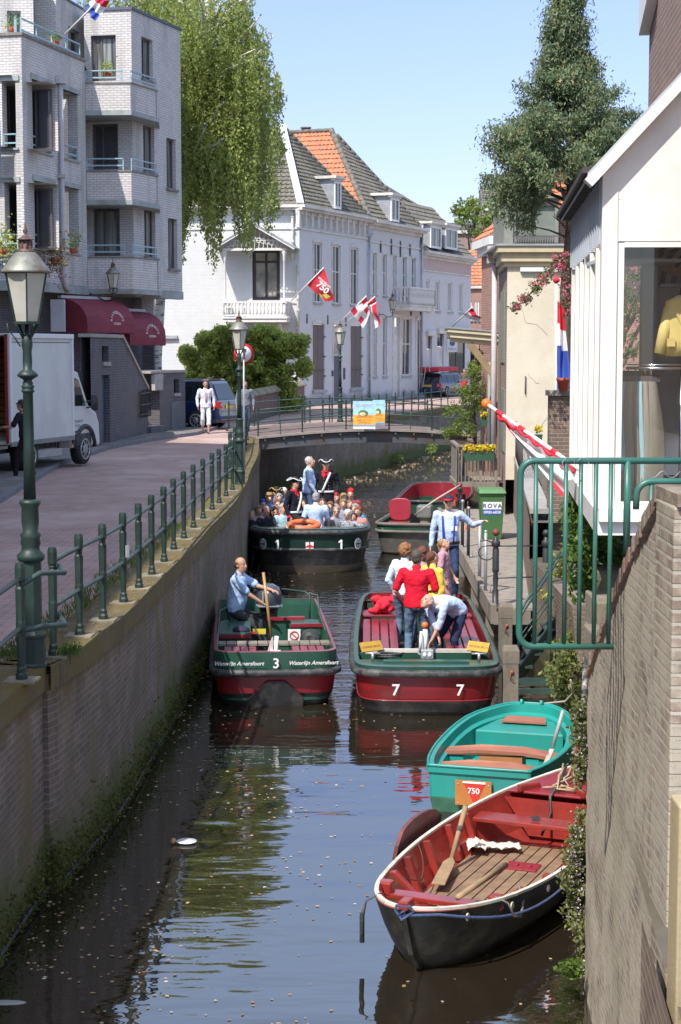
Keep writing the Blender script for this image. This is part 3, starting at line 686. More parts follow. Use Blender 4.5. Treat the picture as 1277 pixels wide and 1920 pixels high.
# balconies: a box in front of F3 that also juts past F4
B0=XY(167,57.3); B1=XY(250,57.2); B2=XY(300,59.0)
FBa=Fac(B0,B1); FBb=Fac(B1,B2)
for (vt,vb) in ((157,216),(322,384),(484,551)):
    zt=FBa.at(210,vt)[1]; zb=FBa.at(210,vb)[1]; t=.14
    mb=MB(); FBa.box(mb,0,FBa.L,zb+.16,zt,-t,0); FBb.box(mb,.001,FBb.L,zb+.16,zt-.001,-t,-.001)
    e=F4.at(300,300)[0]; q=FBb.P(FBb.L,0,0); w=F4.P(e,0,0)
    mb.slab([(q.x,q.y,zb+.16),(w.x,w.y,zb+.16),(w.x,w.y,zt),(q.x,q.y,zt)],Vector((-.02,-.12,0)))
    bal=mb.build('balcony',m_pale,ap)
    mb=MB(); mb.slab([FBa.P(-.02,zb,.03),FBa.P(FBa.L+.03,zb,.03),FBb.P(FBb.L,zb,.03),(w.x,w.y,zb),F3.P(F3.L,zb,.01),F3.P(0,zb,.01)],(0,0,.16)); mb.build('slab',m_conc,bal)
    mb=MB(); FBa.box(mb,0,FBa.L+.03,zt,zt+.05,-t-.02,.03); FBb.box(mb,.05,FBb.L,zt+.001,zt+.051,-t-.02,.031); mb.build('parapet_cap',m_parap,bal)
    brail(FBa,.0,FBa.L-.28,zt+.05,bal,off=-.07,h=.38); brail(FBb,.15,FBb.L-.03,zt+.05,bal,off=-.07,h=.38)
# ground storey in dark glazed brick
m_dbrick=MBRICK('blue_black_brick',(.12,.112,.13),(.09,.086,.10),(.21,.20,.21),.22,.075,.009,.003,(.14,.125,.12),(.5,.7),.7,var=.3)
S0=(K00[0]-3.0,K00[1]-6.5); S1=XY(176,58.6)
FS=Fac((-12.4,49.5),XY(192,58.6)); hs=[FS.hole(150,628,168,688,.2)]
mb=MB(); FS.wall(mb,-12,FS.L,0,LEDGE,hs); FS2=Fac(XY(192,58.6),XY(270,61.5)); FS2.wall(mb,0,FS2.L,0,LEDGE); 
mb.build('ground_floor_wall',m_dbrick,ap); window(FS,ap,hs[0],rev=.15,style='vert',fm=M('beige_frame',(.45,.40,.30),.6,.1),gm=m_glass2,fw=.12,sill=m_sill)
mb=MB(); q=XY(110,54.3); zt=LEDGE-.25; zb=PY(110,622,54.3).z; mb.box((q[0],q[1],(zt+zb)/2),(.42,.3,zt-zb)); mb.build('pilaster',M('pilaster_grey',(.42,.42,.44),.8,.1),ap)
for u,y,m in ((279,60.6,m_pale),):
    q=XY(u,y); zt=LEDGE; zs=PY(u,616,y).z
    mb=MB(); mb.box((q[0],q[1],(zt+zs)/2),(.42,.42,zt-zs)); mb.box((q[0],q[1],zs/2),(.421,.421,zs),mi=1); mb.build('pillar',[m,m_dbrick],ap)
mb=MB(); q=XY(262,61.5); mb.box((q[0]-.3,q[1]+.4,3.6),(.5,.3,1.9)); mb.build('brown_panel',M('reddish_panel',(.20,.11,.09),.8,.2),ap)
# stairs walls in dark brick along the pavement
m_coping=M('coping_stone',(.33,.31,.28),.85,.2,5)
sw=thing('stair_wall','dark brick stair wall with sloping stone coping and a gated opening beside the steps','wall',(-6.9,58,.1))
A0=PZ(172,838,.1); A1=PZ(277,812,.1); A2=PZ(348,803,.1)
FW=Fac((A0.x,A0.y),(A1.x,A1.y)); FW2=Fac((A1.x,A1.y),(A2.x,A2.y))
zt=FW.at(200,633)[1]; sb,_=FW.at(229,633); se,zl=FW.at(277,731)
n1=FW.hole(191,649,204,678); n2=FW.hole(190,703,207,815)
mb=MB(); th=.28
def wallpoly(f,pts):mb.slab([f.P(a,z,0) for a,z in pts],-f.n*th)
FW.wall(mb,0,sb,.0,zt,[(n1[0],n1[1],n1[2],n1[3],.18),(n2[0],n2[1],.02,n2[3],.2)])
mb.poly([FW.P(sb,0,0),FW.P(se,0,0),FW.P(se,zl,0),FW.P(sb,zt,0)])
mb.poly([FW.P(se,0,0),FW.P(se,0,-th),FW.P(se,zl,-th),FW.P(se,zl,0)])
mb.poly([FW.P(0,zt,-th),FW.P(0,0,-th),FW.P(se,0,-th),FW.P(se,zl,-th),FW.P(sb,zt,-th)])
mb.build('wall',m_dbrick,sw)
mb=MB(); mb.bar(FW.P(-.05,zt+.05,-.14),FW.P(sb,zt+.05,-.14),.38,.10); mb.bar(FW.P(sb,zt+.05,-.14),FW.P(se+.02,zl+.05,-.14),.38,.10); FW.box(mb,n1[0]-.03,n1[1]+.06,n1[2]-.12,n1[2]-.01,-.1,.06); mb.build('coping',m_coping,sw)
mb=MB(); FW.quad(mb,n2[0],n2[1],.02,n2[3],-.15,0); mb.build('blue_door',M('blue_door',(.04,.07,.11),.5,.3),sw)
mb=MB()
rs=random.Random(4)
cols=[(.75,.78,.8),(.35,.62,.72),(.7,.45,.6),(.72,.62,.25),(.65,.68,.72),(.3,.5,.7)]
pm=[M('poster_scrap_%s' % w,c,.7,.25,12) for w,c in zip(('white','cyan','pink','ochre','grey','blue'),cols)]
z=.25
while z < n2[3]-.2:
    hh_=rs.uniform(.22,.5); x0=n2[0]+.05+rs.random()*.1; FW.quad(mb,x0,min(n2[1]-.08,x0+rs.uniform(.22,.42)),z,z+hh_,-.13+rs.random()*.01,rs.randrange(6)); z+=hh_*.9
mb.build('torn_posters',pm,sw)
# iron gate + steps + second wall
mb=MB(); g0,gz1=FW.at(258,735); g1,gz0=FW.at(278,780)
for i in range(9):
    a=g0+(g1-g0)*i/8; mb.bar(FW.P(a,gz0,.08),FW.P(a,gz1+.08*math.sin(i/8*PI),.08),.03)
for z_ in (gz0+.1,(gz0+gz1)/2,gz1-.05):mb.bar(FW.P(g0,z_,.08),FW.P(g1,z_,.08),.035)
mb.build('iron_gate',M('black_iron',(.02,.02,.023),.5,.2),sw)
c0=FW2.at(300,795)[0]; tz=FW2.at(320,699)[1]; m3=FW2.hole(326,711,336,737)
for i in range(4):
    mb=MB(); FW2.box(mb,.02,c0+.12*(1-i),.1+.2*i,.1+.2*(i+1),-1.8,-.1-.33*i if i else .12); mb.build('step',m_coping if i % 2 else m_dbrick,sw)
mb=MB(); FW2.wall(mb,c0,FW2.L,0,tz,[(m3[0],m3[1],m3[2],m3[3],.15)]); 
e=FW2.L; mb.poly([FW2.P(e,0,0),FW2.P(e,0,-1.6),FW2.P(e,tz,-1.6),FW2.P(e,tz,0)]); mb.poly([FW2.P(c0,0,0),FW2.P(c0,tz,0),FW2.P(c0,tz,-1.6),FW2.P(c0,0,-1.6)]); mb.poly([FW2.P(c0,tz,0),FW2.P(e,tz,0),FW2.P(e,tz,-1.6),FW2.P(c0,tz,-1.6)]); mb.build('low_wall',m_dbrick,sw)
mb=MB(); FW2.box(mb,c0-.9,e+.04,tz,tz+.08,-1.5,.05); mb.slab([FW2.P(c0-.55,tz-.02,.04),FW2.P(c0+.25,tz-.02,.04),FW2.P(c0-.0,tz-.55,.12),FW2.P(c0-.7,tz-.55,.12)],FW2.n*-.12); FW2.box(mb,m3[0]-.05,m3[1]+.05,m3[2]-.1,m3[2]-.005,-.1,.05); mb.build('coping',m_coping,sw)
mb=MB(); dd=FW2.hole(320,752,345,804); FW2.box(mb,dd[0],dd[1],.1,dd[3],-.02,.03)
for i in range(6):x=dd[0]+(dd[1]-dd[0])*(i+.5)/6; FW2.box(mb,x-.012,x+.012,.12,dd[3]-.03,.03,.036)
mb.build('grey_door',M('grey_planks',(.12,.13,.15),.7,.2),sw)
# awnings
m_awn=M('burgundy_canvas',(.19,.024,.042),.7,.2,2,bump=.003,bscale=14); m_awt=M('awning_lettering',(.7,.66,.62),.7,.05)
def awning(label,ua,ub,vt,vb,ya,out=1.1):
    A=XY(ua,ya); Bq=XY(ub,ya+(ub-ua)/90*2.2); f=Fac(A,Bq); L=f.L; zt=f.at((ua+ub)/2,vt)[1]; zb=f.at((ua+ub)/2,vb)[1]-.05
    t=thing('shop_awning',label,'awning',(A[0],A[1],zt),0,'burgundy restaurant awnings')
    prof=[(0,zt)]+[(out*math.sin(k/6*PI/2),zb+.28+(zt-zb-.28)*math.cos(k/6*PI/2)) for k in range(1,7)]+[(out,zb)]
    mb=MB()
    for (o0,z0),(o1,z1) in zip(prof[:-1],prof[1:]):mb.add([f.P(0,z0,o0),f.P(L,z0,o0),f.P(L,z1,o1),f.P(0,z1,o1)],[(0,3,2,1)],0,True)
    for a in (0,L):mb.poly([f.P(a,z,o) for o,z in prof]+[f.P(a,zb,0)])
    k=int(L/.09)
    for i in range(k):
        a=L*i/k; mb.poly([f.P(a,zb,out),f.P(a+L/k,zb,out),f.P(a+L/k/2,zb-.06,out)])
    k=int(out/.09)
    for i in range(k):mb.poly([f.P(L,zb,out*i/k),f.P(L,zb,out*(i+1)/k),f.P(L,zb-.06,out*(i+.5)/k)]); mb.poly([f.P(0,zb,out*i/k),f.P(0,zb,out*(i+1)/k),f.P(0,zb-.06,out*(i+.5)/k)])
    cv=mb.build('canvas',m_awn,t)
    mb=MB(); mb.bar(f.P(-.05,zt+.05,.02),f.P(L+.05,zt+.05,.02),.16,.09); mb.build('head_rail',m_pipe,t)
    # lettering, arch on the falling front
    mb=MB(); txt='RISTORANTE'; cx=L*.62; zc=zb+.34
    for i,ch in enumerate(txt):
        an=PI-(i+.5)/len(txt)*PI; r=.27; p=f.P(cx+math.cos(an)*r,zc+math.sin(an)*r*.95,out+.012-.22*max(0,math.sin(an)*r-.05))
        xd=(f.d*math.sin(an)-Vector((0,0,1))*math.cos(an)); yd=(f.d*math.cos(an)+Vector((0,0,1))*math.sin(an)); text_mb(mb,ch,.13,p,xd,yd,bold=.02)
    text_mb(mb,'PIZZERIA',.095,f.P(cx,zc-.10,out),f.d,(0,0,1),depth=.012,bold=.02)
    mb.build('lettering',m_awt,cv)
awning('burgundy scalloped awning with arched white lettering, the nearer of the two beside the truck',114,203,561,620,55.3)
awning('burgundy scalloped awning with arched white lettering, the farther one above the stair wall',200,268,584,643,57.6,1.0)
wall_lamp(tuple(Vector((XY(172,57.1)[0],57.1,LEDGE-.1))),(.82,-.6,-.05),'wall lantern on a curved bracket under the apartment block ledge',1.05)
# unseen terrace added left of the frame to cast its shade on the street
ng=thing('unseen_terrace','plain brick terrace out of view on the left, added to shade the street','building',(-8.3,10,0))
m_tb=MBRICK('terrace_brick',(.30,.17,.13),(.24,.14,.11),(.30,.27,.24))
mb=MB(); mb.slab([(-8.6,-14,0),(-8.6,41.5,0),(-16,41.5,0),(-16,-14,0)],(0,0,13.5)); mb.build('wall',m_tb,ng)
mb=MB()
mb.slab([(-8.3,-14,13.5),(-16.3,-14,13.5),(-12.3,-14,15.5)],(0,55.6,0)); mb.build('roof',M('terrace_roof',(.2,.1,.07),.9),ng)
FN=Fac((-8.6,-14),(-8.6,41.5))
for k in range(14):
    for z_ in (.9,4.2,7.4):window(FN,ng,(2+k*3.8,3.3+k*3.8,z_,z_+1.8),rev=-.03)
# ================================================================ WHITE HOUSES ALONG THE FAR STREET
def MPLASTER(name,col,**k):return M(name,col,.85,.07,1.3,bump=.003,bscale=14,**k)
m_wh=MBRICK('white_painted_brick',(.66,.66,.65),(.63,.63,.62),(.57,.57,.56),.22,.07,.008,.004,(.58,.60,.62),(.52,.75),.4,rough=.8,var=.08,low=(.45,.5,(.42,.43,.44)),streak=(.60,.61,.62))
m_cream=M('cream_trim',(.66,.64,.58),.7,.1,2,dirt=(.5,.48,.42))
m_shut=M('brown_shutter',(.14,.115,.105),.7,.15,8,streak=True)
m_tile=M('grey_roof_tile',(.17,.155,.14),.85,.45,5,bump=.01,bscale=10,dirt=(.13,.13,.075))
m_otile=M('orange_roof_tile',(.56,.20,.095),.8,.3,4,bump=.01,bscale=10,dirt=(.30,.17,.11))
m_zinc=M('zinc',(.42,.44,.47),.4,.2,3,metal=.4); m_lead=M('white_flashing',(.62,.64,.66),.5,.2,3)
WD=Vector((.39,.92,0)).normalized()
WC=Vector((PY(562,655,85).x,85,0))
FST=Fac(WC,WC+WD*60)  # street side of the whole row
FSI=Fac(WC+Vector((-8.6,.9,0)),WC)  # side wall of the corner house, seen from the bridge
def roof_rows(mb,a,b,c,d,row=.36,mi=0,wave=.26,amp=.028):
    """a-b eaves (left to right), d-c top edge; rows of overlapping wavy tiles"""
    a,b,c,d=map(Vector,(a,b,c,d)); H=max((d-a).length,(c-b).length); n=max(2,int(H/row)); nn=(b-a).cross(d-a).normalized()
    if nn.z < 0:nn=-nn
    L0=max((b-a).length,(c-d).length); k=max(2,int(L0/wave)*3)
    for i in range(n):
        t0,t1=i/n,(i+1)/n; vs=[]
        for (t,lift) in ((t0,.075),(t1+.3/n,.008)):
            t=min(t,1); p=a.lerp(d,t); q=b.lerp(c,t)
            for j in range(k+1):
                s_=j/k; P=p.lerp(q,s_); ph=(P-a).dot((b-a).normalized())/wave*2*PI
                vs.append(P+nn*(lift+amp*math.sin(ph)+random.uniform(-.006,.006)))
        fs=[(j,j+1,k+1+j+1,k+1+j) for j in range(k)]
        base=[p-nn*.06 for p in vs[:k+1]]; fs2=[(2*(k+1)+j,2*(k+1)+j+1,j+1,j) for j in range(k)]
        mb.add(vs+base,fs+fs2,mi)
def ridge(mb,p,q,r=.11,mi=0):
    p=Vector(p); q=Vector(q); n=max(2,int((q-p).length/.4))
    for i in range(n):mb.tube([p.lerp(q,i/n),p.lerp(q,(i+1.08)/n)],[r,r*.82],7,mi)
def sv(f,u,v):return f.at(u,v)
def arched_trim(f,mb,h,t=.10,off=.03):
    a0,a1,z0,z1=h[:4]
    f.box(mb,a0-t,a0-.002,z0,z1,0,off); f.box(mb,a1+.002,a1+t,z0,z1,0,off)
    k=6
    for i in range(k):
        x0,x1=a0-t+(a1-a0+2*t)*i/k,a0-t+(a1-a0+2*t)*(i+1)/k; b_=.10*math.sin(PI*(i+.5)/k); f.box(mb,x0,x1,z1+.002+b_*.5,z1+.12+b_,0,off+.01)
# ---- corner house
wa=thing('white_house','white corner house with brown shutters, carved wooden balcony and grey tiled hip roof','house',WC)
ZC=9.75; S1_=9.0
up=[FST.hole(u0,456,u1,567) for u0,u1 in ((588,603),(623,638),(657,671))]; up=[(h[0],h[1],up[0][2],up[0][3]) for h in up]
lo=[FST.hole(586,608,608,731),FST.hole(657,614,678,728)]; lo=[(h[0],h[1],lo[0][2],lo[0][3]) for h in lo]
dr=FST.hole(627,640,634,743); drm=(FST.hole(625,615,639,742)); drm=(drm[0],drm[1],.12,lo[0][3])
mb=MB(); FST.wall(mb,0,S1_,0,ZC,up+lo+[drm],rev=.14); sd_holes=[]
gh=FSI.hole(473,468,525,563); gh2=FSI.hole(296,560,330,628); gh3=FSI.hole(294,682,314,704)
FSI2=Fac(WC+Vector((-20,1.9,0)),WC+Vector((-8.6,.9,0)))
FSI.wall(mb,0,FSI.L,0,ZC,[gh],rev=.15); g2=FSI2.hole(296,560,329,629); g3=FSI2.hole(297,684,313,700); FSI2.wall(mb,0,FSI2.L,0,ZC,[g2,g3]); mb.build('wall',m_wh,wa)
for h in up:window(FST,wa,h,rev=.12,style='sash2',sill=m_sill,fm=m_wf,gm=m_glass)
for h in lo:
    mb=MB(); FST.box(mb,h[0]+.02,h[1]-.02,h[2]+.02,h[3]-.02,-.10,-.04)
    FST.box(mb,(h[0]+h[1])/2-.01,(h[0]+h[1])/2+.01,h[2]+.03,h[3]-.03,-.04,-.03)
    for z in (.2,.5,.8):FST.box(mb,h[1]-.05,h[1]+.12,h[2]+(h[3]-h[2])*z,h[2]+(h[3]-h[2])*z+.06,-.03,.06)
    FST.box(mb,h[0]+.05,h[1]+.1,h[2]+1.0,h[2]+1.05,-.03,.02); sh=mb.build('shutter',m_shut,wa)
    mb=MB(); FST.box(mb,h[0]-.1,h[1]+.12,h[2]-.14,h[2]-.01,0,.14); mb.build('sill',m_sill,sh)
mb=MB(); FST.box(mb,drm[0]+.04,drm[1]-.04,drm[2],drm[2]+2.35,-.12,-.05); dd=mb.build('door',M('dark_blue_door',(.03,.05,.09),.4,.2),wa)
mb=MB(); FST.quad(mb,drm[0]+.05,drm[1]-.05,drm[2]+2.45,drm[3]-.05,-.1); mb.build('fanlight',m_glass2,wa)
mb=MB()
for h in up:arched_trim(FST,mb,h)
for h in lo:arched_trim(FST,mb,h,.06,.02)
arched_trim(FST,mb,drm,.08)
mb.build('window_trim',m_cream,wa)
# cornice with corbels
def cornice(f,parent,a0,a1,z,d=.5,h=.55,corbels=True,m=None):
    mb=MB(); f.box(mb,a0,a1,z-.02,z+.12,-.1,d); f.box(mb,a0,a1,z-.14,z-.022,-.1,d*.7); f.box(mb,a0,a1,z-h-.5,z-h-.42,0,.06); f.box(mb,a0,a1,z-.32,z-.142,0,d*.22)
    if corbels:
        k=int((a1-a0)/.75)
        for i in range(k+1):a=a0+.1+(a1-a0-.2)*i/k; f.box(mb,a-.07,a+.07,z-h-.3,z-.15,0,d*.38)
    return mb.build('cornice',m or m_cream,parent)
cornice(FST,wa,-.45,S1_,ZC); cornice(FSI,wa,0,FSI.L+.12,ZC+.003,corbels=False)
cornice(FSI2,wa,0,FSI2.L,ZC+.003,corbels=False)
# pipes
def pipe(f,parent,a,z0,z1,r=.06,off=.12,m=None,hopper=True):
    mb=MB(); mb.tube([f.P(a,z0,off),f.P(a,z1,off)],r,8)
    if hopper:mb.lathe([(r,0),(.2,.22),(.2,.42),(0,.42)],f.P(a,z1-.3,off+.05),4,smooth=False,rot=PI/4)
    for i in range(4):p=f.P(a,z0+(z1-z0)*(i+.5)/4,off); mb.box(tuple(p),(r*2.6,r*2.6,.07))
    return mb.build('downpipe',m or m_zinc,parent)
pipe(FST,wa,S1_-.05,.1,9.1); 
a_,_=FSI.at(549,450); pipe(FSI,wa,a_,7.2,9.6,m=m_cream,hopper=False)
a_,_=FSI.at(559,450); pipe(FSI,wa,a_,3.4,7.0,m=m_cream,hopper=False)
# hip roof
E=.45; ze=ZC+.12
def q3(p,z):return Vector((p.x,p.y,z))
def RP(s,dep,z):p=WC+WD*s+FST.n*dep; return Vector((p.x,p.y,z))
AP=PY(529,238,88.6); e0=RP(-.1,.1,ze); e1=RP(S1_,.1,ze); eL=FSI.P(0,ze,.1)
rl=AP+Vector((-9,1.2,.1)); eLL=FSI2.P(0,ze,.1)
mb=MB(); roof_rows(mb,e0,e1,AP+Vector((.0,0,0)),AP); roof_rows(mb,eLL,e0,AP,AP+Vector((-14,1.5,0))); mb.poly([e1,AP,RP(S1_,-9,ze)])
mb.build('roof',m_tile,wa); mb=MB(); mb.bar(e0+Vector((0,0,.08)),AP+Vector((0,0,.12)),.34,.12); mb.build('hip_flashing',m_lead,wa)
mb=MB(); ridge(mb,AP+Vector((0,0,.06)),e1+Vector((0,0,.06)),.14); mb.build('hip_tiles',m_tile,wa)
# dormers
def dormer(f,parent,u0,v0,u1,v1,depth=2.2,side=None,off=.14):
    r"""front rectangle from picture coordinates on plane f shifted by off"""
    g=Fac(f.p0+f.n*off,f.p1+f.n*off); h=g.hole(u0,v0,u1,v1); a0,a1,z0,z1=h
    mb=MB(); 
    for a in (a0-.02,a1+.02-.08):mb.slab([g.P(a,z0,0),g.P(a,z1,0),g.P(a,z1,-depth),g.P(a,z0+(z1-z0)*.9,-depth)],g.d*.08)
    mb.build('dormer_side',side or m_zinc,parent)
    mb=MB(); g.box(mb,a0-.22,a1+.22,z1,z1+.14,-depth-.3,.22); g.box(mb,a0-.15,a1+.15,z1-.10,z1-.002,-.1,.12); mb.build('dormer_roof',m_cream,parent)
    w=window(g,parent,(a0,a1,z0,z1-.1),rev=.0,style='vert',fm=m_wf,fw=.13,name='dormer_window'); return g,h
dormer(FST,wa,626,336,638,392)
# carved balcony on the side wall
window(FSI,wa,gh,rev=.12,style='door',fm=M('dark_frame',(.05,.035,.04),.5,.2),gm=m_glass2,fw=.16,name='balcony_door')
a0,zb=FSI.at(428,603); a1,zt=FSI.at(545,568); dpt=1.5; m_carv=M('carved_wood_white',(.66,.64,.60),.6,.1)
mb=MB(); FSI.box(mb,a0,a1,zb-.05,zb+.12,0,dpt); FSI.box(mb,a0-.04,a1+.04,zb+.12,zb+.2,0,dpt+.05)
for a in (a0+.6,(a0+a1)/2,a1-.35):mb.bar(FSI.P(a,zb-.1,dpt-.15),FSI.P(a,zb-1.6,.02),.10,.16)
bl=mb.build('balcony',m_carv,wa)
mb=MB(); zr=FSI.at(500,568)[1]
def balus(P0,P1):
    P0=Vector(P0); P1=Vector(P1); L=(P1-P0).length; k=int(L/.17); H=zr-zb-.2
    mb.bar(P0+Vector((0,0,H)),P1+Vector((0,0,H)),.12,.09); mb.bar(P0+Vector((0,0,.08)),P1+Vector((0,0,.08)),.07,.08)
    for i in range(k+1):
        p=P0.lerp(P1,i/k); mb.lathe([(.035,.1),(.065,.22),(.03,.42),(.06,.6),(.06,.7),(.03,H-.05)],p,5)
    mb.bar(P0+Vector((0,0,H-.22)),P1+Vector((0,0,H-.22)),.03,.10)
balus(FSI.P(a0+.05,zb+.2,dpt-.05),FSI.P(a1-.05,zb+.2,dpt-.05)); balus(FSI.P(a0+.05,zb+.2,0),FSI.P(a0+.05,zb+.2,dpt-.05)); balus(FSI.P(a1-.05,zb+.2,dpt-.05),FSI.P(a1-.05,zb+.2,0)); mb.build('balustrade',m_carv,bl)
zg=FSI.at(500,465)[1]
for a in (a0+.1,a1-.12):
    mb=MB(); mb.lathe([(.07,0),(.07,.3),(.05,.34),(.05,zg-zb-.9),(.075,zg-zb-.85),(.06,zg-zb-.7),(.12,zg-zb-.5),(.12,zg-zb-.35)],FSI.P(a,zb+.2,dpt-.08),10); mb.build('post',m_carv,bl)
mb=MB(); am=(a0+a1)/2; zp=FSI.at(495,425)[1]; W2=(a1-a0)/2+.45
for s in (-1,1):
    A=FSI.P(am+s*W2,zg-.12,0); Bp=FSI.P(am,zp,0); mb.slab([A,Bp,Bp+FSI.n*(dpt+.35),A+FSI.n*(dpt+.35)],(0,0,.07))
mb.build('gable_roof',M('slate_felt',(.28,.30,.33),.7,.15),bl)
mb=MB()
for s in (-1,1):mb.bar(FSI.P(am+s*W2,zg-.13,dpt+.3),FSI.P(am,zp-.02,dpt+.3),.05,.14)
mb.bar(FSI.P(a0,zg-.15,dpt),FSI.P(a1,zg-.15,dpt),.1,.12); mb.bar(FSI.P(a0,zg+.28,dpt),FSI.P(a1,zg+.28,dpt),.04,.04)
rs=random.Random(2)
for i in range(13):
    x=a0+.3+(a1-a0-.6)*i/12; hgt=(1-abs(x-am)/W2)*(zp-zg); 
    if hgt > .25:
        mb.tube([FSI.P(x+.12*math.cos(k/8*2*PI),zg-.05+hgt*.35+.12*math.sin(k/8*2*PI),dpt) for k in range(8)],.022,5,closed=True); mb.bar(FSI.P(x,zg-.1,dpt),FSI.P(x+.08,zg+hgt*.8,dpt),.03)
mb.build('fretwork',m_carv,bl)
mb=MB(); FSI2.box(mb,g2[0]-.1,g2[1]+.12,g2[2]-.16,g2[2]-.002,0,.2); mb.build('sill',m_sill,wa)
window(FSI2,wa,g2,rev=.14,style='none',fm=m_wfd,gm=MGLASS('brown_glass',(.07,.055,.04)),fw=.06); window(FSI2,wa,g3,rev=.1,style='sash',fm=m_wf)
# wall anchors, lamp and small plates
mb=MB()
for u,v in ((575,598),(614,600),(648,604)):
    a,z=FST.at(u,v); mb.slab([FST.P(a-.04,z-.22,.01),FST.P(a+.04,z-.22,.01),FST.P(a+.015,z+.25,.01),FST.P(a-.015,z+.25,.01)],FST.n*.04)
for u,v in ((623,700),(645,695),(645,706)):a,z=FST.at(u,v); FST.box(mb,a-.1,a+.1,z-.15,z+.15,0,.04)
mb.split('wall_plate',m_dark,wa)
wlp=FST.at(703,590); wall_lamp(tuple(FST.P(wlp[0]+.6,wlp[1],0)),(.75,-.1,-.05),'wall lantern on the white house front between two rows of windows',1.1)

# ---- tall neighbour with the orange and grey pyramid roof
S2_=17.0
wb=thing('white_house','white middle house with black wall anchors under a steep grey and orange tiled roof','house',WC+WD*S1_)
up2=[FST.hole(u0,v0,u1,v1) for u0,v0,u1,v1 in ((699,474,706,553),(718,477,725,553),(737,480,743,550),(755,482,762,548),(772,484,779,545))]; z0,z1=up2[0][2],up2[0][3]
up2=[(h[0],h[1],z0,z1) for h in up2]
lo2=[FST.hole(u0,594,u1,v1) for u0,u1,v1 in ((700,706,706),(718,725,704),(754,771,700))]; lo2=[(h[0],h[1],lo2[0][2],lo2[0][3]) for h in lo2]
d1=FST.hole(738,600,749,736); d2=FST.hole(781,600,788,730); d1=(d1[0],d1[1],.15,lo2[0][3]); d2=(d2[0],d2[1],.15,lo2[0][3]-.1)
mb=MB(); FST.wall(mb,S1_+.002,S2_,0,ZC-.1,up2+lo2+[d1,d2],rev=.2); mb.build('wall',m_wh,wb)
for h in up2+lo2:window(FST,wb,h,rev=.15,style='sash2' if h is lo2[2] else 'sash',sill=m_sill)
for h in (d1,d2):
    mb=MB(); FST.box(mb,h[0]+.02,h[1]-.02,h[2],h[3]-.5,-.18,-.1); FST.box(mb,h[0]+.2,h[1]-.2,h[2]+.4,h[2]+1.2,-.1,-.08); mb.build('door',m_cream,wb)
    mb=MB(); FST.box(mb,h[0]-.1,h[1]+.1,.0,.15,-.1,.35); mb.build('doorstep',m_sill,wb)
mb=MB()
for h in up2+lo2:FST.box(mb,h[0]-.1,h[0]-.002,h[2],h[3]+.1,0,.03); FST.box(mb,h[1]+.002,h[1]+.1,h[2],h[3]+.1,0,.03); FST.box(mb,h[0]-.1,h[1]+.1,h[3]+.002,h[3]+.12,0,.031)
for h in (d1,d2):arched_trim(FST,mb,h,.15,.05)
mb.build('window_trim',m_cream,wb)
cornice(FST,wb,S1_+.01,S2_+.3,ZC-.1,corbels=False,d=.55)
mb=MB()
for u,v0,v1 in ((713,452,474),(733,448,478),(750,452,482),(768,458,480),(788,440,456),(788,558,590),(770,580,592)):
    a,z1=FST.at(u,v0); _,z0=FST.at(u,v1); zm=(z0+z1)/2
    mb.slab([FST.P(a-.03,z0,.01),FST.P(a+.03,z0,.01),FST.P(a+.08,zm,.01),FST.P(a+.03,z1,.01),FST.P(a-.03,z1,.01),FST.P(a-.08,zm,.01)],FST.n*.05)
mb.split('wall_anchor',m_dark,wb,k=1.5)
a0,z0=FST.at(737,582); a1,z1=FST.at(786,552)
mb=MB(); FST.box(mb,a0,a1,z0,z0+.25,0,1.0); FST.box(mb,a0-.05,a1+.05,z0+.25,z0+.32,0,1.05); bl=mb.build('balcony',m_cream,wb)
mb=MB(); zb=z0+.32; zr=zb+.95; balus_H=None
def balus2(P0,P1,H=.95):
    P0=Vector(P0); P1=Vector(P1); k=max(3,int((P1-P0).length/.2)); mb.bar(P0+Vector((0,0,H)),P1+Vector((0,0,H)),.12,.1)
    for i in range(k+1):mb.lathe([(.05,0),(.07,.2),(.035,.5),(.06,.8),(.05,H)],P0.lerp(P1,i/k),5)
balus2(FST.P(a0,zb,.95),FST.P(a1,zb,.95)); balus2(FST.P(a0,zb,.0),FST.P(a0,zb,.95)); balus2(FST.P(a1,zb,.95),FST.P(a1,zb,0)); mb.build('balustrade',m_carv,bl)
AP2=PY(621,246,97.5); AP2b=PY(545,250,99)
e1b=RP(S1_,.1,ZC); e2=RP(S2_+.3,.1,ZC); mb=MB()
roof_rows(mb,e1b,e2,AP2+Vector((.3,.8,-.2)),AP2); e2b=RP(S2_+.3,-9,ZC); roof_rows(mb,e2,e2b,AP2+Vector((.3,.8,-.2)),AP2+Vector((.3,.8,-.2))); mb.build('roof',m_tile,wb)
mb=MB(); lf=RP(S1_,-9,ZC); roof_rows(mb,lf,e1b,AP2,AP2b+Vector((0,0,0))); roof_rows(mb,lf+Vector((-6,3,0)),lf,AP2b,AP2b+Vector((-3,1.5,0))); mb.build('orange_roof',m_otile,wb)
mb=MB(); ridge(mb,AP2+Vector((0,0,.08)),e1b+Vector((0,0,.08)),.17); ridge(mb,AP2b+Vector((0,0,.06)),AP2+Vector((0,0,.06)),.13); ridge(mb,AP2+Vector((.3,.8,-.1)),e2+Vector((0,0,.06)),.13); mb.build('ridge_tiles',m_tile,wb)
for u in (570,577):
    p=PY(u,250,98.6); mb=MB(); mb.lathe([(.14,0),(.14,.25),(.2,.27),(.2,.35),(.0,.35)],(p.x,p.y,p.z),10); mb.build('chimney_pot',M('brown_pot',(.16,.10,.08),.8,.2),wb)
dormer(FST,wb,732,368,747,416,2.6)
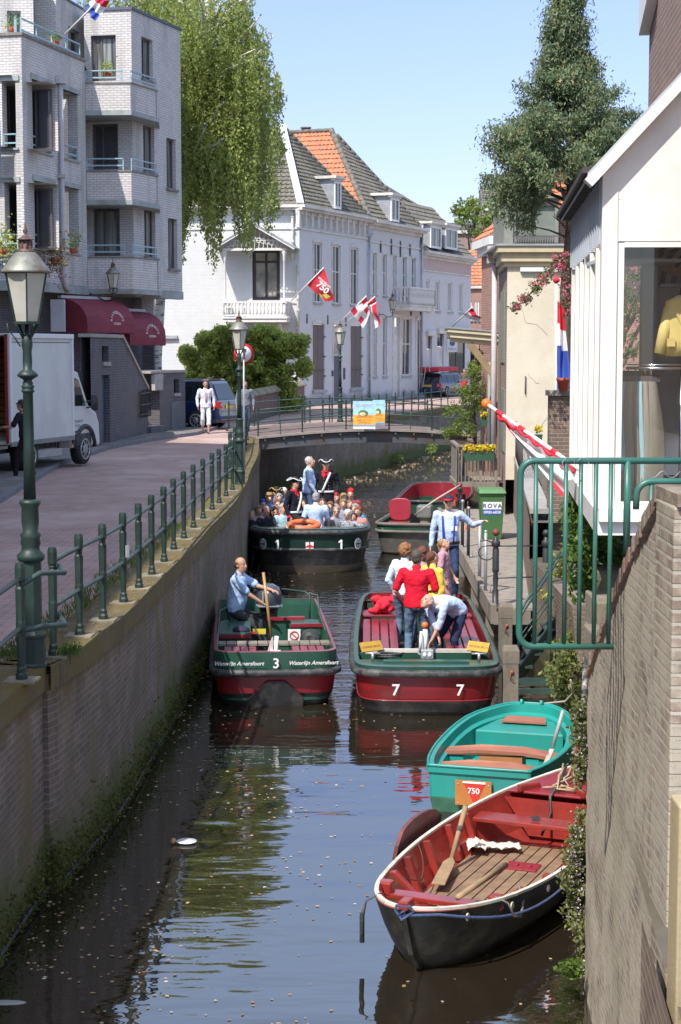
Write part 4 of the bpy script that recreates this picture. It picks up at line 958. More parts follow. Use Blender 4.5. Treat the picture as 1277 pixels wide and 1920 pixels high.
# big roof further back
p0=PY(700,333,108); p1=PY(832,412,120); e3=PY(700,420,106); e4=PY(850,440,119)
mb=MB(); roof_rows(mb,e3,e4,p1,p0,wave=.3); roof_rows(mb,e3+Vector((-7,6,0)),e3,p0,p0+Vector((-1,1,0)),wave=.3); t=thing('back_roof','long grey tiled roof rising behind the white middle house','roof',e3); mb.build('roof',m_tile,t)

# ---- lower white house with two dormers
S3_=26.4; ZD=8.45
wc=thing('white_house','lower white house with a pale pink cornice band, two dormers and shop window','house',WC+WD*S2_)
up3=[FST.hole(u0,v0,u1,v0+58) for u0,v0,u1 in ((799,524,806),(817,526,825),(840,530,848),(861,533,868))]; up3=[(h[0],h[1],up3[0][2],up3[0][3]) for h in up3]
d3=FST.hole(800,630,810,690); d3=(d3[0],d3[1],.15,d3[3]); d4=FST.hole(820,628,832,700); d4=(d4[0],d4[1],.15,d3[3]+.15); sh=FST.hole(842,630,872,700); sh=(sh[0],sh[1],.4,d3[3]+.1)
mb=MB(); FST.wall(mb,S2_+.002,S3_,0,ZD,up3+[d3,d4,sh],rev=.2); mb.build('wall',m_wh,wc)
for h in up3:window(FST,wc,h,rev=.12,style='vert',sill=m_sill,gm=m_glass2,fw=.09)
for h in (d3,d4):mb=MB(); FST.box(mb,h[0]+.02,h[1]-.02,h[2],h[3]-.8,-.15,-.08); mb.build('door',m_cream,wc); mb=MB(); FST.quad(mb,h[0],h[1],h[3]-.75,h[3],-.12); mb.build('fanlight',m_glass,wc)
window(FST,wc,sh,rev=.1,style='vert',fm=M('green_shop_frame',(.10,.17,.14),.5,.1),gm=m_glass,name='shop_window')
mb=MB(); FST.box(mb,S2_+.31,S3_,ZD-1.0,ZD-.25,0,.03); mb.build('pink_band',M('pink_plaster',(.52,.40,.36),.8,.1),wc)
mb=MB()
for h in (d3,d4):FST.box(mb,h[0]-.15,h[1]+.15,h[3]+.01,h[3]+.3,0,.2)
FST.box(mb,sh[0]-.3,S3_-.1,sh[3]+.02,sh[3]+.45,0,.35); mb.build('door_heads',m_cream,wc)
cornice(FST,wc,S2_+.32,S3_+.3,ZD,d=.45,corbels=False,m=m_cream)
pipe(FST,wc,S2_+.15,.1,ZD+1.6,m=m_zinc,hopper=False)
mb=MB(); a=RP(S2_+.3,.1,ZD+.1); c=RP(S3_+.3,.1,ZD+.1); roof_rows(mb,a,c,RP(S3_+.3,-2.8,ZD+3.4),RP(S2_+.3,-2.8,ZD+3.4)); 
mb.poly([a,RP(S2_+.3,-2.8,ZD+3.4),RP(S2_+.3,-6,ZD)]); mb.poly([c,RP(S3_+.3,-2.8,ZD+3.4),RP(S3_+.3,-6,ZD)]); mb.build('roof',m_tile,wc)
dormer(FST,wc,806,421,826,466,2.0,m_zinc); dormer(FST,wc,834,425,856,468,2.0,m_zinc)
for k,(u,v,wd_) in enumerate(((848,648,.8),)):
    t=thing('hanging_sign','small white shop sign with a round dark emblem hanging over the far street','sign',PY(u,v,105)); p=PY(u,v,105)
    mb=MB(); mb.box(tuple(p),(.62,.06,.78)); mb.build('board',M('sign_white',(.75,.77,.78),.5,.05),t)
    mb=MB(); q=p+Vector((0,-.04,.14)); mb.add([q+Vector((math.cos(i/14*2*PI)*.17,0,math.sin(i/14*2*PI)*.17)) for i in range(14)],[tuple(range(14))]); text_mb(mb,'TERUG',.17,p+Vector((0,-.035,-.26)),(1,0,0),(0,0,1)); mb.build('emblem',M('sign_blue',(.10,.16,.22),.5),t)
    mb=MB(); mb.bar(p+Vector((-.35,0,.45)),p+Vector((.3,0,.45)),.04); mb.build('arm',m_dark,t)
# number plate 7
# ---- houses at the far end of the street
m_rb=MBRICK('red_brick',(.42,.20,.14),(.33,.15,.11),(.40,.36,.32),.22,.07,.010,.004,var=.2)
m_bb=MBRICK('brown_brick',(.33,.22,.18),(.27,.18,.15),(.36,.32,.29),.22,.07,.01,.004,var=.2)
def simple_house(label,ul,ur,y,vt,vb,mat,holes=(),roof=None,depth=6,roofm=None,skew=0.0,white=True):
    a=PY(ul,655,y); c=PY(ur,655,y+skew); f=Fac((a.x,a.y),(c.x,c.y)); t=thing('brick_house',label,'house',(a.x,a.y,0))
    zt=f.at((ul+ur)/2,vt)[1]; hs_=[f.hole(*h) for h in holes]; mb=MB(); f.wall(mb,0,f.L,0,zt,hs_)
    for s_,q in ((0,f.P(0,0)),(1,f.P(f.L,0))):
        r=q-f.n*depth; mb.poly([(q.x,q.y,0),(r.x,r.y,0),(r.x,r.y,zt),(q.x,q.y,zt)])
    mb.build('wall',mat,t)
    for h in hs_:window(f,t,h,rev=.1,style='vert',sill=m_sill,fw=.08)
    mb=MB(); f.box(mb,-.1,f.L+.1,zt,zt+.2,-.3,.2); mb.build('cornice',m_cream if white else m_parap,t)
    if roof:
        mb=MB(); zr=zt+roof; roof_rows(mb,f.P(-.1,zt+.2,.2),f.P(f.L+.1,zt+.2,.2),f.P(f.L+.1,zr,-depth/2),f.P(-.1,zr,-depth/2),wave=.3)
        for a_ in (-.1,f.L+.1):mb.poly([f.P(a_,zt+.2,.1),f.P(a_,zr,-depth/2),f.P(a_,zt+.2,-depth)])
        mb.build('roof',roofm or m_tile,t)
    return t,f
simple_house('low brown brick house end with grey roof behind the dormers of the lower white house',836,915,128,438,655,m_bb,[(868,468,880,532)],1.0)
simple_house('dark red brick house at the bend of the far street',872,935,119,541,740,m_rb,[(876,566,884,600),(890,566,898,600)],2.8,roofm=m_otile)
simple_house('brown gabled house far behind the young tree',905,960,150,395,655,m_bb,[],2.5,roofm=m_tile)
# ---------------------------------------------------------------- low garden wall, street sign, round sign
m_lw=MBRICK('garden_brick',(.26,.13,.10),(.20,.10,.08),(.22,.19,.17),.22,.07,.01,.004,low=(.25,.3,(.12,.12,.09)))
a=PZ(468,795,0); c=PZ(573,760,0); f=Fac((a.x,a.y),(c.x,c.y)); lw=thing('garden_wall','low red brick garden wall with a mossy sloped coping below the shrub','wall',(a.x,a.y,0))
zt=f.at(520,748)[1]; mb=MB(); f.box(mb,0,f.L,0,1.0,-.3,0); mb.build('wall',m_lw,lw)
mb=MB(); f.box(mb,-.05,f.L+.1,1.0,1.06,-.36,.08); mb.slab([f.P(-.05,1.06,.08),f.P(-.05,1.26,-.14),f.P(-.05,1.06,-.36)],f.d*(f.L+.15)); mb.build('coping',M('mossy_coping',(.30,.25,.17),.9,.3,3,dirt=(.14,.15,.06)),lw)
# ================================================================ TREES AND SHRUBS
m_bark=M('brown_bark',(.11,.085,.06),.95,.35,9,bump=.015,bscale=22,streak=True)
def limb_path(p,q,wob,n=6,rs=random):
    p=Vector(p); q=Vector(q); out=[]
    for i in range(n+1):
        t=i/n; w=wob*math.sin(PI*t); out.append(p.lerp(q,t)+Vector((rs.uniform(-w,w),rs.uniform(-w,w),rs.uniform(-w,w)*.5)))
    return out
def tree_thing(name,label,loc,mat,trunk_path,trunk_r,limbs,cloud,size,barkm=None,down=0.0,asp=.55,flat=0.0,seed=1,group=None,cat='tree'):
    t=thing(name,label,cat,loc,0,group)
    rs=np.random.RandomState(seed)
    if trunk_path is not None:
        mb=MB(); mb.tube(trunk_path,list(np.linspace(trunk_r,trunk_r*.35,len(trunk_path))),10); tr=mb.build('trunk',barkm or m_bark,t)
        if limbs:
            mb=MB()
            for l,r in limbs:mb.tube(l,list(np.linspace(r,r*.25,len(l))),6)
            mb.build('limbs',barkm or m_bark,tr)
    P=np.asarray(cloud,np.float32); A,B=rnd_leaves(P,size,flat,down,rs,asp); quads_np('crown',P,A,B,mat,t); return t
# weeping birch
m_bb_,nt,n,b=_new('birch_bark')
tc=_n(nt,'ShaderNodeTexCoord'); f_=_noise(nt,tc.outputs['Object'],3.0,6,.7,(.7,.7,4.5)); nt.links.new(_ramp(nt,f_,[(.40,(.06,.055,.05)),(.47,(.58,.56,.50))]),b.inputs['Base Color']); b.inputs['Roughness'].default_value=.8
BT=PY(291,655,67.5); rs=np.random.RandomState(11)
trk=[Vector((BT.x,67.5,0)),Vector((BT.x+.05,67.5,2.5)),Vector((BT.x+.25,67.6,5.2)),Vector((BT.x+.7,67.8,8.5)),Vector((BT.x+1.5,68,12)),Vector((BT.x+2.0,68,14.5)),Vector((BT.x+2.1,68,16.6))]
bc=Vector((-5.6,68.2,0)); strands=[]; limbs=[]
for i in range(46):
    z0=rs.uniform(6.2,16); t_=z0/16.6; k=min(5,int(t_*6)); base=trk[k].lerp(trk[k+1],t_*6-k) if k < 6 else trk[6]
    az=rs.uniform(0,2*PI); L=rs.uniform(2.4,4.3)*(1.0 if z0 < 14 else max(.4,(21-z0)/7)); dr_=Vector((math.cos(az),math.sin(az),0))
    end=base+dr_*L+Vector((0,0,rs.uniform(.8,2.8))); 
    if end.x > -2.6:end.x=-2.6-rs.uniform(0,.5)
    lp=limb_path(base,end,.25,6,random); limbs.append((lp,.10))
    for j in range(52):
        s_=rs.uniform(.2,1.0); kk=min(5,int(s_*6)); q=lp[kk].lerp(lp[kk+1],s_*6-kk); a2=rs.uniform(0,2*PI); r2=rs.uniform(.1,1.05)
        strands.append((q+Vector((math.cos(a2)*r2,math.sin(a2)*r2,rs.uniform(-.2,.5))),rs.uniform(1.0,4.0)))
for j in range(620):strands.append((Vector((rs.uniform(-6.4,-2.3),68+rs.normal(0,1.6),rs.uniform(8.5,15.5))),rs.uniform(2,4.6)))
for j in range(420):strands.append((Vector((rs.uniform(-10.2,-5),68.5+rs.normal(0,1.6),rs.uniform(14.6,17.6))),rs.uniform(1,2.5)))
cl=[]
for q,L in strands:
    n_=int(L*17); tt=rs.random(n_)**.8; sw_=rs.normal(0,.10,2); 
    P=np.stack([q.x+sw_[0]*tt*2+rs.normal(0,.055,n_),q.y+sw_[1]*tt*2+rs.normal(0,.055,n_),q.z-tt*L+rs.normal(0,.05,n_)],1); cl.append(P)
cl=np.concatenate(cl); lim=6.4+1.4*np.abs(np.sin(cl[:,0]*2.1+1))+.8*np.sin(cl[:,0]*5.3); cl=cl[(cl[:,2]> lim)& (cl[:,0]< np.interp(cl[:,2],[6.5,9.5,13,14.3,15.5,17],[-2.95,-2.35,-2.3,-2.9,-3.35,-3.8])+.16*np.sin(cl[:,2]*3.1)+.12*np.sin(cl[:,2]*7.7)+rs.normal(0,.1,len(cl)))]
cl=cl[(cl[:,0]> -6.5)| (cl[:,2]> 13.4)| (rs.random(len(cl))< .12)]
m_birch=MLEAF('birch_leaves',[(.24,.31,.07),(.36,.42,.12),(.28,.35,.08),(.42,.46,.15),(.17,.22,.05)],.45,.55)
tree_thing('weeping_birch','tall weeping birch with white trunk and hanging light green strands behind the apartment block',(BT.x,67.5,0),m_birch,trk,.24,limbs,cl,.066,m_bb_,down=1.2,seed=4)
print('birch leaves',len(cl))
# conifer
CX,CY=PY(1063,655,36).x,36.0
prof=[(430,1.2),(400,2.6),(370,3.0),(330,3.2),(290,3.3),(255,3.2),(215,2.8),(185,2.2),(150,1.5),(120,1.05),(90,.85),(50,.62),(10,.5),(-30,.3),(-55,.12)]
pv=np.array([a for a,_ in prof][::-1],float); pr=np.array([b_ for _,b_ in prof][::-1])*.5
rs=np.random.RandomState(5); cl=[]; limbs=[]
for i in range(330):
    v=440-500*rs.random()**.92; z=2.8+(655-v)/3200*36; r=float(np.interp(v,pv,pr)); az=rs.uniform(0,2*PI); L=r*rs.uniform(.62,1.12)*(1.0 if math.cos(az)< 0 else .93)
    dr_=np.array([math.cos(az),math.sin(az)]); lift=.35*L
    base=Vector((CX,CY,z-lift)); end=Vector((CX+dr_[0]*L-.10,CY+dr_[1]*L,z+rs.uniform(-.1,.15)))
    if rs.random()< .25:limbs.append((limb_path(base,end,.05,4,random),.028))
    m_=2+int(L*5)
    for k in range(m_):
        t_=.42+.60*(k+rs.random())/m_; c_=np.array(base.lerp(end,t_)); rad=.07+.09*rs.random()
        n_=92; P=c_+rs.normal(0,1,(n_,3))*np.array([rad,rad,rad*.5]); P[:,2]-=np.abs(rs.normal(0,.13,n_)); cl.append(P)
cl=np.concatenate(cl); uu=638.5+cl[:,0]/36*3200; vv=655-(cl[:,2]-2.8)/36*3200; cl=cl[vv < np.interp(uu,[900,950,1000,1020,1060,1100,1130,1190],[400,432,425,350,322,350,372,345])+rs.normal(0,12,len(uu))]
m_conif=MLEAF('conifer_needles',[(.10,.165,.09),(.17,.25,.13),(.13,.20,.11),(.30,.28,.12),(.22,.30,.17)],.55,.3)
tree_thing('conifer_tree','dark blue-green conifer with a ragged pointed crown rising above the cream house',(CX,CY,0),m_conif,[Vector((CX-.02,CY,-.1)),Vector((CX-.03,CY,2)),Vector((CX-.05,CY,4)),Vector((CX+.05,CY,5.5)),Vector((CX,CY,8)),Vector((CX,CY,10.3))],.155,limbs,cl,.044,down=1.0,asp=.36,seed=6)
print('conifer',len(cl))
def clumps(centers,n,rs,squash=.8):
    out=[]
    for (x,y,z,r) in centers:
        P=rs.normal(0,1,(n,3)); P /=np.linalg.norm(P,axis=1)[:,None]; P*=(r*(.25+1.05*rs.random(n)**.8))[:,None]; P[:,2]*=squash; out.append(P+np.array([x,y,z]))
    return np.concatenate(out)
def cloud_px(pts,y,spread,n,rad,rs,sub=5):
    cs=[]
    for (u,v,ru,rv) in pts:
        for _ in range(sub):
            a=rs.uniform(0,2*PI); q=math.sqrt(rs.random()); p=PY(u+math.cos(a)*ru*q,v+math.sin(a)*rv*q,y+rs.uniform(-spread,spread)); cs.append((p.x,p.y,p.z,rad*rs.uniform(.6,1.3)))
    return clumps(cs,n,rs)
rs=np.random.RandomState(8)
m_shrub=MLEAF('shrub_leaves',[(.25,.38,.07),(.40,.52,.10),(.58,.60,.14),(.34,.32,.10),(.16,.26,.05)],.45,.5)
SP=[(375,690,22,35),(410,665,30,40),(450,680,35,45),(490,690,35,40),(525,700,30,40),(470,640,40,20),(525,645,35,18),(550,655,20,12),(400,640,30,14),(440,735,60,18),(520,730,35,18)]
SP+=[(380,745,40,18),(440,755,60,18),(520,755,50,18),(360,720,16,30),(420,710,60,40),(500,715,55,40)]
SP+=[(570,690,10,14),(352,665,12,14),(560,640,18,8),(430,625,30,12),(500,622,20,10),(385,640,10,14)]
cl=cloud_px(SP,76,1.8,60,.21,rs,66); b0=PY(470,655,77)
tree_thing('broad_shrub','broad yellow-green shrub growing against the white corner house',(b0.x,77,0),m_shrub,[Vector((b0.x,77,0)),Vector((b0.x+.2,77,1.2)),Vector((b0.x+.1,77,2.6))],.09,[(limb_path((b0.x+.1,77,.6),PY(u,v,77),.15),.04) for u,v,_,_ in SP[:8]],cl,.075,seed=9,cat='shrub')
# young tree far off
SP=[(885,385,28,12),(870,405,25,14),(910,400,22,16),(895,425,30,14),(860,395,14,8),(925,415,14,16),(930,385,10,5)]
cl=cloud_px(SP,124,1.2,50,.36,rs,8); b0=PY(888,655,124)
m_lite=MLEAF('young_leaves',[(.18,.26,.05),(.26,.34,.08),(.14,.20,.04)],.5,.45)
tree_thing('young_tree','sparse light green young tree rising above the far roofs',(b0.x,124,0),m_lite,[Vector((b0.x,124,0)),Vector((b0.x+.1,124,8)),Vector((b0.x,124,13))],.16,[(limb_path((b0.x,124,8.5),PY(u,v,124),.3),.06) for u,v,_,_ in SP],cl,.13,seed=3)
# green hedge mass at the end of the street
cl=cloud_px([(878,690,24,30),(860,720,12,20)],117,1,120,.5,rs,12); b0=PY(875,740,117)
tree_thing('street_tree','dark green foliage at the far end of the street behind the shop window',(b0.x,117,0),MLEAF('dark_leaves',[(.03,.06,.015),(.06,.10,.02)],.5,.3),[Vector((b0.x,117,0)),Vector((b0.x,117,2.2))],.12,[],cl,.12,seed=3)
# light shrub hanging over the far right bank beside the bridge
SP=[(885,720,16,28),(868,745,24,20),(855,775,22,18),(885,770,20,30),(870,805,24,14),(850,812,16,6),(888,690,8,14),(896,740,8,50)]
cl=cloud_px(SP,50.5,.5,46,.16,rs,12); b0=PY(893,820,50.5)
tree_thing('bank_shrub','thin fresh green shrub hanging beside the right end of the bridge',(b0.x,50.5,0),m_lite,[Vector((b0.x,50.5,-.3)),Vector((b0.x-.05,50.5,.8)),Vector((b0.x-.1,50.5,2))],.04,[(limb_path((b0.x,50.5,0),PY(u,v,50.5),.1),.02) for u,v,_,_ in SP],cl,.038,seed=3,cat='shrub')
cl=cloud_px([(812,838,10,6),(720,850,8,6),(745,858,5,4)],72,1.5,60,.2,rs,5)
A,B=rnd_leaves(cl,.05,rs=rs); stuff(quads_np('wall_weeds',cl,A,B,m_lite))
# hawthorn behind the bay window: pink blossom branch reaching left, crown behind the glass
m_haw=MLEAF('hawthorn_leaves',[(.07,.12,.03),(.12,.18,.04),(.05,.08,.02)],.5,.3); m_pink=MLEAF('pink_blossom',[(.62,.12,.18),(.72,.22,.28),(.50,.07,.12),(.8,.35,.38)],.6,.3)
hx,hy=PY(1120,655,27).x,27.0; ht=thing('hawthorn','hawthorn with a pink blossoming branch in front of the cream wall','tree',(hx,hy,-.1))
mb=MB(); mb.tube([(hx,hy,-.1),(hx+.1,hy,1.5),(hx+.1,hy,3.0),(hx+.2,hy,5)],[.12,.1,.08,.05],8); mb.build('trunk',m_bark,ht)
br_=[PY(1090,470,27),PY(1062,480,27),PY(1040,500,27),PY(1018,525,27),PY(995,550,27),PY(968,576,27)]
mb=MB(); mb.tube([Vector((hx+.1,hy,3.4))]+br_,list(np.linspace(.04,.008,7)),6)
for u,v in ((1190,560),(1200,640),(1180,600),(1175,520),(1205,530),(1170,665),(1063,545),(1210,590)):mb.tube(limb_path((hx+.1,hy,2.2),PY(u,v,27),.08),[.03]*7,5)
mb.build('limbs',m_bark,ht)
SP=[(1040,503,18,8),(1062,490,8,16),(1062,535,7,24),(1020,522,12,9),(1005,540,10,12),(985,562,10,8),(968,576,5,4),(1064,575,8,14),(1050,484,14,6)]
SPB=[(1185,540,22,30),(1190,600,22,40),(1180,650,20,25),(1205,560,12,40),(1170,590,8,50),(1195,510,16,12)]
SPC=[(1105,500,30,60),(1140,480,30,60),(1120,420,30,30),(1150,560,20,40)]
cl=np.concatenate([cloud_px(SP,27,.3,14,.08,rs,9),cloud_px(SPB+SPC,27,.35,20,.10,rs,13)]); A,B=rnd_leaves(cl,.026,rs=rs); quads_np('crown',cl,A,B,m_haw,ht)
cl=np.concatenate([cloud_px(SP,26.9,.25,17,.055,rs,9),cloud_px(SPB+SPC,27,.3,10,.05,rs,7)]); A,B=rnd_leaves(cl,.020,rs=rs); quads_np('blossom',cl,A,B,m_pink,ht)
# green garden under the bay, plants on the bank, creepers
def plant(name,label,SPx,y,sp,n,rad,size,mat,sub=8,cat='plant',z0=-.6):
    cl=cloud_px(SPx,y,sp,n,rad,rs,sub); c=cl.mean(0); t=thing(name,label,cat,(float(c[0]),float(c[1]),z0))
    A,B=rnd_leaves(cl,size,rs=rs); quads_np('foliage',cl,A,B,mat,t)
    mb=MB()
    for u,v,ru,rv in SPx[:5]:p=PY(u,v,y); mb.tube([(p.x+.05,p.y,p.z-.5),(p.x,p.y,p.z)],.006,5)
    mb.build('stems',m_haw,t); return t
m_fresh=MLEAF('fresh_leaves',[(.10,.19,.03),(.17,.27,.05),(.07,.13,.02),(.22,.31,.08)],.45,.4)
plant('leafy_shrub','lush green shrub filling the garden under the white bay window',[(1090,1010,20,25),(1110,1040,30,40),(1150,1030,30,30),(1190,1025,30,25),(1100,1085,20,30),(1140,1010,20,15),(1215,1010,15,20),(1085,960,12,30)],19.5,.7,60,.16,.045,m_fresh,10)
plant('flowering_weed','loose green weeds with small yellow flowers beside the green stairs',[(1045,1080,12,40),(1032,1110,14,30),(1055,1060,8,20)],25.5,.3,24,.12,.03,MLEAF('yellow_weed',[(.12,.20,.04),(.25,.30,.06),(.5,.45,.05),(.08,.14,.03)],.5,.3),9)
SPW=[(1078,1190,8,40),(1062,1230,14,25),(1048,1260,14,15),(1085,1270,10,60),(1070,1310,12,30),(1055,1290,14,18)]
plant('bank_grass','tall grass and weeds hanging over the bank wall above the teal boat',SPW,22.2,.9,46,.12,.035,MLEAF('bank_grass_leaf',[(.13,.18,.04),(.20,.25,.07),(.09,.13,.03),(.24,.22,.10)],.6,.3),10)
SPV=[(1088,1560,9,40),(1080,1600,14,30),(1082,1650,18,40),(1090,1700,18,40),(1095,1760,14,40),(1100,1830,10,40),(1098,1900,12,30),(1092,1420,6,50),(1090,1350,5,40),(1105,1960,12,40)]
cr=plant('flowering_creeper','creeper with tiny lilac flowers hanging on the wall beside the red rowing boat',SPV,12.9,.18,70,.075,.020,MLEAF('creeper_leaf',[(.14,.17,.04),(.22,.24,.08),(.09,.12,.03),(.26,.22,.10)],.6,.3),12,z0=-1.5)
cl=cloud_px(SPV,12.75,.12,8,.08,rs,12); A,B=rnd_leaves(cl,.010,rs=rs); quads_np('blossom',cl,A,B,MLEAF('lilac_blossom',[(.55,.42,.55),(.70,.60,.68)],.6,.3),cr)
SPF=[(1068,1822,12,14)]
cl=cloud_px([(1068,1818,13,12)],12.2,.1,60,.05,rs,9); t=thing('fern','small bright green fern at the waterline below the creeper','plant',(1.65,12.2,-2))
A,B=rnd_leaves(cl,.022,.5,rs=rs); quads_np('fronds',cl,A,B,m_fresh,t)
# ================================================================ THE RIGHT BANK
def FV(p0,p1):return Fac(p0,p1)
m_fw=MBRICK('weathered_brick',(.37,.27,.215),(.28,.21,.17),(.52,.48,.40),.21,.062,.011,.018,(.43,.385,.305),(.42,.56),2.4,var=.55,streak=(.37,.34,.24),rough=.9)
m_fcap=M('weathered_cap',(.20,.15,.12),.9,.35,6,bump=.01,dirt=(.30,.26,.18))
fw_=thing('canal_side_wall','weathered brick wall with sloping coping at the right edge, close to the bridge','wall',(1.84,12.5,-2))
Wf=(rx(12.5),12.5); Wn=(rx(8.6)+.10,8.6); FWL=Fac(Wf,Wn)
zf=PY(1110,1272,12.5).z; zn=PY(1240,940,8.6).z
N_=14; pts=[(FWL.L*i/N_,zf+(zn-zf)*(i/N_)+.05*math.sin(i/N_*PI)) for i in range(N_+1)]
mb=MB(); th=.32; rsr=random.Random(5)
rows=46; cols_=26; vs=[]
for j in range(rows+1):
    for i in range(cols_+1):
        a=FWL.L*i/cols_; zt_=float(np.interp(a,[p[0] for p in pts],[p[1] for p in pts])); z=-2.4+(zt_+2.4)*j/rows
        edge=i in (0,)
        vs.append(FWL.P(a+(rsr.uniform(-.012,.012) if edge else 0)+(.05*math.sin(j*.7)*.3 if edge else 0),z,rsr.uniform(-.006,.006)+.004*math.sin(j*.5+i*.3)))
mb.add(vs,[(j*(cols_+1)+i,j*(cols_+1)+i+1,(j+1)*(cols_+1)+i+1,(j+1)*(cols_+1)+i) for j in range(rows) for i in range(cols_)],0,True)
far=[vs[j*(cols_+1)] for j in range(rows+1)]
for j in range(rows):mb.poly([far[j],far[j+1],far[j+1]-FWL.n*th,far[j]-FWL.n*th])
mb.build('wall',m_fw,fw_,uvt=FWL.d)
mb=MB(); rl_=random.Random(3); a=0.0
while a < FWL.L-.03:  # rowlock bricks laid on edge along the slope
    b_=min(FWL.L,a+.072); zz=lambda x:float(np.interp(x,[p[0] for p in pts],[p[1] for p in pts])); o=rl_.uniform(-.008,.008)
    q=[FWL.P(a+.004,zz(a)+.002,.022+o),FWL.P(b_-.004,zz(b_)+.002,.022+o),FWL.P(b_-.004,zz(b_)+.085+o,.022+o),FWL.P(a+.004,zz(a)+.085+o,.022+o)]
    mb.slab(q,FWL.n*-(th+.04),mi=rl_.choice((0,0,1))); a=b_
mb.build('coping',[m_fcap,M('cap_brick_red',(.26,.15,.12),.9,.3,8,bump=.008)],fw_)
pr_=thing('brick_pier','square brick pier at the right edge of the picture, end of the sloping wall','pier',(Wn[0]+.2,8.4,-2))
zp=PY(1255,936,8.5).z
mb=MB(); mb.slab([(Wn[0]-.02,8.62,-2.2),(Wn[0]+.5,8.62,-2.2),(Wn[0]+.5,8.1,-2.2),(Wn[0]-.03,8.1,-2.2)],(0,0,zp+2.2)); mb.build('wall',m_fw,pr_,bevel=.012)
mb=MB(); mb.box((Wn[0]+.25,8.36,zp+.03),(.54,.58,.06)); mb.build('cap',m_fcap,pr_)
x0=PY(1263,1600,7.2).x; wp=thing('wooden_post','pale wooden post at the lower right corner in front of the pier','post',(x0+.1,7.2,-2)); mb=MB(); mb.box((x0+.1,7.2,(PY(1265,1500,7.2).z-2.2)/2),(.2,.2,PY(1265,1500,7.2).z+2.2)); tw=mb.build('post',M('pale_wood',(.42,.34,.20),.8,.2,3,streak=True,bump=.004),wp,bevel=.01)
# green tubular safety fence in front
m_fg=M('green_tube_paint',(.035,.15,.115),.38,.12,8,dirt=(.05,.12,.10))
gf=thing('tube_fence','green tubular steel fence panel reaching out over the water at the right','fence',(1.2,10,1))
Yg=10.0; zt=PY(1000,864,Yg).z; zb=PY(1000,1212,Yg).z; xl=PY(975,1000,Yg).x; xr=PY(1330,864,Yg).x; rr=.05
mb=MB(); cr_=lambda cx,cz,a0,a1:[Vector((cx+rr*1.6*math.cos(a),Yg,cz+rr*1.6*math.sin(a))) for a in np.linspace(a0,a1,6)]
path=[Vector((xr,Yg,zt))]+cr_(xl+rr*1.6,zt-rr*1.6,PI/2,PI)+cr_(xl+rr*1.6,zb+rr*1.6,PI,1.5*PI)+[Vector((PY(1150,1212,Yg).x,Yg,zb))]
mb.tube(path,.0195,12); mb.build('frame_tube',m_fg,gf)
for u in (1004,1032.5,1060,1088,1116,1144):x=PY(u,1000,Yg).x; mb=MB(); mb.tube([(x,Yg,zb),(x,Yg,zt)],.0135,9); mb.build('bar',m_fg,gf)
x=PY(1175,1000,Yg).x; mb=MB(); mb.tube([(x,Yg,1.60),(x,Yg,zt)],.021,10); mb.build('post',m_fg,gf)
mb=MB(); rs_=random.Random(3)
for u in (1060,):p=PY(u,868,Yg-.03); mb.tube([p+Vector((.06*math.cos(k*.9)+k*.012,.015*math.sin(k),.05*math.sin(k*.9)*(1+.2*rs_.random())-.02)) for k in range(11)],.0016,4)
p=PY(1205,880,Yg-.03); mb.tube([p+Vector((.02*k,0,-.05*abs(math.sin(k*.55)))) for k in range(12)],.002,4); mb.build('wire',m_zinc,gf)
g2=thing('tube_fence','lower nearer green tubular fence frame with rounded corner above the brick pier','fence',(1.7,9.3,1))
Yg=9.3; zt=PY(1200,903,Yg).z; xl=PY(1192,1000,Yg).x; xr=PY(1340,903,Yg).x
mb=MB(); mb.tube([Vector((xr,Yg,zt))]+cr_(xl+rr*1.6,zt-rr*1.6,PI/2,PI)+[Vector((xl,Yg,1.93))],.0185,12); mb.build('frame_tube',m_fg,g2)
for u in (1220,1248,1272):x=PY(u,1000,Yg).x; mb=MB(); mb.tube([(x,Yg,1.5),(x,Yg,zt)],.0125,9); mb.build('bar',m_fg,g2)
# ---- white shop bay
m_wpaint=M('white_gloss_paint',(.80,.79,.76),.4,.04,1.5,dirt=(.70,.69,.64)); m_corr=M('grey_blue_sheet',(.42,.46,.52),.5,.1,3)
Bn=Vector((PY(1125,700,14.5).x,14.5,0)); Bf=Vector((Bn.x+.082*4.87,19.37,0)); sh_=thing('shop_bay','white painted shop bay with a sloping roof edge and large window full of clothes','shop',(Bn.x,14.5,1.4))
FSd=Fac((Bf.x,Bf.y),(Bn.x,Bn.y)); FFr=Fac((Bn.x,Bn.y),(Bn.x+2.4,Bn.y-.12))
zb=PY(1131,958,14.5).z; zbb=PY(1131,1003,14.5).z; ztn=PY(1121,318,14.5).z; zsl=PY(1121,452,14.5).z; zw1=FFr.at(1200,452)[1]; zw0=FFr.at(1200,946)[1]; aw=FFr.at(1161,700)[0]
mb=MB(); FFr.box(mb,0,aw-.03,zbb+.0,ztn,-.12,0)  # corner board
rise=(PY(1277,150,14.5).z-ztn)/(PY(1277,150,14.5).x-PY(1121,318,14.5).x)
mb.poly([FFr.P(aw-.03,zw1,-.01),FFr.P(2.4,zw1,-.01),FFr.P(2.4,ztn+rise*2.4,-.01),FFr.P(0,ztn,-.01),FFr.P(0,zw1+.2,-.01)]); mb.build('front_boards',m_wpaint,sh_)
mb=MB(); FFr.box(mb,-.0,2.4,zw0-.14,zw0-.03,-.1,.10); FFr.box(mb,0,2.4,zbb,zw0-.141,-.1,.03); mb.build('sill',m_wpaint,sh_)
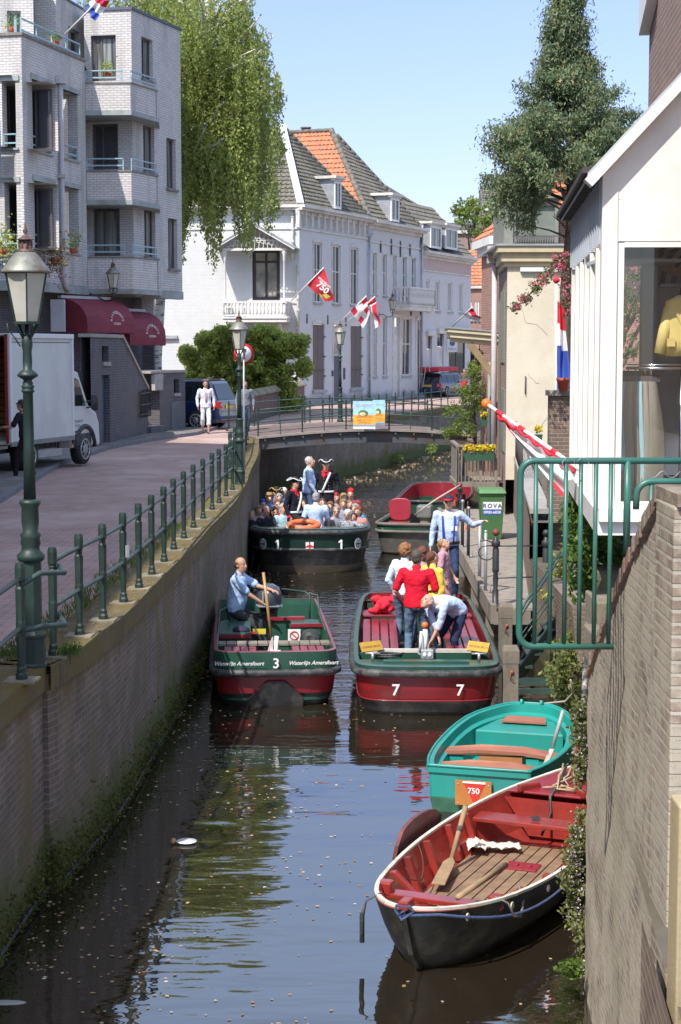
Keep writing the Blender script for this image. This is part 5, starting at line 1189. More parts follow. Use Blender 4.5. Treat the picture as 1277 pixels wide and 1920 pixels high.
mb=MB(); FFr.box(mb,aw-.03,aw+.03,zw0-.03,zw1,-.10,-.02); FFr.box(mb,aw+.03,2.4,zw1-.05,zw1,-.1,-.015); FFr.box(mb,aw+.03,2.4,zw0-.03,zw0+.02,-.1,-.02); mb.build('window_frame',m_wpaint,sh_)
m_clear,nt,n,b=_new('clear_glass'); nt.nodes.remove(b); tr=_n(nt,'ShaderNodeBsdfTransparent'); tr.inputs[0].default_value=(.97,.98,.98,1); gl=_n(nt,'ShaderNodeBsdfGlossy'); gl.inputs['Roughness'].default_value=.01
mx=_n(nt,'ShaderNodeMixShader'); mx.inputs[0].default_value=.10; nt.links.new(tr.outputs[0],mx.inputs[1]); nt.links.new(gl.outputs[0],mx.inputs[2]); nt.links.new(mx.outputs[0],nt.nodes['Material Output'].inputs[0])
mb=MB(); FFr.quad(mb,aw+.03,2.4,zw0+.02,zw1-.05,-.06); mb.build('pane',m_clear,sh_)
A=Vector((Bn.x-.16,14.42,ztn-.13)); mb=MB(); e_=Vector((Bn.x+2.4,14.3,ztn+rise*2.4+.02)); A=FFr.P(-.13,ztn-rise*.13+.02,.05); e_=FFr.P(2.4,ztn+rise*2.4+.02,.05); mb.bar(A,e_,.16,.085,up=(0,0,1)); mb.build('barge_board',m_wpaint,sh_)
mb=MB(); R0=A+Vector((0,0,.04)); R1=e_+Vector((0,0,.04)); dv=Vector((Bf.x-Bn.x,Bf.y-Bn.y,0)); mb.slab([R0,R1,R1+dv,R0+dv],(0,0,.05)); mb.build('roof',m_zinc,sh_)
# side: corrugated band above, vertical boards with fins below
mb=MB(); k=16
FSd.quad(mb,0,FSd.L,zsl,ztn,-.02)
for i in range(k):a=FSd.L*(i+.5)/k; FSd.box(mb,a-.02,a+.02,zsl,ztn-.02,-.02,.02)
mb.build('side_band',m_corr,sh_)
mb=MB(); FSd.quad(mb,0,FSd.L,zb,zsl,-.10); 
for i in range(7):a=FSd.L*(i)/6; a=min(max(a,.03),FSd.L-.1); FSd.box(mb,a-.03,a+.09 if i < 6 else a+.098,zb,zsl-.015,-.10,.0)
mb.build('side_boards',m_wpaint,sh_)
mb=MB(); FSd.box(mb,0,FSd.L,zbb+.01,zb,-.3,.02); mb.build('bottom_board',m_wpaint,sh_)
mb=MB(); mb.poly([FSd.P(0,zbb+.02,0),FSd.P(FSd.L,zbb+.02,0),FFr.P(2.4,zbb+.02,0),(Bf.x+2.4,Bf.y,zbb+.02)]); mb.build('underside',m_wpaint,sh_)
mb=MB(); mb.bar(FSd.P(-.1,ztn+.0,.12),FSd.P(FSd.L,ztn+.0,.12),.10,.05); 
for i in range(28):a=FSd.L*i/28; FSd.box(mb,a,a+.08,ztn-.06,ztn+.02,.0,.14)
mb.build('eaves',M('dark_eaves',(.05,.05,.05),.8),sh_)
# brackets to the ground
mb=MB(); mb.box((Bn.x+1.6,15.2,(zbb-.6)/2),(.14,.14,zbb+.6)); mb.build('post',m_wpaint,sh_)
# interior
m_int=M('shop_wall',(.72,.68,.60),.8,.08); Yb=16.3
mb=MB(); xa=PY(1218,600,Yb).x; zt_=PY(1218,400,Yb).z; zw_=PY(1218,500,Yb).z; zl_=PY(1190,695,Yb).z
mb.box((xa+1.1,Yb,(zt_+zbb)/2),(2.2,.06,zt_-zbb)); mb.box((Bn.x+.3+(xa-Bn.x-.3)/2,Yb,(zt_+zw_)/2),(xa-Bn.x-.3,.06,zt_-zw_-.01)); mb.build('back_wall',m_int,sh_)
mb=MB(); mb.box((Bn.x+.3+(xa-Bn.x-.3)/2,Yb+.01,(zl_+zbb)/2),(xa-Bn.x-.3,.06,zl_-zbb)); mb.box((xa+.95,Yb-.5,PY(1240,895,Yb).z),(2.3,2.3,.05)); mb.build('dark_panel',MBRICK('shop_brick',(.16,.09,.085),(.12,.07,.07),(.10,.07,.07)),sh_)
mb=MB(); mb.box((xa-.03,Yb-.1,(zt_+zl_)/2),(.14,.12,zt_-zl_)); mb.box((Bn.x+.5,Yb-.4,PY(1190,492,Yb-.4).z+.0),(.75,.75,.03)); mb.box((xa+.9,Yb-.15,PY(1240,537,Yb).z),(1.7,.22,.03)); mb.build('shelves',M('pale_shelf',(.60,.66,.66),.4,.05),sh_)
mb=MB(); mb.poly([(Bn.x,14.5,zw1+.35),(Bn.x+2.6,14.5,zw1+.35),(Bn.x+2.9,19,zw1+.35),(Bn.x+.4,19,zw1+.35)]); mb.build('ceiling',m_int,sh_)
# striped picture on the back wall
pz1=PY(1240,452,Yb).z; pz0=PY(1240,532,Yb).z; m_strp,nt,n,b=_new('striped_fabric')
tc=_n(nt,'ShaderNodeTexCoord'); wv=_n(nt,'ShaderNodeTexWave'); wv.wave_type='RINGS'; wv.rings_direction='Y'; wv.inputs['Scale'].default_value=3.2; wv.inputs['Distortion'].default_value=1.2; nt.links.new(tc.outputs['Object'],wv.inputs[0]); nt.links.new(_ramp(nt,wv.outputs['Fac'],[(.48,(.05,.055,.08)),(.52,(.50,.50,.52))]),b.inputs['Base Color'])
ps=thing('fashion_print','large wall print of a striped navy and grey top with an arm, inside the shop','poster',(xa+.6,Yb-.05,pz0)); mb=MB(); mb.box((xa+.82,Yb-.05,(pz0+pz1+.3)/2),(1.5,.02,pz1-pz0+.3)); mb.build('print',m_strp,ps)
mb=MB(); mb.slab([PY(1238,488,Yb-.08),PY(1290,512,Yb-.08),PY(1290,530,Yb-.08),PY(1238,505,Yb-.08)],(0,.015,0)); mb.build('printed_arm',M('printed_skin',(.62,.38,.25),.6,.1),ps)
# clothes rack with trousers
m_chr=M('chrome',(.6,.62,.65),.2,.1,metal=1.0)
rk=thing('clothes_rack','chrome clothes rail standing in the shop window','clothes rack',(Bn.x+.6,15.0,zbb)); Yr=15.0; rz_=PY(1210,690,Yr).z; x0,x1=PY(1176,690,Yr).x,PY(1300,690,Yr).x
mb=MB(); mb.tube([((x0+x1)/2+math.cos(a)*(x1-x0)/2,Yr+.25*math.sin(a),rz_) for a in np.linspace(0,2*PI,24,endpoint=False)],.014,6,closed=True); mb.tube([((x0+x1)/2+math.cos(a)*(x1-x0)/2,Yr+.25*math.sin(a),rz_+.03) for a in np.linspace(0,2*PI,24,endpoint=False)],.006,6,closed=True); mb.build('rail',m_chr,rk)
mb=MB(); mb.tube([(x1-.1,Yr,zbb),(x1-.1,Yr,rz_)],.015,6); mb.build('upright',m_chr,rk)
def hang(mb,x,y,z1,z0,w,tw=.05,rs=random,flare=1.25):
    n=12; vs=[]
    for j in range(9):
        t=j/8; z=z1+(z0-z1)*t; ww=w*(.85+.5*math.sin(t*2.2))*(1+(flare-1)*t)*.5
        for i in range(n):a=2*PI*i/n; vs.append(Vector((x+math.cos(a)*ww+.02*math.sin(t*5+x*9),y+math.sin(a)*tw*(1+.5*math.sin(i*2.1+j*.4)),z+(.02*math.cos(i) if j==8 else 0))))
    mb.add(vs,[(j*n+i,j*n+(i+1)% n,(j+1)*n+(i+1)% n,(j+1)*n+i) for j in range(8) for i in range(n)],0,True)
m_kh=M('khaki_cloth',(.30,.27,.22),.85,.25,5,bump=.006,bscale=9,streak=True); m_kh2=M('olive_cloth',(.24,.225,.18),.85,.25,5,bump=.006,bscale=9,streak=True); m_aq=M('pale_blue_cloth',(.33,.52,.58),.85,.15,5,bump=.004,bscale=9,streak=True)
for i,(u,vb,w,m,lb) in enumerate(((1167,880,.055,m_aq,'pale blue trousers hanging leftmost on the rail, cut by the window frame'),(1180,960,.11,m_kh,'khaki trousers hanging widest at the left of the rail'),(1193,955,.05,m_kh2,'narrow olive trousers hanging between khaki and pale blue pairs'),(1203,985,.045,m_aq,'pale blue trousers hanging in the middle of the rail'),(1211,960,.07,m_kh,'khaki trousers just right of the middle pale blue pair'),(1222,940,.11,m_kh2,'olive trousers hanging widest at the right of the rail'))):
    p=PY(u,715,Yr-.12-.01*i); q=PY(u,vb,Yr-.12); t=thing('trousers',lb,'trousers',p,0,'trousers on the shop rail')
    mb=MB(); hang(mb,p.x,p.y,p.z,q.z,w*1.35,.06); mb.build('legs',m,t)
    mb=MB(); mb.box((p.x,p.y,p.z+.02),(w*1.2,.05,.05)); mb.tube([(p.x,p.y,p.z+.03),(p.x,p.y+.05,p.z+.10)],.006,5); mb.build('hanger_clip',m_dark,t)
# yellow jacket
jk=thing('yellow_jacket','yellow jacket on a hanger in the shop window above the rail','jacket',PY(1262,665,14.95)); m_yel=M('yellow_cloth',(.75,.60,.22),.8,.15,5,bump=.006,bscale=9)
Yj=14.95; mb=MB(); c1=PY(1280,560,Yj); c0=PY(1280,668,Yj); mb.loft([c0,c0.lerp(c1,.3),c0.lerp(c1,.7),c0.lerp(c1,.95),c1+Vector((0,0,.03))],[(.17,.09),(.165,.09),(.17,.09),(.15,.07),(.05,.04)],ax=(0,0,1)); mb.build('body',m_yel,jk)
mb=MB(); mb.tube([PY(1256,578,Yj),PY(1246,620,Yj-.02),PY(1236,664,Yj-.05)],[.055,.055,.05],9); mb.build('sleeve',m_yel,jk)
mb=MB(); mb.slab([PY(1278,568,Yj-.1),PY(1268,590,Yj-.1),PY(1280,615,Yj-.1),PY(1284,590,Yj-.1)],(0,.01,0)); mb.build('lapel',m_yel,jk)
mb=MB(); mb.box(tuple(PY(1258,642,Yj-.1)),(.07,.02,.07)); mb.build('pocket',m_yel,jk)
mb=MB(); mb.tube([c1,c1+Vector((0,0,.09))],[.035,.02],8); mb.build('hanger',m_dark,jk)
# ---- tall brick building behind the bay
tb=thing('brick_building','tall brick building at the top right corner above the white bay','building',(3.7,20.5,0))
fx=PY(1217,100,20.5).x; FT=Fac((fx,20.5),(fx-.082*9,11.5)); mb=MB(); FT.wall(mb,0,FT.L,2.0,9.5); Fb=Fac((fx+3,20.5),(fx,20.5)); mb.poly([(fx,20.5,2),(fx+3,20.7,2),(fx+3,20.7,9.5),(fx,20.5,9.5)]); mb.build('wall',m_bb,tb)
mb=MB(); z0=PY(1212,50,20.0).z; mb.slab([FT.P(-.05,z0,0),FT.P(1.0,z0+.25,0),FT.P(1.0,9.4,0),FT.P(-.05,9.4,0)],FT.n*.12); mb.build('white_box_gutter',m_wpaint,tb)
mb=MB(); FT.box(mb,-.06,1.15,z0+.75,9.4,.12,.16); mb.build('white_window',m_wf,tb)
# ---- cream house
m_crm=M('cream_render',(.66,.60,.47),.9,.06,1.1,bump=.006,bscale=7,dirt=(.60,.53,.40)); Yc=42.0
ch=thing('cream_house','cream rendered flat-topped house with a beige cornice and a green-grey dormer','house',(4.09,Yc,0))
a=PY(950,655,Yc); c=PY(1115,655,Yc); FC=Fac((a.x,Yc),(c.x,Yc)); sd_=PY(934,655,46.8); FCs=Fac((sd_.x,46.8),(a.x,Yc))
zt=PY(960,500,Yc).z; mb=MB(); FC.wall(mb,0,FC.L,-.4,zt); mb.build('front_wall',m_crm,ch)
hs_=[FCs.hole(941,545,946,680),FCs.hole(941,728,946,845)]
mb=MB(); FCs.wall(mb,0,FCs.L,-2.2,zt,hs_); mb.build('side_wall',m_bb,ch)
for h in hs_:mb=MB(); FCs.box(mb,h[0],h[1],h[2],h[3],-.08,.03); mb.build('shutter',M('olive_shutter',(.20,.22,.18),.7,.15),ch)
z1=PY(960,462,Yc).z; mb=MB()
for (d_,q0,q1) in ((.08,zt,zt+.12),(.16,zt+.12,zt+.34),(.26,zt+.34,z1)):FC.box(mb,-d_,FC.L,q0,q1,-.2,d_); FCs.box(mb,0,FCs.L-.003,q0+.002,q1+.002,-.2,d_)
mb.build('cornice',M('beige_wood',(.55,.46,.30),.6,.1),ch)
mb=MB(); FC.box(mb,-.3,FC.L,z1,z1+.05,-4,.3); mb.build('roof_edge',m_zinc,ch)
mb=MB(); p=FC.at(975,495)[0]; FC.box(mb,p,FC.L,zt-.12,zt-.02,0,.1); mb.build('white_lath',m_wf,ch)
mb=MB(); a_,z_=FC.at(985,720); mb.tube([FC.P(a_,z_-.25,.03),FC.P(a_,z_+.2,.03)],.015,6); mb.build('wall_anchor',m_dark,ch)
# fine cracks in the render
mb=MB(); rc=random.Random(8)
for (u,v,du,dv_,k) in ((975,560,12,22,6),(990,700,9,8,5),(1000,830,10,-12,5)):
    a_,z_=FC.at(u,v); pth=[FC.P(a_,z_,.004)]
    for i in range(k):u+=du*rc.uniform(.2,1.4); v+=dv_*rc.uniform(-.2,1.2); a_,z_=FC.at(u,v); pth.append(FC.P(a_,z_,.004))
    mb.tube(pth,.004,4)
mb.build('cracks',M('crack_shadow',(.33,.28,.20),.9),ch)
m_gg=M('green_grey_wood',(.22,.23,.19),.6,.15,4); d0=PY(945,440,42.6); d1=PY(1047,440,42.6); FD=Fac((d0.x,42.6),(d1.x,42.6)); za=PY(960,458,42.6).z; zd=PY(960,372,42.6).z
g_=FD.hole(968,385,1040,448); mb=MB(); FD.wall(mb,0,FD.L,za,zd,[g_],rev=.1); mb.poly([FD.P(0,za,0),FD.P(0,zd,0),FD.P(0,zd,-3),FD.P(0,za,-3)]); FD.box(mb,-.1,FD.L+.1,zd,zd+.08,-3,.12)
FD.box(mb,.0,.22,za,zd,0,.06); mb.build('dormer',m_gg,ch); mb=MB(); FD.quad(mb,g_[0],g_[1],g_[2],g_[3],-.08); mb.build('dormer_glass',MGLASS('grey_green_glass',(.20,.22,.19),.1,.3),ch)
mb=MB()
for i in range(16):a_=g_[0]+(g_[1]-g_[0])*(i+.3)/16; mb.tube([FD.P(a_,za,.12),FD.P(a_,za+.18,.12)],.02,5)
mb.bar(FD.P(g_[0]-.1,za+.19,.12),FD.P(g_[1]+.1,za+.19,.12),.03); mb.build('guard_rail',m_dark,ch)
# downpipe white on the corner
mb=MB(); p=PY(935,655,45.0); zq=PY(935,492,45).z; zr=PY(935,895,45).z; mb.tube([(p.x-.12,45,zr),(p.x-.12,45,zq)],.075,9); mb.box((p.x-.12,45,zq+.2),(.4,.25,.45)); mb.build('downpipe',m_pipe,ch)
# orange roof behind the conifer
orr=thing('orange_roof_house','orange tiled roof seen through the lower branches of the conifer','roof',PY(1040,450,50)); mb=MB(); roof_rows(mb,PY(985,398,50),PY(1160,398,50),PY(1150,290,54),PY(1040,300,54),wave=.28)
mb.build('roof',m_otile,orr); mb=MB(); mb.slab([PY(1050,470,50.5),PY(1140,470,50.5),PY(1140,398,50.5),PY(1050,398,50.5)],(0,3,0)); mb.build('wall',m_rb,orr)
# ---- red brick house next to it
rh=thing('red_brick_house','narrow red brick house side with white cornice beyond the downpipe','house',(4.2,50,0)); a=PY(902,655,51.5); c=PY(934,655,48.5); FR_=Fac((a.x,51.5),(c.x,48.5)); FR2=Fac((a.x+.0,51.5),(a.x+1.2,51.6))
zt=PY(915,478,50).z; mb=MB(); FR_.wall(mb,-.0,FR_.L,-2.3,zt); mb.poly([(a.x,51.5,-2),(a.x+5,51.7,-2),(a.x+5,51.7,zt),(a.x,51.5,zt)]); mb.build('wall',m_rb,rh)
mb=MB(); FR_.box(mb,-.15,FR_.L,zt,zt+.22,-.3,.12); FR_.box(mb,-.2,FR_.L,zt+.22,zt+.45,-.3,.28); mb.build('cornice',m_wpaint,rh)
mb=MB(); r0=PY(905,450,51); roof_rows(mb,FR_.P(-.2,zt+.45,.2),FR_.P(FR_.L,zt+.45,.2),FR_.P(FR_.L,zt+2.2,-1.6),FR_.P(1.2,zt+2.2,-1.6),wave=.28); mb.build('roof',m_otile,rh)
mb=MB(); FR_.box(mb,FR_.L-.75,FR_.L-.25,PY(930,560,49).z,zt-.05,0,.04); mb.build('white_panel',m_wf,rh)
mb=MB(); z0=PY(930,610,49).z; FR_.box(mb,FR_.L-.75,FR_.L-.15,z0,PY(930,562,49).z,-.05,.05); mb.build('shutter',m_gg,rh)
mb=MB(); FR_.box(mb,FR_.L-1.5,FR_.L-1.1,-.1,PY(920,680,49).z,0,.04); mb.build('door_post',m_cream,rh); mb=MB(); FR_.box(mb,FR_.L-1.08,FR_.L-.1,-.1,PY(925,650,49).z,-.1,.03); mb.build('dark_door',m_dark,rh)
cn=thing('door_canopy','cream wooden canopy on a bracket projecting from the houses toward the canal','canopy',PY(935,640,47)); Yk=47.2; x0=PY(838,630,Yk).x; x1=PY(936,630,Yk).x; z1=PY(880,616,Yk).z; m_bg=M('cream_canopy',(.60,.53,.37),.6,.1)
mb=MB()
for d_,q0,q1 in ((.0,0,-.10),(.06,-.1,-.24),(.14,-.24,-.36)):mb.slab([(x0+d_,Yk-.5+d_,z1+q0),(x1,Yk-.5+d_,z1+q0-.12),(x1,Yk-.5+d_,z1+q1-.12),(x0+d_,Yk-.5+d_,z1+q1)],(0,1.6-d_*2,0))
mb.build('eaves_board',m_bg,cn)
mb=MB(); mb.slab([(x0-.03,Yk-.53,z1+.002),(x1,Yk-.53,z1-.118),(x1,Yk-.53,z1-.08),(x0-.03,Yk-.53,z1+.04)],(0,1.68,0)); mb.build('roof',m_zinc,cn)
mb=MB(); mb.bar((x0+.6,Yk-.3,z1-.42),(x1,Yk-.3,z1-1.5),.12,.18); mb.bar((x1-.06,Yk-.3,z1-.4),(x1-.06,Yk-.3,z1-2.0),.12,.14); mb.build('bracket',M('brown_bracket',(.30,.22,.12),.7,.15),cn)
ll=thing('porch_lantern','small black lantern hanging under the cream canopy','lantern',(x1-.55,Yk-.2,z1-.75)); mb=MB(); mb.tube([(x1-.55,Yk-.2,z1-.4),(x1-.55,Yk-.2,z1-.6)],.012,5); mb.lathe([(.05,-.95),(.09,-.7),(.13,-.68),(.03,-.58),(0,-.57)],(x1-.55,Yk-.2,z1),6); mb.build('lantern_body',m_dark,ll)
# flowers and wooden landing box
m_ow=M('old_grey_wood',(.23,.20,.165),.9,.3,4,bump=.004,streak=True); m_yfl=MLEAF('yellow_pansies',[(.75,.55,.01),(.80,.66,.03),(.65,.42,.01)],.6,.2)
lb=thing('landing_box','grey wooden balcony over the water beyond the green wheelie bin','landing',PY(893,910,43.5)); Yl=43.2; x0=PY(858,850,Yl).x; x1=PY(930,850,Yl).x; za=PY(880,836,Yl).z; zb_=PY(880,908,Yl).z
mb=MB()
for x in (x0,(x0+x1)/2+.1,x1):mb.bar((x,Yl,zb_),(x,Yl,za),.07)
mb.bar((x0,Yl,za),(x1,Yl,za),.1,.06); mb.bar((x0,Yl,za),(x0,Yl+2.2,za),.1,.06); mb.bar((x0,Yl,zb_),(x1,Yl,zb_),.16,.12); mb.bar((x0,Yl,zb_),(x0,Yl+2.2,zb_),.12,.12)
mb.poly([(x0-.02,Yl-.1,zb_),(x0-.02,Yl+2.2,zb_),(x0-.02,Yl+2.2,za-.03),(x0-.02,Yl-.1,za-.03)]); mb.build('frame',m_ow,lb)
for i in range(9):x=x0+.1+(x1-x0-.1)*i/9; mb=MB(); mb.bar((x,Yl,zb_),(x,Yl,za),.025); mb.build('spindle',m_ow,lb)
mb=MB(); mb.poly([(x0,Yl,zb_+.05),(x1+.3,Yl,zb_+.05),(x1+.3,Yl+2.2,zb_+.05),(x0,Yl+2.2,zb_+.05)]); mb.build('floor',m_ow,lb)
def planter(label,u0,u1,v,y,n):
    p=PY(u0,v,y); q=PY(u1,v,y); t=thing('flower_box',label,'flower box',p); mb=MB(); mb.slab([p,q,q-Vector((.03,0,.19)),p-Vector((-.03,0,.19))],(0,.22,0)); mb.build('box',M('dark_green_plastic',(.03,.09,.05),.5),t)
    rs_=np.random.RandomState(3); P=np.stack([rs_.uniform(p.x,q.x,n),y+.1+rs_.uniform(-.12,.12,n),p.z+.03+rs_.random(n)*.10],1); A,B=rnd_leaves(P,.03,rs=rs_); quads_np('leaves',P,A,B,m_fresh,t)
    P=np.stack([rs_.uniform(p.x,q.x,n),y+.05+rs_.uniform(-.12,.12,n),p.z+.08+rs_.random(n)*.13],1); A,B=rnd_leaves(P,.045,rs=rs_); quads_np('flowers',P,A,B,m_yfl,t)
planter('long green flower box of yellow pansies on the wooden landing',870,928,850,43.0,200); planter('small box of yellow flowers on the brick house wall above the bank shrub',901,914,787,47.5,70)
planter('tiny planter with purple and yellow flowers on the wall by the cream house',1003,1018,815,41,40)
# ---- garden wall along the jetty, wire screen, cross wall
gw=thing('garden_wall','sunlit brick wall running behind the jetty below the cream house','wall',(rx(35)+.2,35,-1.3)); FG=Fac((rx(42)+.05,42),(rx(28)+.05,28)); za=PY(954,855,42).z
mb=MB(); FG.wall(mb,0,FG.L,-2.3,za-.08); mb.build('wall',m_rwall,gw); mb=MB(); FG.box(mb,0,FG.L,za-.08,za,-.3,.04); mb.build('coping',m_coping,gw)
mb=MB(); a1=7.5
for i in range(26):a_=.1+(a1-.1)*i/25; mb.tube([FG.P(a_,za,.0),FG.P(a_,za+.82,.0)],.008,4)
for k in range(6):mb.tube([FG.P(.1,za+.14*k+.02,.0),FG.P(a1,za+.14*k+.02,.0)],.008,4)
mb.bar(FG.P(.05,za+.84,0),FG.P(a1,za+.84,0),.04); mb.build('wire_screen',m_dark,gw)
cw=thing('garden_wall','old brick cross wall with stone cap and red flower pot beside the flagpole','wall',(3.6,28,0)); p0=PY(1029,900,28); p1=PY(1110,900,28); zt=PY(1040,742,28).z
FX=Fac((p0.x,28),(p1.x+.6,28)); mb=MB(); FX.box(mb,0,FX.L,-2.0,zt,-.25,0); mb.build('wall',m_rwall,cw); mb=MB(); FX.box(mb,-.04,FX.L,zt,zt+.09,-.3,.05); mb.build('coping',m_coping,cw)
fp_=PY(1056,733,27.9); t=thing('flower_pot','red terracotta pot on the cross wall behind the hanging flag','pot',fp_); mb=MB(); mb.lathe([(.07,0),(.10,.16),(.115,.17),(.115,.21),(.09,.21),(.0,.18)],fp_,14); mb.build('pot',M('terracotta',(.50,.10,.05),.8,.15),t)
# ---- the jetty
jt=thing('jetty','grey plank jetty along the wall with a side beam and iron mooring posts','jetty',(3,35,-1.27)); ZJ=-1.27
def jx(y):return 2.46+(y-26.7)*.006
m_plank=M('jetty_planks',(.29,.255,.22),.9,.22,5,bump=.004,streak=False,dirt=(.22,.20,.17))
y=26.75; ri=random.Random(2)
mb=MB(); k=0
while y < 46:
    mb.slab([(jx(y),y,ZJ),(rx(y)+.05,y,ZJ),(rx(y)+.05,y+.285,ZJ),(jx(y),y+.285,ZJ)],(0,0,-.05+ri.uniform(-.004,.0))); y+=.297
mb.build('deck',m_plank,jt)
mb=MB(); mb.bar((jx(26.7)-.04,26.7,ZJ-.10),(jx(46)-.04,46,ZJ-.10),.09,.30); mb.bar((jx(26.7)-.04,26.72,ZJ-.16),(rx(26.7),26.72,ZJ-.16),.07,.20); mb.build('edge_beam',m_ow,jt)
mb=MB()
for y in (28.5,32,36,40,44):mb.box((jx(y)+.05,y,-1.9),(.14,.14,1.1)); mb.box((rx(y)-.15,y,-1.9),(.14,.14,1.1))
mb.build('piles',m_ow,jt)
m_iron=M('black_iron_paint',(.035,.038,.042),.45,.2,6); m_redb=M('red_rust_ball',(.22,.04,.03),.6,.3,9)
def ipost(u,vt,y,label,ball=True,z0=ZJ,r=.055):
    p=PY(u,vt,y); t=thing('iron_post',label,'post',(p.x,y,z0),0,'black iron posts on the jetty'); H=p.z-z0
    mb=MB(); mb.lathe([(.10,0),(.10,.03),(r*.9,.05),(r*.9,.25),(r*.62,.28),(r*.8,H*.35),(r*.62,H*.42),(r*1.0,H*.46),(r*1.0,H*.49),(r*.95,H*.5),(r*.95,H*.74),(r*.7,H*.76),(r*1.25,H*.78),(r*1.25,H*.84),(r*.6,H*.87),(r*.6,H*.9)],(p.x,y,z0),10); mb.build('shaft',m_iron,t)
    mb=MB(); mb.ell((p.x,y,z0+H-.055),.058,12,8); mb.build('ball_top',m_redb if ball else m_iron,t); return t,p
t1,q1=ipost(930,992,26.95,'black iron post with a red ball at the near corner of the jetty'); t2,q2=ipost(1024,993,27.3,'black ball-topped iron post behind the green fence bars',False)
jr=thing('jetty_rail','thin black rail with scroll ends between the posts at the near jetty end','railing',(q1.x,26.95,ZJ)); mb=MB()
for f_ in (.78,.36):mb.tube([(q1.x,26.95,ZJ+(q1.z-ZJ)*f_),(q2.x,27.3,ZJ+(q2.z-ZJ)*f_)],.011,6)
c_=Vector((q1.x-.16,26.95,q1.z-.36)); mb.tube([Vector((q1.x,26.95,q1.z-.26))]+[c_+Vector((-math.cos(a)*(.11-.018*a/1.2)*-1*-1,0,math.sin(a)*(.11-.018*a/1.2))) for a in np.linspace(1.3,-5.2,22)],.010,6)
mb.build('rail',m_iron,jr)
ipost(863,905,40.5,'black iron post far along the jetty where the rope is tied')
for u,vt,vb,r,lb in ((867,940,1026,.035,'dark upright pole with pale cap, farthest of the four on the jetty edge'),(878,953,1046,.032,'dark upright pole with pale cap, second farthest on the jetty edge'),(899,980,1085,.032,'dark upright pole with pale cap next to the grey tube'),(910,997,1113,.028,'grey tube pole gripped by the man in braces')):
    b_=PZ(u,vb,ZJ); top=PY(u,vt,b_.y); t=thing('mooring_pole',lb,'pole',b_,0,'mooring poles on the jetty'); mb=MB(); mb.tube([(b_.x,b_.y,ZJ-.02),(b_.x,b_.y,top.z)],r,9); mb.build('shaft',m_zinc if 'grey tube' in lb else m_iron,t)
    mb=MB(); mb.ell((b_.x,b_.y,top.z),r*1.15,9,6); mb.build('cap',m_zinc,t)
    mb=MB(); mb.tube([(b_.x-.09,b_.y,ZJ+.02),(b_.x-.09,b_.y,ZJ+.14),(b_.x+.09,b_.y,ZJ+.14),(b_.x+.09,b_.y,ZJ+.02)],.008,5); mb.build('cleat',m_zinc,t)
m_pile=M('weathered_pile',(.20,.175,.14),.95,.35,6,bump=.008,bscale=18,streak=True)
def pile(u,vt,y,w,label):
    p=PY(u,vt,y); t=thing('mooring_pile',label,'pile',(p.x,y,-2.3),0,'square wooden piles'); mb=MB(); H=p.z+2.4
    mb.box((p.x,y,-2.4+(H-.22)/2),(w,w,H-.22)); mb.build('shaft',m_pile,t,bevel=.01)
    mb=MB(); mb.lathe([(w*.74,H-2.4-.22),(w*.74,H-2.4-.05),(w*.60,H-2.4),(0,H-2.4)],(p.x,y,0),4,smooth=False,rot=PI/4); mb.build('cap',m_pile,t)
    mb=MB(); mb.ell((p.x+.01,y-w/2-.01,p.z-.33),.025); mb.tube([(p.x,y-w/2-.02,p.z-.33),(p.x-.03,y-w/2-.03,p.z-.40),(p.x+.03,y-w/2-.03,p.z-.44)],.006,5); mb.build('eye_bolt',M('rust',(.30,.10,.04),.8,.3),t)
pile(948,1131,25.9,.20,'wooden pile at the jetty corner, the farther and higher one'); pile(957.5,1211,22.3,.205,'wooden pile standing in the water in front of the jetty, nearest one')
# ---- green steel stairs
st=thing('steel_stairs','dark green steel stairs with handrails leading down to the water beside the jetty','stairs',(2.9,24.3,-1.9)); m_sg=M('stair_green',(.035,.07,.06),.5,.25,6)
Ta,Tb=PY(1088,1108,25.2),PY(972,1268,23.6)
for off in (0,.62):
    o=Vector((.12*off,off,0)); mb=MB(); mb.bar(Ta+o,Tb+o,.03,.22); mb.build('stringer',m_sg,st)
    mb=MB(); up_=Vector((0,0,.95)); mb.tube([Ta+o,Ta+o+up_,Tb+o+up_+Vector((.08,0,0)),Tb+o+Vector((.0,0,.80)),Tb+o],.019,7); mb.tube([Ta+o+up_*.5,Tb+o+up_*.5+Vector((.02,0,0))],.014,6); m_=Ta.lerp(Tb,.5)+o; mb.tube([m_,m_+up_],.016,6); mb.build('handrail',m_sg,st)
for i in range(7):
    c_=Ta.lerp(Tb,(i+.5)/7)+Vector((.03,.31,.03)); mb=MB(); mb.box(tuple(c_),(.22,.6,.03)); mb.build('tread',m_sg,st)
sf=thing('floating_stage','dark steel frame stage at the waterline below the stairs','stage',(2.7,23,-1.9)); z_=-1.84; c_=PZ(1010,1285,z_)
mb=MB(); mb.bar(PZ(968,1278,z_),PZ(1062,1278,z_),.06,.10); mb.bar(PZ(968,1296,z_),PZ(1052,1296,z_),.05,.07); mb.bar(PZ(968,1278,z_),PZ(968,1296,z_),.05); mb.build('frame',m_sg,sf)
pv_=thing('wall_pipe','black peeling iron pipe running down the bank beside the teal boat','pipe',PY(1094,1400,18)); mb=MB(); mb.tube([PY(1105,1145,18.5),PY(1098,1250,18),PY(1095,1330,17.5),PY(1090,1450,17)],.033,8); mb.build('tube',M('peeling_paint',(.03,.035,.035),.6,.3,14,dirt=(.5,.48,.44)),pv_)
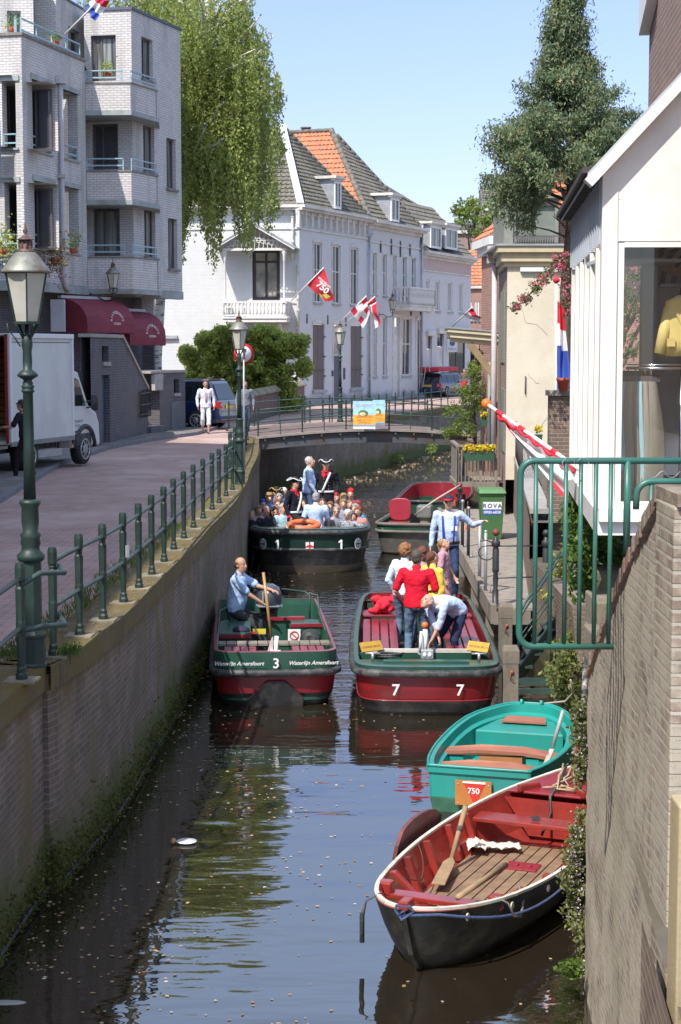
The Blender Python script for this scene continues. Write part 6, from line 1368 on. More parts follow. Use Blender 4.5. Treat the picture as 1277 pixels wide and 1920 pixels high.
# stone blocks / steps in the garden
bk=thing('stone_blocks','mossy stone blocks forming garden steps behind the green fence','steps',PY(1150,1150,20)); m_blk=M('mossy_block',(.24,.20,.16),.9,.3,5,bump=.01,dirt=(.16,.17,.08))
for (u0,u1,v0,v1,y) in ((1129,1200,1078,1128,18.5),(1120,1200,1129,1195,17.6),(1118,1200,1196,1262,16.8)):
    a_=PY(u0,v1,y); b_=PY(u1,v1,y); c_=PY(u0,v0,y); mb=MB(); mb.slab([a_,b_,Vector((b_.x,y,c_.z)),c_],(0,.9,0)); mb.build('block',m_blk,bk,bevel=.02)
mb=MB(); a_=PY(1072,1150,22); b_=PY(1102,1150,22)
t=thing('bank_block','brick and stone edge of the garden bank beside the pipe','wall',a_); mb.slab([PY(1072,1135,21.5),PY(1110,1135,21.5),PY(1110,1260,21.5),PY(1085,1260,21.5)],(0,2,0)); mb.build('wall',m_rwall,t)
# ---- wheelie bin
bn=thing('wheelie_bin','green wheelie bin with a white and blue label standing on the jetty','bin',(3.3,36.4,ZJ)); m_bin=M('bin_green',(.055,.155,.055),.5,.1,3); p=PY(921,1010,36.4); cx,cy=p.x+.02,36.4+.3
mb=MB(); vs=[]
for z_,w,d_ in ((0,.40,.48),(.05,.42,.5),(.94,.52,.62),(.95,.55,.66),(1.0,.55,.66)):
    vs+=[(cx+i*w/2,cy+j*d_/2,ZJ+z_) for i,j in ((-1,-1),(1,-1),(1,1),(-1,1))]
mb.add(vs,[(3,2,1,0)]+[(4*k+i,4*k+(i+1)% 4,4*k+4+(i+1)% 4,4*k+4+i) for k in range(4) for i in range(4)]); mb.build('bin_body',m_bin,bn,bevel=.015)
mb=MB(); mb.slab([(cx-.30,cy-.37,ZJ+1.0),(cx+.30,cy-.37,ZJ+1.0),(cx+.27,cy-.30,ZJ+1.09),(cx-.27,cy-.30,ZJ+1.09)],(0,.68,0)); mb.build('lid',M('bin_lid',(.09,.22,.08),.5,.1),bn,bevel=.02)
mb=MB(); mb.tube([(cx-.22,cy+.36,ZJ+.98),(cx+.22,cy+.36,ZJ+.98)],.018,7); mb.build('handle',m_bin,bn)
for s in (-1,1):mb=MB(); mb.tube([(cx+s*.20,cy+.24,ZJ+.1),(cx+s*.25,cy+.24,ZJ+.1)],.1,12); mb.build('wheel',m_dark,bn)
def bf(x,z):t_=z/.94; return Vector((cx+x,cy-(.24+.07*t_)-.006,ZJ+z))
mb=MB(); mb.poly([bf(-.20,.66),bf(.20,.66),bf(.20,.82),bf(-.20,.82)],0); mb.poly([bf(-.19,.54),bf(.19,.54),bf(.20,.657),bf(-.20,.657)],1)
text_mb(mb,'ROVA',.125,bf(0,.695),(1,0,0),(0,-.075,1),mi=2,spacing=1.35,bold=.02); text_mb(mb,'0900-6838',.085,bf(0,.57),(1,0,0),(0,-.075,1),mi=0,bold=.02)
mb.build('label',[M('label_white',(.8,.82,.85),.5,.03),M('label_blue',(.03,.10,.45),.5,.03),M('label_ink',(.03,.05,.12),.5,.03)],bn)
# ================================================================ PEOPLE
RQ_LIST=[]
m_fold=bpy.data.textures.new('cloth_folds','CLOUDS'); m_fold.noise_scale=.085; m_fold.noise_depth=2
def remesh(mb,name,mat,parent,voxel=.014,smooth=2):
    o=mb.build(name,mat,parent,local=True,uv=False)
    m=o.modifiers.new('r','REMESH'); m.mode='VOXEL'; m.voxel_size=voxel; m.use_smooth_shade=True
    if smooth:s=o.modifiers.new('s','SMOOTH'); s.factor=.5; s.iterations=smooth
    if name in ('shirt','trousers','cloth','skirt'):d=o.modifiers.new('f','DISPLACE'); d.texture=m_fold; d.strength=.026; d.mid_level=.42; d.texture_coords='GLOBAL'
    RQ_LIST.append(o); return o
def flush_remesh():
    dg=bpy.context.evaluated_depsgraph_get()
    for o in RQ_LIST:
        me=bpy.data.meshes.new_from_object(o.evaluated_get(dg)); mats=[m for m in o.data.materials]; old=o.data
        o['_']=1; del o['_']; o.modifiers.clear(); o.data=me; me.name=o.name
        if not me.materials:
            for m in mats:me.materials.append(m)
        bpy.data.meshes.remove(old)
    RQ_LIST.clear()
def ik(a,b,l1,l2,hint):
    a=Vector(a); b=Vector(b); d=b-a; L=d.length; mx=(l1+l2)*.995
    if L > mx:b=a+d*(mx/L); d=b-a; L=mx
    x=d.normalized(); k=(l1*l1-l2*l2+L*L)/(2*L); h=math.sqrt(max(0,l1*l1-k*k)); hn=Vector(hint); hn=hn-x*hn.dot(x)
    if hn.length < 1e-4:hn=Vector((0,0,-1))
    return a+x*k+hn.normalized()*h,b
_cl={}
def cloth(col,kind='c'):
    key=tuple(round(c,3) for c in col)
    if key not in _cl:_cl[key]=M('cloth_%d' % len(_cl),col,.85,.12,4,bump=.012,bscale=7,spec=.2)
    return _cl[key]
_sk=[M('skin_light',(.62,.36,.25),.55,.10,12,bump=.001),M('skin_tan',(.46,.25,.16),.55,.10,12,bump=.001),M('skin_dark',(.30,.155,.10),.55,.1,12)]
m_eye=M('eye_dark',(.05,.035,.03),.3); m_lip=M('lips',(.42,.17,.14),.5); m_shoe=M('shoe_leather',(.03,.028,.028),.5)
def hairm(col):return M('hair_%02d%02d%02d' % tuple(int(c*99) for c in col),col,.75,.35,30,bump=.012,bscale=45)
def hand(mb,wrist,dirn,side,palm_n,s,curl=.5,fine=True):
    d=Vector(dirn).normalized(); n=Vector(palm_n); n=(n-d*n.dot(d)).normalized(); t=d.cross(n).normalized()*side  # t: thumb side
    p0=Vector(wrist); pc=p0+d*.045*s
    M3=Matrix((t,n,d)).transposed()
    mb.ell(pc,(.038*s,.016*s,.052*s),10,8,mat=M3)
    if not fine:
        mb.ell(p0+d*.11*s+n*.015*s*curl,(.034*s,.014*s,.05*s),8,6,mat=M3); mb.cap(p0+d*.03*s+t*.03*s,p0+d*.075*s+t*.055*s,.013*s,.010*s,6); return
    for i,(off,L) in enumerate(((.028,.072),(.010,.082),(-.009,.076),(-.027,.060))):
        a=p0+d*.085*s+t*off*s; c1=curl*(.8+.12*i); d1=(d*math.cos(c1*.7)+n*math.sin(c1*.7)).normalized(); b_=a+d1*L*.5*s; d2=(d*math.cos(c1*1.6)+n*math.sin(c1*1.6)).normalized(); c_=b_+d2*L*.5*s
        mb.cap(a,b_,.0098*s,.009*s,6); mb.cap(b_,c_,.009*s,.0075*s,6)
    a=p0+d*.02*s+t*.028*s; b_=a+(d*.8+t*.65+n*.3).normalized()*.038*s; c_=b_+(d*.95+t*.1+n*.45).normalized()*.034*s
    mb.cap(a,b_,.013*s,.011*s,6); mb.cap(b_,c_,.011*s,.009*s,6)
def person(label,loc,rz,H=1.75,shirt=(.3,.45,.7),sleeve='short',pants=(.06,.08,.14),plen='long',skin=0,hair=('short',(.10,.06,.04)),hat=None,
           lean=0.0,side=0.0,headyaw=0.0,headpitch=0.0,LH=None,RH=None,LE=None,RE=None,feet=None,seat=None,fine=True,belly=0.0,female=False,glasses=False,
           pelvis=None,group=None,vox=None,collar=None,open_jacket=None,curl=.6,palm=None,knee=(0,1,.0),jacket_tail=0.0,skirt=None,footdir=None,body_w=1.08):
    t=thing('person',label,'person',loc,rz,group); s=H/1.75; vox=vox or (.0125 if fine else .019)
    V_=Vector; hz=.93*s
    P=V_((0,0,hz)) if seat is None else V_((0,0,seat+.11*s))
    if pelvis:P=V_(pelvis)
    Rl=Matrix.Rotation(side,3,'Y')@ Matrix.Rotation(-lean,3,'X')  # forward is +Y
    Rh=Matrix.Rotation(-headyaw,3,'Z')@ Matrix.Rotation(-headpitch,3,'X')
    def T(x,y,z,bend=1.0):
        R_=Matrix.Rotation(side*bend,3,'Y')@ Matrix.Rotation(-lean*bend,3,'X'); return P+R_ @ V_((x,y,z))*s
    xs=Rl @ V_((1,0,0)); up=Rl @ V_((0,0,1)); fw=Rl @ V_((0,1,0))
    sw_=(.185 if not female else .165)*body_w; N_=T(0,0,.53)
    Ls,Rs=N_-xs*sw_*s-up*.045*s,N_+xs*sw_*s-up*.045*s
    Hc=N_+(up*.5+V_((0,0,.5))).normalized()*.155*s+fw*.025*s
    if abs(lean)> .6:Hc=N_+up*.12*s+fw*.05*s+V_((0,0,.02))*s
    wst=.13 if not female else .115
    rings=[(-.07,.10,.09),(-.03,.15,.11),(.04,.165,.118),(.12,.155,.11+belly*.5),(.20,wst*1.07,.10+belly),(.30,wst*1.13,.108+belly*.6),(.40,.165,.115),(.47,.165*body_w,.10),(.52,.115,.075),(.56,.06,.058)]
    def spine(z):bend=.35+.65*min(1,max(0,z/.4)); return T(0,(.0 if z > .35 or z < 0 else .01),z,bend)
    def torso(mb,e,z0=-.1,z1=.6,yoff=0):
        rr=[r for r in rings if z0 <=r[0]<=z1]; mb.loft([spine(r[0])+fw*(belly*.3*s if .1 < r[0]< .32 else 0) for r in rr],[((r[1]*body_w*.98+e)*s,(r[2]+e)*s) for r in rr],xh=xs,n=18,ax=up if lean < .5 else None)
    # limbs
    la,lf=.295*s,.26*s
    def dh(sh,sgn):return sh+xs*sgn*.07*s+V_((0,0,-.52))*s+fw*.06*s
    LHt=V_(LH)*s+(V_((0,0,0))) if LH else dh(Ls,-1); RHt=V_(RH)*s if RH else dh(Rs,1)
    if LH:LHt=P+V_(LH)*s
    if RH:RHt=P+V_(RH)*s
    Le,LHt=ik(Ls,LHt,la,lf,LE or (-.5,-.8,-.3)); Re,RHt=ik(Rs,RHt,la,lf,RE or (.5,-.8,-.3))
    hipw=.088*s; Lh,Rh_=P-V_((hipw,0,.02*s)),P+V_((hipw,0,-.02*s))
    if feet is None:feet=((-.11,0,0),(.11,.02,0)) if seat is None else ((-.12,.42,0),(.12,.42,0))
    Lf,Rf=V_(feet[0]),V_(feet[1]); Lf=V_((Lf.x*s,Lf.y*s,Lf.z+.085*s)); Rf=V_((Rf.x*s,Rf.y*s,Rf.z+.085*s))
    lt,lc=.435*s,.43*s
    Lk,Lf=ik(Lh,Lf,lt,lc,V_(knee)+V_((-.15,0,0))); Rk,Rf=ik(Rh_,Rf,lt,lc,V_(knee)+V_((.15,0,0)))
    fd=V_(footdir).normalized() if footdir else V_((0,1,0))
    mb=MB(); torso(mb,-.012)
    mb.cap(N_-up*.02*s,Hc-V_((0,0,.03))*s,.062*s,.056*s,12)
    # head: skull, jaw, nose, ears
    def hp(x,y,z):return Hc+Rh @ V_((x,y,z))*s
    mb.ell(hp(0,-.012,.035),(.076*s,.094*s,.090*s),16,12,mat=Rh); mb.ell(hp(0,.022,-.035),(.060*s,.068*s,.080*s),14,10,mat=Rh); mb.ell(hp(0,.05,-.085),(.033*s,.030*s,.028*s),10,8,mat=Rh)
    mb.cap(hp(0,.088,.022),hp(0,.107,-.018),.011*s,.0165*s,8); mb.ell(hp(0,.082,-.052),(.026*s,.014*s,.014*s),8,6,mat=Rh)
    for g in (-1,1):mb.ell(hp(g*.077,-.012,.0),(.012*s,.022*s,.033*s),8,6,mat=Rh); mb.ell(hp(g*.036,.066,-.01),(.022*s,.018*s,.020*s),8,6,mat=Rh)
    for (sh,el,ha,sg) in ((Ls,Le,LHt,-1),(Rs,Re,RHt,1)):
        mb.cap(sh,el,.050*s,.037*s,10); mb.cap(el,ha,.038*s,.025*s,10)
        pn=V_(palm) if palm else (V_((0,0,-1)) if abs((ha-el).normalized().z)< .7 else V_((-sg,.2,0)))
        hand(mb,ha,ha-el,sg if (abs((ha-el).normalized().z)< .7) else -sg*-1,pn,s,curl,fine)
    for (h,k,f) in ((Lh,Lk,Lf),(Rh_,Rk,Rf)):
        mb.cap(h,k,.072*s,.050*s,10); mb.cap(k,k.lerp(f,.35),.050*s,.054*s,10); mb.cap(k.lerp(f,.35),f,.054*s,.035*s,10); mb.cap(f-V_((0,0,.04))*s,f+fd*.14*s-V_((0,0,.055))*s,.036*s,.028*s,8)
    body=remesh(mb,'body',_sk[skin],t,vox)
    # shirt
    mb=MB(); e=.014
    if shirt is not None:
        torso(mb,e,-.05-jacket_tail if jacket_tail else -.04,.53)
        if jacket_tail:mb.loft([T(0,0,.05,.4),T(0,0,-.03-jacket_tail,.2)],[(.178*s,.135*s),(.19*s,.145*s)],xh=xs,n=16)
        mb.cap(N_-up*.02*s,N_+up*.02*s,.072*s,.068*s,10)
        for (sh,el,ha,sg) in ((Ls,Le,LHt,-1),(Rs,Re,RHt,1)):
            mb.cap(sh-xs*sg*.02*s,sh,.068*s,.064*s,10)
            if sleeve=='long':mb.cap(sh,el,.064*s,.050*s,10); mb.cap(el,el.lerp(ha,.93),.052*s,.037*s,10)
            elif sleeve=='short':q=sh.lerp(el,.82); mb.cap(sh,q,.064*s,.062*s,10)
            elif sleeve=='roll':mb.cap(sh,el,.064*s,.052*s,10); mb.cap(el,el.lerp(ha,.25),.052*s,.046*s,10)
        shm=shirt if isinstance(shirt,bpy.types.Material) else cloth(shirt); remesh(mb,'shirt',shm,t,vox)
    if open_jacket is not None:
        mb=MB(); 
        for z0,z1,w in ((.0,.50,.045),):mb.loft([spine(z0)+fw*(.112+belly)*s,spine(.25)+fw*(.118+belly)*s,spine(.42)+fw*.118*s,spine(.50)+fw*.09*s],[(w*s,.012*s)]*4,xh=xs,n=8)
        mb.build('shirt_front',open_jacket if isinstance(open_jacket,bpy.types.Material) else cloth(open_jacket),t,local=True)
    mb=MB(); torso(mb,.008,-.08,.10)
    for (h,k,f) in ((Lh,Lk,Lf),(Rh_,Rk,Rf)):
        if plen=='long':mb.cap(h,k,.086*s,.064*s,10); mb.cap(k,k.lerp(f,.93),.064*s,.050*s,10)
        else:mb.cap(h,k,.086*s,.070*s,10); mb.cap(k,k.lerp(f,.45),.070*s,.074*s,10)
    if skirt:mb.loft([P,P-V_((0,0,.55))*s],[(.17*s,.14*s),(.24*s,.22*s)],n=14,xh=xs)
    remesh(mb,'skirt' if skirt else 'trousers',cloth(pants),t,vox)
    mb=MB()
    for f in (Lf,Rf):mb.cap(f-V_((0,0,.045))*s-fd*.025*s,f+fd*.13*s-V_((0,0,.055))*s,.042*s,.034*s,8)
    remesh(mb,'shoes',m_shoe,t,.012,1)
    if fine:
        for g in (-1,1):mb=MB(); mb.ell(hp(g*.031,.079,.012),(.0115*s,.006*s,.0065*s),8,6,mat=Rh); mb.build('eye',m_eye,t,local=True,uv=False)
        mb=MB(); mb.ell(hp(0,.094,-.052),(.021*s,.006*s,.006*s),8,6,mat=Rh); mb.build('mouth',m_lip,t,local=True,uv=False)
        mb=MB()
        for g in (-1,1):mb.cap(hp(g*.018,.087,.032),hp(g*.046,.077,.032),.0045*s,.004*s,5)
        mb.build('eyebrows',hairm(hair[1]),t,local=True,uv=False)
    else:
        mb=MB(); mb.cap(hp(-.036,.084,.014),hp(.036,.084,.014),.008*s,.008*s,5); mb.build('eye_shadow',m_eye,t,local=True,uv=False)
    if glasses:
        mb=MB()
        for g in (-1,1):mb.ell(hp(g*.032,.091,.012),(.024*s,.006*s,.016*s),10,6,mat=Rh); mb.tube([hp(g*.05,.088,.016),hp(g*.080,.0,.016)],.0035,5)
        mb.tube([hp(-.03,.094,.018),hp(.03,.094,.018)],.003,5); mb.build('sunglasses',m_eye,t,local=True,uv=False)
    st_,hc=hair; mb=MB(); rs=random.Random(hash(label)% 999 if False else len(label)*7+int(H*100))
    def tuft(n,R0,zmin,ymax,rad,amp=.01,zlow=-.03):
        for _ in range(n):
            a=rs.uniform(0,2*PI); zz=rs.uniform(zmin,1); q=math.sqrt(max(0,1-zz*zz)); x,y,z=math.cos(a)*q*.079*R0,math.sin(a)*q*.097*R0-.014,zz*.092*R0+.036
            if y > ymax and z < .075:continue
            mb.ell(hp(x,y,z),(rad*s*rs.uniform(.8,1.3),)*3,6,5)
    if st_=='short':mb.ell(hp(0,-.028,.052),(.081*s,.091*s,.083*s),14,10,mat=Rh); mb.ell(hp(0,-.05,.0),(.076*s,.062*s,.07*s),12,8,mat=Rh); tuft(50,1.0,-.1,.03,.014)
    elif st_=='balding':
        mb.ell(hp(0,-.060,.008),(.084*s,.062*s,.066*s),12,8,mat=Rh)
        for g in (-1,1):mb.ell(hp(g*.066,-.024,.022),(.022*s,.045*s,.036*s),8,6,mat=Rh)
    elif st_=='curly':mb.ell(hp(0,-.02,.05),(.09*s,.10*s,.09*s),14,10,mat=Rh); tuft(150,1.18,-.75,.02,.022)
    elif st_=='bob':mb.ell(hp(0,-.025,.055),(.088*s,.095*s,.086*s),14,10,mat=Rh); mb.ell(hp(0,-.055,-.04),(.086*s,.060*s,.10*s),12,8,mat=Rh); tuft(60,1.08,-.5,.0,.018)
    elif st_=='pony':
        mb.ell(hp(0,-.026,.05),(.082*s,.093*s,.083*s),14,10,mat=Rh); mb.ell(hp(0,-.11,.05),(.035*s,.04*s,.035*s),8,6,mat=Rh); mb.cap(hp(0,-.12,.04),hp(0,-.15,-.10),.032*s,.014*s,8)
    if st_ !='bald':remesh(mb,'hair',hairm(hc),t,.010,1)
    if hat:hat(t,hp,Rh,s)
    t['_x']=0; del t['_x']
    return t,dict(P=P,N=N_,up=up,fw=fw,xs=xs,T=T,spine=spine,hp=hp,s=s,LH=LHt,RH=RHt,belly=belly)
m_black_felt=M('black_felt',(.018,.018,.02),.8,.2); m_white_trim=M('white_feather_trim',(.72,.72,.72),.8,.08,20,bump=.01)
def tricorne(trim=None,feather=None):
    def f(t,hp,Rh,s):
        mb=MB(); mb.ell(hp(0,-.01,.075),(.094*s,.108*s,.085*s),14,8,mat=Rh); n=36; ring=[]; base=[]
        for i in range(n):
            a=2*PI*i/n+PI/2; r=.135+.055*max(0,math.cos(1.5*(((a-PI/2+PI/3)% (2*PI/3))-PI/3)))**2; h=.125-(r-.135)*1.0
            ring.append(hp(math.cos(a)*r*.98,math.sin(a)*r*.98,h)); base.append(hp(math.cos(a)*.095,math.sin(a)*.105,.065))
        mb.add(base+ring,[(i,(i+1)% n,n+(i+1)% n,n+i) for i in range(n)],0,True); mb.build('hat',m_black_felt,t,local=True)
        m2=MB(); m2.tube(ring,.012*s,6,closed=True); m2.build('hat_trim',trim or m_white_trim,t,local=True)
        if feather:m2=MB(); m2.ell(hp(.03,.0,.2),(.04*s,.04*s,.05*s)); m2.build('plume',feather,t,local=True)
    return f
def cap_hat(crown,brim):
    def f(t,hp,Rh,s):
        mb=MB(); mb.ell(hp(0,-.012,.058),(.088*s,.105*s,.080*s),14,8,mat=Rh); mb.build('cap',crown,t,local=True)
        mb=MB(); n=10; a=[hp(math.cos(PI*i/n)*.076,.05+math.sin(PI*i/n)*.125,.05-.028*math.sin(PI*i/n)) for i in range(n+1)]; b_=[p+Rh @ Vector((0,0,.014*s)) for p in a]
        mb.add(a+b_,[tuple(range(n,-1,-1)),tuple(range(n+1,2*n+2))]+[(i,i+1,n+2+i,n+1+i) for i in range(n)]); mb.build('cap_brim',brim,t,local=True)
    return f
def brim_hat(m,r=.15):
    def f(t,hp,Rh,s):
        mb=MB(); mb.ell(hp(0,-.012,.065),(.092*s,.106*s,.080*s),14,8,mat=Rh)
        for k,(rr,z) in enumerate(((.09,.055),(r,.03))):pass
        n=20; a=[hp(math.cos(2*PI*i/n)*.09,math.sin(2*PI*i/n)*.105,.05) for i in range(n)]; b_=[hp(math.cos(2*PI*i/n)*r,math.sin(2*PI*i/n)*(r+.01),.03) for i in range(n)]
        mb.add(a+b_,[(i,(i+1)% n,n+(i+1)% n,n+i) for i in range(n)],0,True); mb.build('sun_hat',m,t,local=True)
    return f
def puff_hat(m):
    def f(t,hp,Rh,s):
        mb=MB(); mb.ell(hp(0,-.02,.09),(.085*s,.09*s,.085*s)); mb.build('knit_hat',m,t,local=True)
    return f
# ================================================================ BOATS
m_hblack=M('hull_black',(.018,.018,.02),.42,.35,5,dirt=(.055,.05,.045)); m_hred=M('hull_red',(.22,.012,.016),.30,.12,3,coat=.3,dirt=(.17,.014,.014)); m_hgreen=M('hull_green',(.022,.085,.055),.35,.15,4,coat=.2,dirt=(.035,.09,.065))
m_rubber=M('rubber_fender',(.030,.032,.034),.6,.3,8,dirt=(.10,.10,.10)); m_redp=M('red_bench_paint',(.25,.020,.030),.35,.15,4,coat=.3); m_blackin=M('bilge_dark',(.035,.035,.038),.7,.3,5)
m_letter=M('boat_lettering',(.78,.78,.76),.5,.05); m_varn=M('varnished_wood',(.42,.24,.09),.4,.2,5,streak=True,coat=.3); m_steelp=M('tube_steel',(.30,.36,.36),.35,.15,metal=.5)
def outl(st):
    R_=[(w,y) for y,w in st]; L_=[(-w,y) for y,w in st[::-1] if w > 1e-6]; return R_+L_
def rings(mb,out,levels,sheer,mi=None,close=True,smooth=True,L=1.0):
    n=len(out); vs=[]
    for (sx,sy,z,sh,m) in levels:
        for x,y in out:vs.append(Vector((x*sx,y*sy,z+sheer(y)*sh)))
    for k in range(len(levels)-1):mb.add(vs[k*n:(k+2)*n],[(i,(i+1)% n,n+(i+1)% n,n+i) for i in range(n)],levels[k+1][4],smooth)
    if close:mb.add(vs[-n:],[tuple(range(n))],levels[-1][4])
def gunwale(mb,out,sx,sy,z,sheer,r,n=8):mb.tube([(x*sx,y*sy,z+sheer(y)) for x,y in out],r,n,closed=True)
def dense(st,k=3):
    P=smooth_pts([Vector((a,b,0)) for a,b in st],k); return [(p.x,max(0,p.y)) for p in P]
def LB(mb,*a,**k):return mb
def loc_of(root,u,v,z):
    p=ROOTM[root.name].inverted()@ PZ(u,v,z); return p
BS=lambda mb,name,mat,par,**k:mb.build(name,mat,par,local=True,**k)
# ---------------- boat 7: open passenger barge, bow towards the camera
b7=thing('tour_boat','open tour boat with red bow numbered 7, red slatted benches, moored at the jetty','boat',(1.20,25.45,WATER),-.017)
o7=outl(dense([(-3.5,0),(-3.492,.3),(-3.46,.6),(-3.38,.79),(-3.22,.91),(-2.9,.965),(-2,.985),(0,.99),(2.5,.93),(3.2,.85),(3.4,.7),(3.45,0)],2))
sh7=lambda y:.06*(y/3.5)**2
mb=MB(); rings(mb,o7,[(1,1,.62,1,2),(.992,.995,.50,1,2),(.985,.99,.46,1,0),(.97,.985,.30,1,0),(.945,.975,.19,.5,0),(.94,.973,.175,.5,1),(.90,.955,.05,0,1),(.85,.93,-.06,0,1),(.5,.7,-.30,0,1)],sh7); BS(mb,'hull',[m_hred,m_hblack,m_hgreen],b7)
mb=MB(); gunwale(mb,o7,1.012,1.004,.53,sh7,.052,9); BS(mb,'fender_band',m_rubber,b7)
mb=MB(); gunwale(mb,o7,.955,.98,.185,lambda y:.03*(y/3.5)**2,.010,5); BS(mb,'trim_line',m_redp,b7)
mb=MB(); rings(mb,o7,[(1.0,1.0,.62,1,1),(.935,.975,.625,1,1),(.925,.97,.40,1,0),(.90,.965,.39,1,1),(.86,.95,.07,0,2)],sh7); BS(mb,'inner_hull',[m_redp,m_hgreen,m_blackin],b7)
mb=MB(); mb.poly([(x*.93,y*.975,.56+sh7(y)) for x,y in o7 if y < -2.0 and x > -1e-9][::1]+[(x*.93,y*.975,.56+sh7(y)) for x,y in o7 if y < -2.0 and x < -1e-9][::1]); mb.box((0,-2.0,.32),(1.80,.04,.56)); mb.box((0,-2.75,.60),(1.15,.16,.06)); BS(mb,'foredeck',m_hgreen,b7)
mb=MB(); mb.box((0,-2.0,.63),(1.70,.05,.05)); BS(mb,'deck_edge',m_cream,b7)
for sx in (-1,1):
    for k in range(4):
        mb=MB()
        for q in range(1):mb.box((sx*(.40+.135*k),.0,.50),(.115,3.0,.035))
        BS(mb,'bench_plank',m_redp,b7,bevel=.006)
    mb=MB()
    for y in (-1.4,0,1.4):mb.box((sx*.6,y,.28),(.5,.05,.38))
    for k in range(16):mb.box((sx*.6,-1.4+k*.18,.475),(.52,.03,.012))
    BS(mb,'bench_frame',m_hgreen,b7)
mb=MB(); mb.box((-.55,1.85,.54),(.66,.42,.04)); mb.box((.68,1.75,.54),(.4,.3,.04)); BS(mb,'cross_bench',m_redp,b7,bevel=.01)
mb=MB(); mb.box((-.55,2.3,.50),(.66,.3,.04)); BS(mb,'cross_bench',m_redp,b7,bevel=.01)
mb=MB(); mb.poly([(x*.93,y*.97,.60) for x,y in o7 if y > 2.7]); mb.box((0,2.72,.34),(1.6,.04,.5)); BS(mb,'stern_deck',m_hgreen,b7)
for sx,tz in ((-1,.22),(1,-.35)):
    mb=MB(); mb.box((sx*.74,-2.20,.72),(.34,.03,.14),rz=sx*-.62,tilt=Matrix.Rotation(-.5,4,'X')); BS(mb,'name_board',M('yellow_board',(.55,.33,.05),.5,.15,6),b7)
    mb=MB(); text_mb(mb,'GOUDEN EEUW',.042,Vector((sx*.74,-2.225,.71)),(math.cos(-sx*.62),math.sin(-sx*.62),0),(-.0,.42,.9)); BS(mb,'board_lettering',M('brown_letter',(.20,.08,.02),.6),b7)
    mb=MB(); mb.tube([(sx*.72-.1,-2.62,.70),(sx*.72+.1,-2.62,.70)],.014,6); mb.tube([(sx*.72,-2.62,.6),(sx*.72,-2.62,.70)],.02,6); BS(mb,'cleat',m_zinc,b7)
mb=MB(); mb.tube([(-.50+.16*math.cos(a)*(1+.02*a),-2.42+.12*math.sin(a),.62+.004*a) for a in np.linspace(0,12.5,40)],.016,6); BS(mb,'rope_coil',m_rubber,b7)
mb=MB(); mb.tube([(0,-2.22,.6),(.005,-2.20,.96)],.034,10); mb.tube([(-.05,-2.24,.94),(-.07,-2.26,.66)],.02,8); BS(mb,'bow_post',m_white_label,b7)
mb=MB(); mb.ell((.0,-2.20,1.02),.048); BS(mb,'orange_ball',M('orange_ball',(.75,.18,.03),.4),b7)
mb=MB(); mb.slab([(-.10,-2.27,.63),(-.02,-2.26,.60),(-.02,-2.26,.90),(-.045,-2.26,.92)],(0,.012,0)); BS(mb,'small_pennant',M('grey_pennant',(.42,.44,.46),.8),b7)
mb=MB(); mb.box((.02,-2.55,.68),(.17,.10,.12)); BS(mb,'lamp_box',m_zinc,b7,bevel=.01); mb=MB()
for x in (-.015,.055):mb.ell((x,-2.605,.68),(.026,.01,.032))
BS(mb,'headlight',m_white_label,b7)
def hull_txt(root,txt,x,y,z,size,mat=m_letter,ang=0,shear=0,name='number',lean=.05):
    mb=MB(); text_mb(mb,txt,size,Vector((x,y,z)),(math.cos(ang),math.sin(ang),0),(0,-lean,1),shear=shear,bold=.018); return BS(mb,name,mat,root)
hull_txt(b7,'7',-.42,-3.462,.30,.21); hull_txt(b7,'7',.42,-3.462,.30,.21)
jk7=PZ(717,1141,-1.36)
rj=thing('red_jacket','bright red jacket crumpled on the bench at the left side of boat 7','jacket',jk7); mb=MB(); rr_=random.Random(4)
for _ in range(16):mb.ell((rr_.uniform(-.17,.2),rr_.uniform(-.12,.12),rr_.uniform(-.06,.17)),(rr_.uniform(.06,.11),rr_.uniform(.05,.09),rr_.uniform(.05,.09)),9,7,mat=Matrix.Rotation(rr_.uniform(0,3),3,'X'))
remesh(mb,'cloth',M('bright_red_cloth',(.62,.015,.04),.8,.25,9,bump=.02,bscale=9),rj,.016,2)
# ---------------- boat 3
b3=thing('motor_boat','small green and red flat motor boat numbered 3 with an outboard engine','boat',(-1.03,25.1,WATER),.066)
o3=outl(dense([(-2.5,0),(-2.495,.3),(-2.47,.6),(-2.40,.74),(-2.25,.81),(-2,.835),(0,.84),(2.2,.8),(2.42,.7),(2.5,0)],2)); sh3=lambda y:.05*(y/2.5)**2
mb=MB(); rings(mb,o3,[(1,1,.71,1,2),(.99,.992,.42,1,2),(.98,.985,.36,1,0),(.95,.97,.16,.5,0),(.945,.968,.15,.5,1),(.86,.93,.0,0,1),(.5,.7,-.28,0,1)],sh3); BS(mb,'hull',[m_hred,m_hblack,m_hgreen],b3)
mb=MB(); mb.slab([(-.12,-2.47,.36),(.12,-2.47,.36),(.38,-2.43,.12),(.36,-2.34,-.1),(-.36,-2.34,-.1),(-.38,-2.43,.12)],(0,-.02,0)); BS(mb,'bow_wedge',m_hblack,b3,bevel=.01)
mb=MB(); gunwale(mb,o3,1.025,1.008,.43,sh3,.05,9); BS(mb,'fender_band',m_rubber,b3)
mb=MB(); rings(mb,o3,[(1.0,1.0,.71,1,0),(.955,.975,.715,1,0),(.94,.97,.62,1,1),(.90,.955,.08,0,1),],sh3); BS(mb,'inner_hull',[m_redp,m_hgreen],b3)
for sx in (-1,1):
    for k in range(4):mb=MB(); mb.box((sx*(.30+.115*k),-1.75,.63),(.10,.75,.03)); BS(mb,'bench_plank',m_redp,b3,bevel=.005)
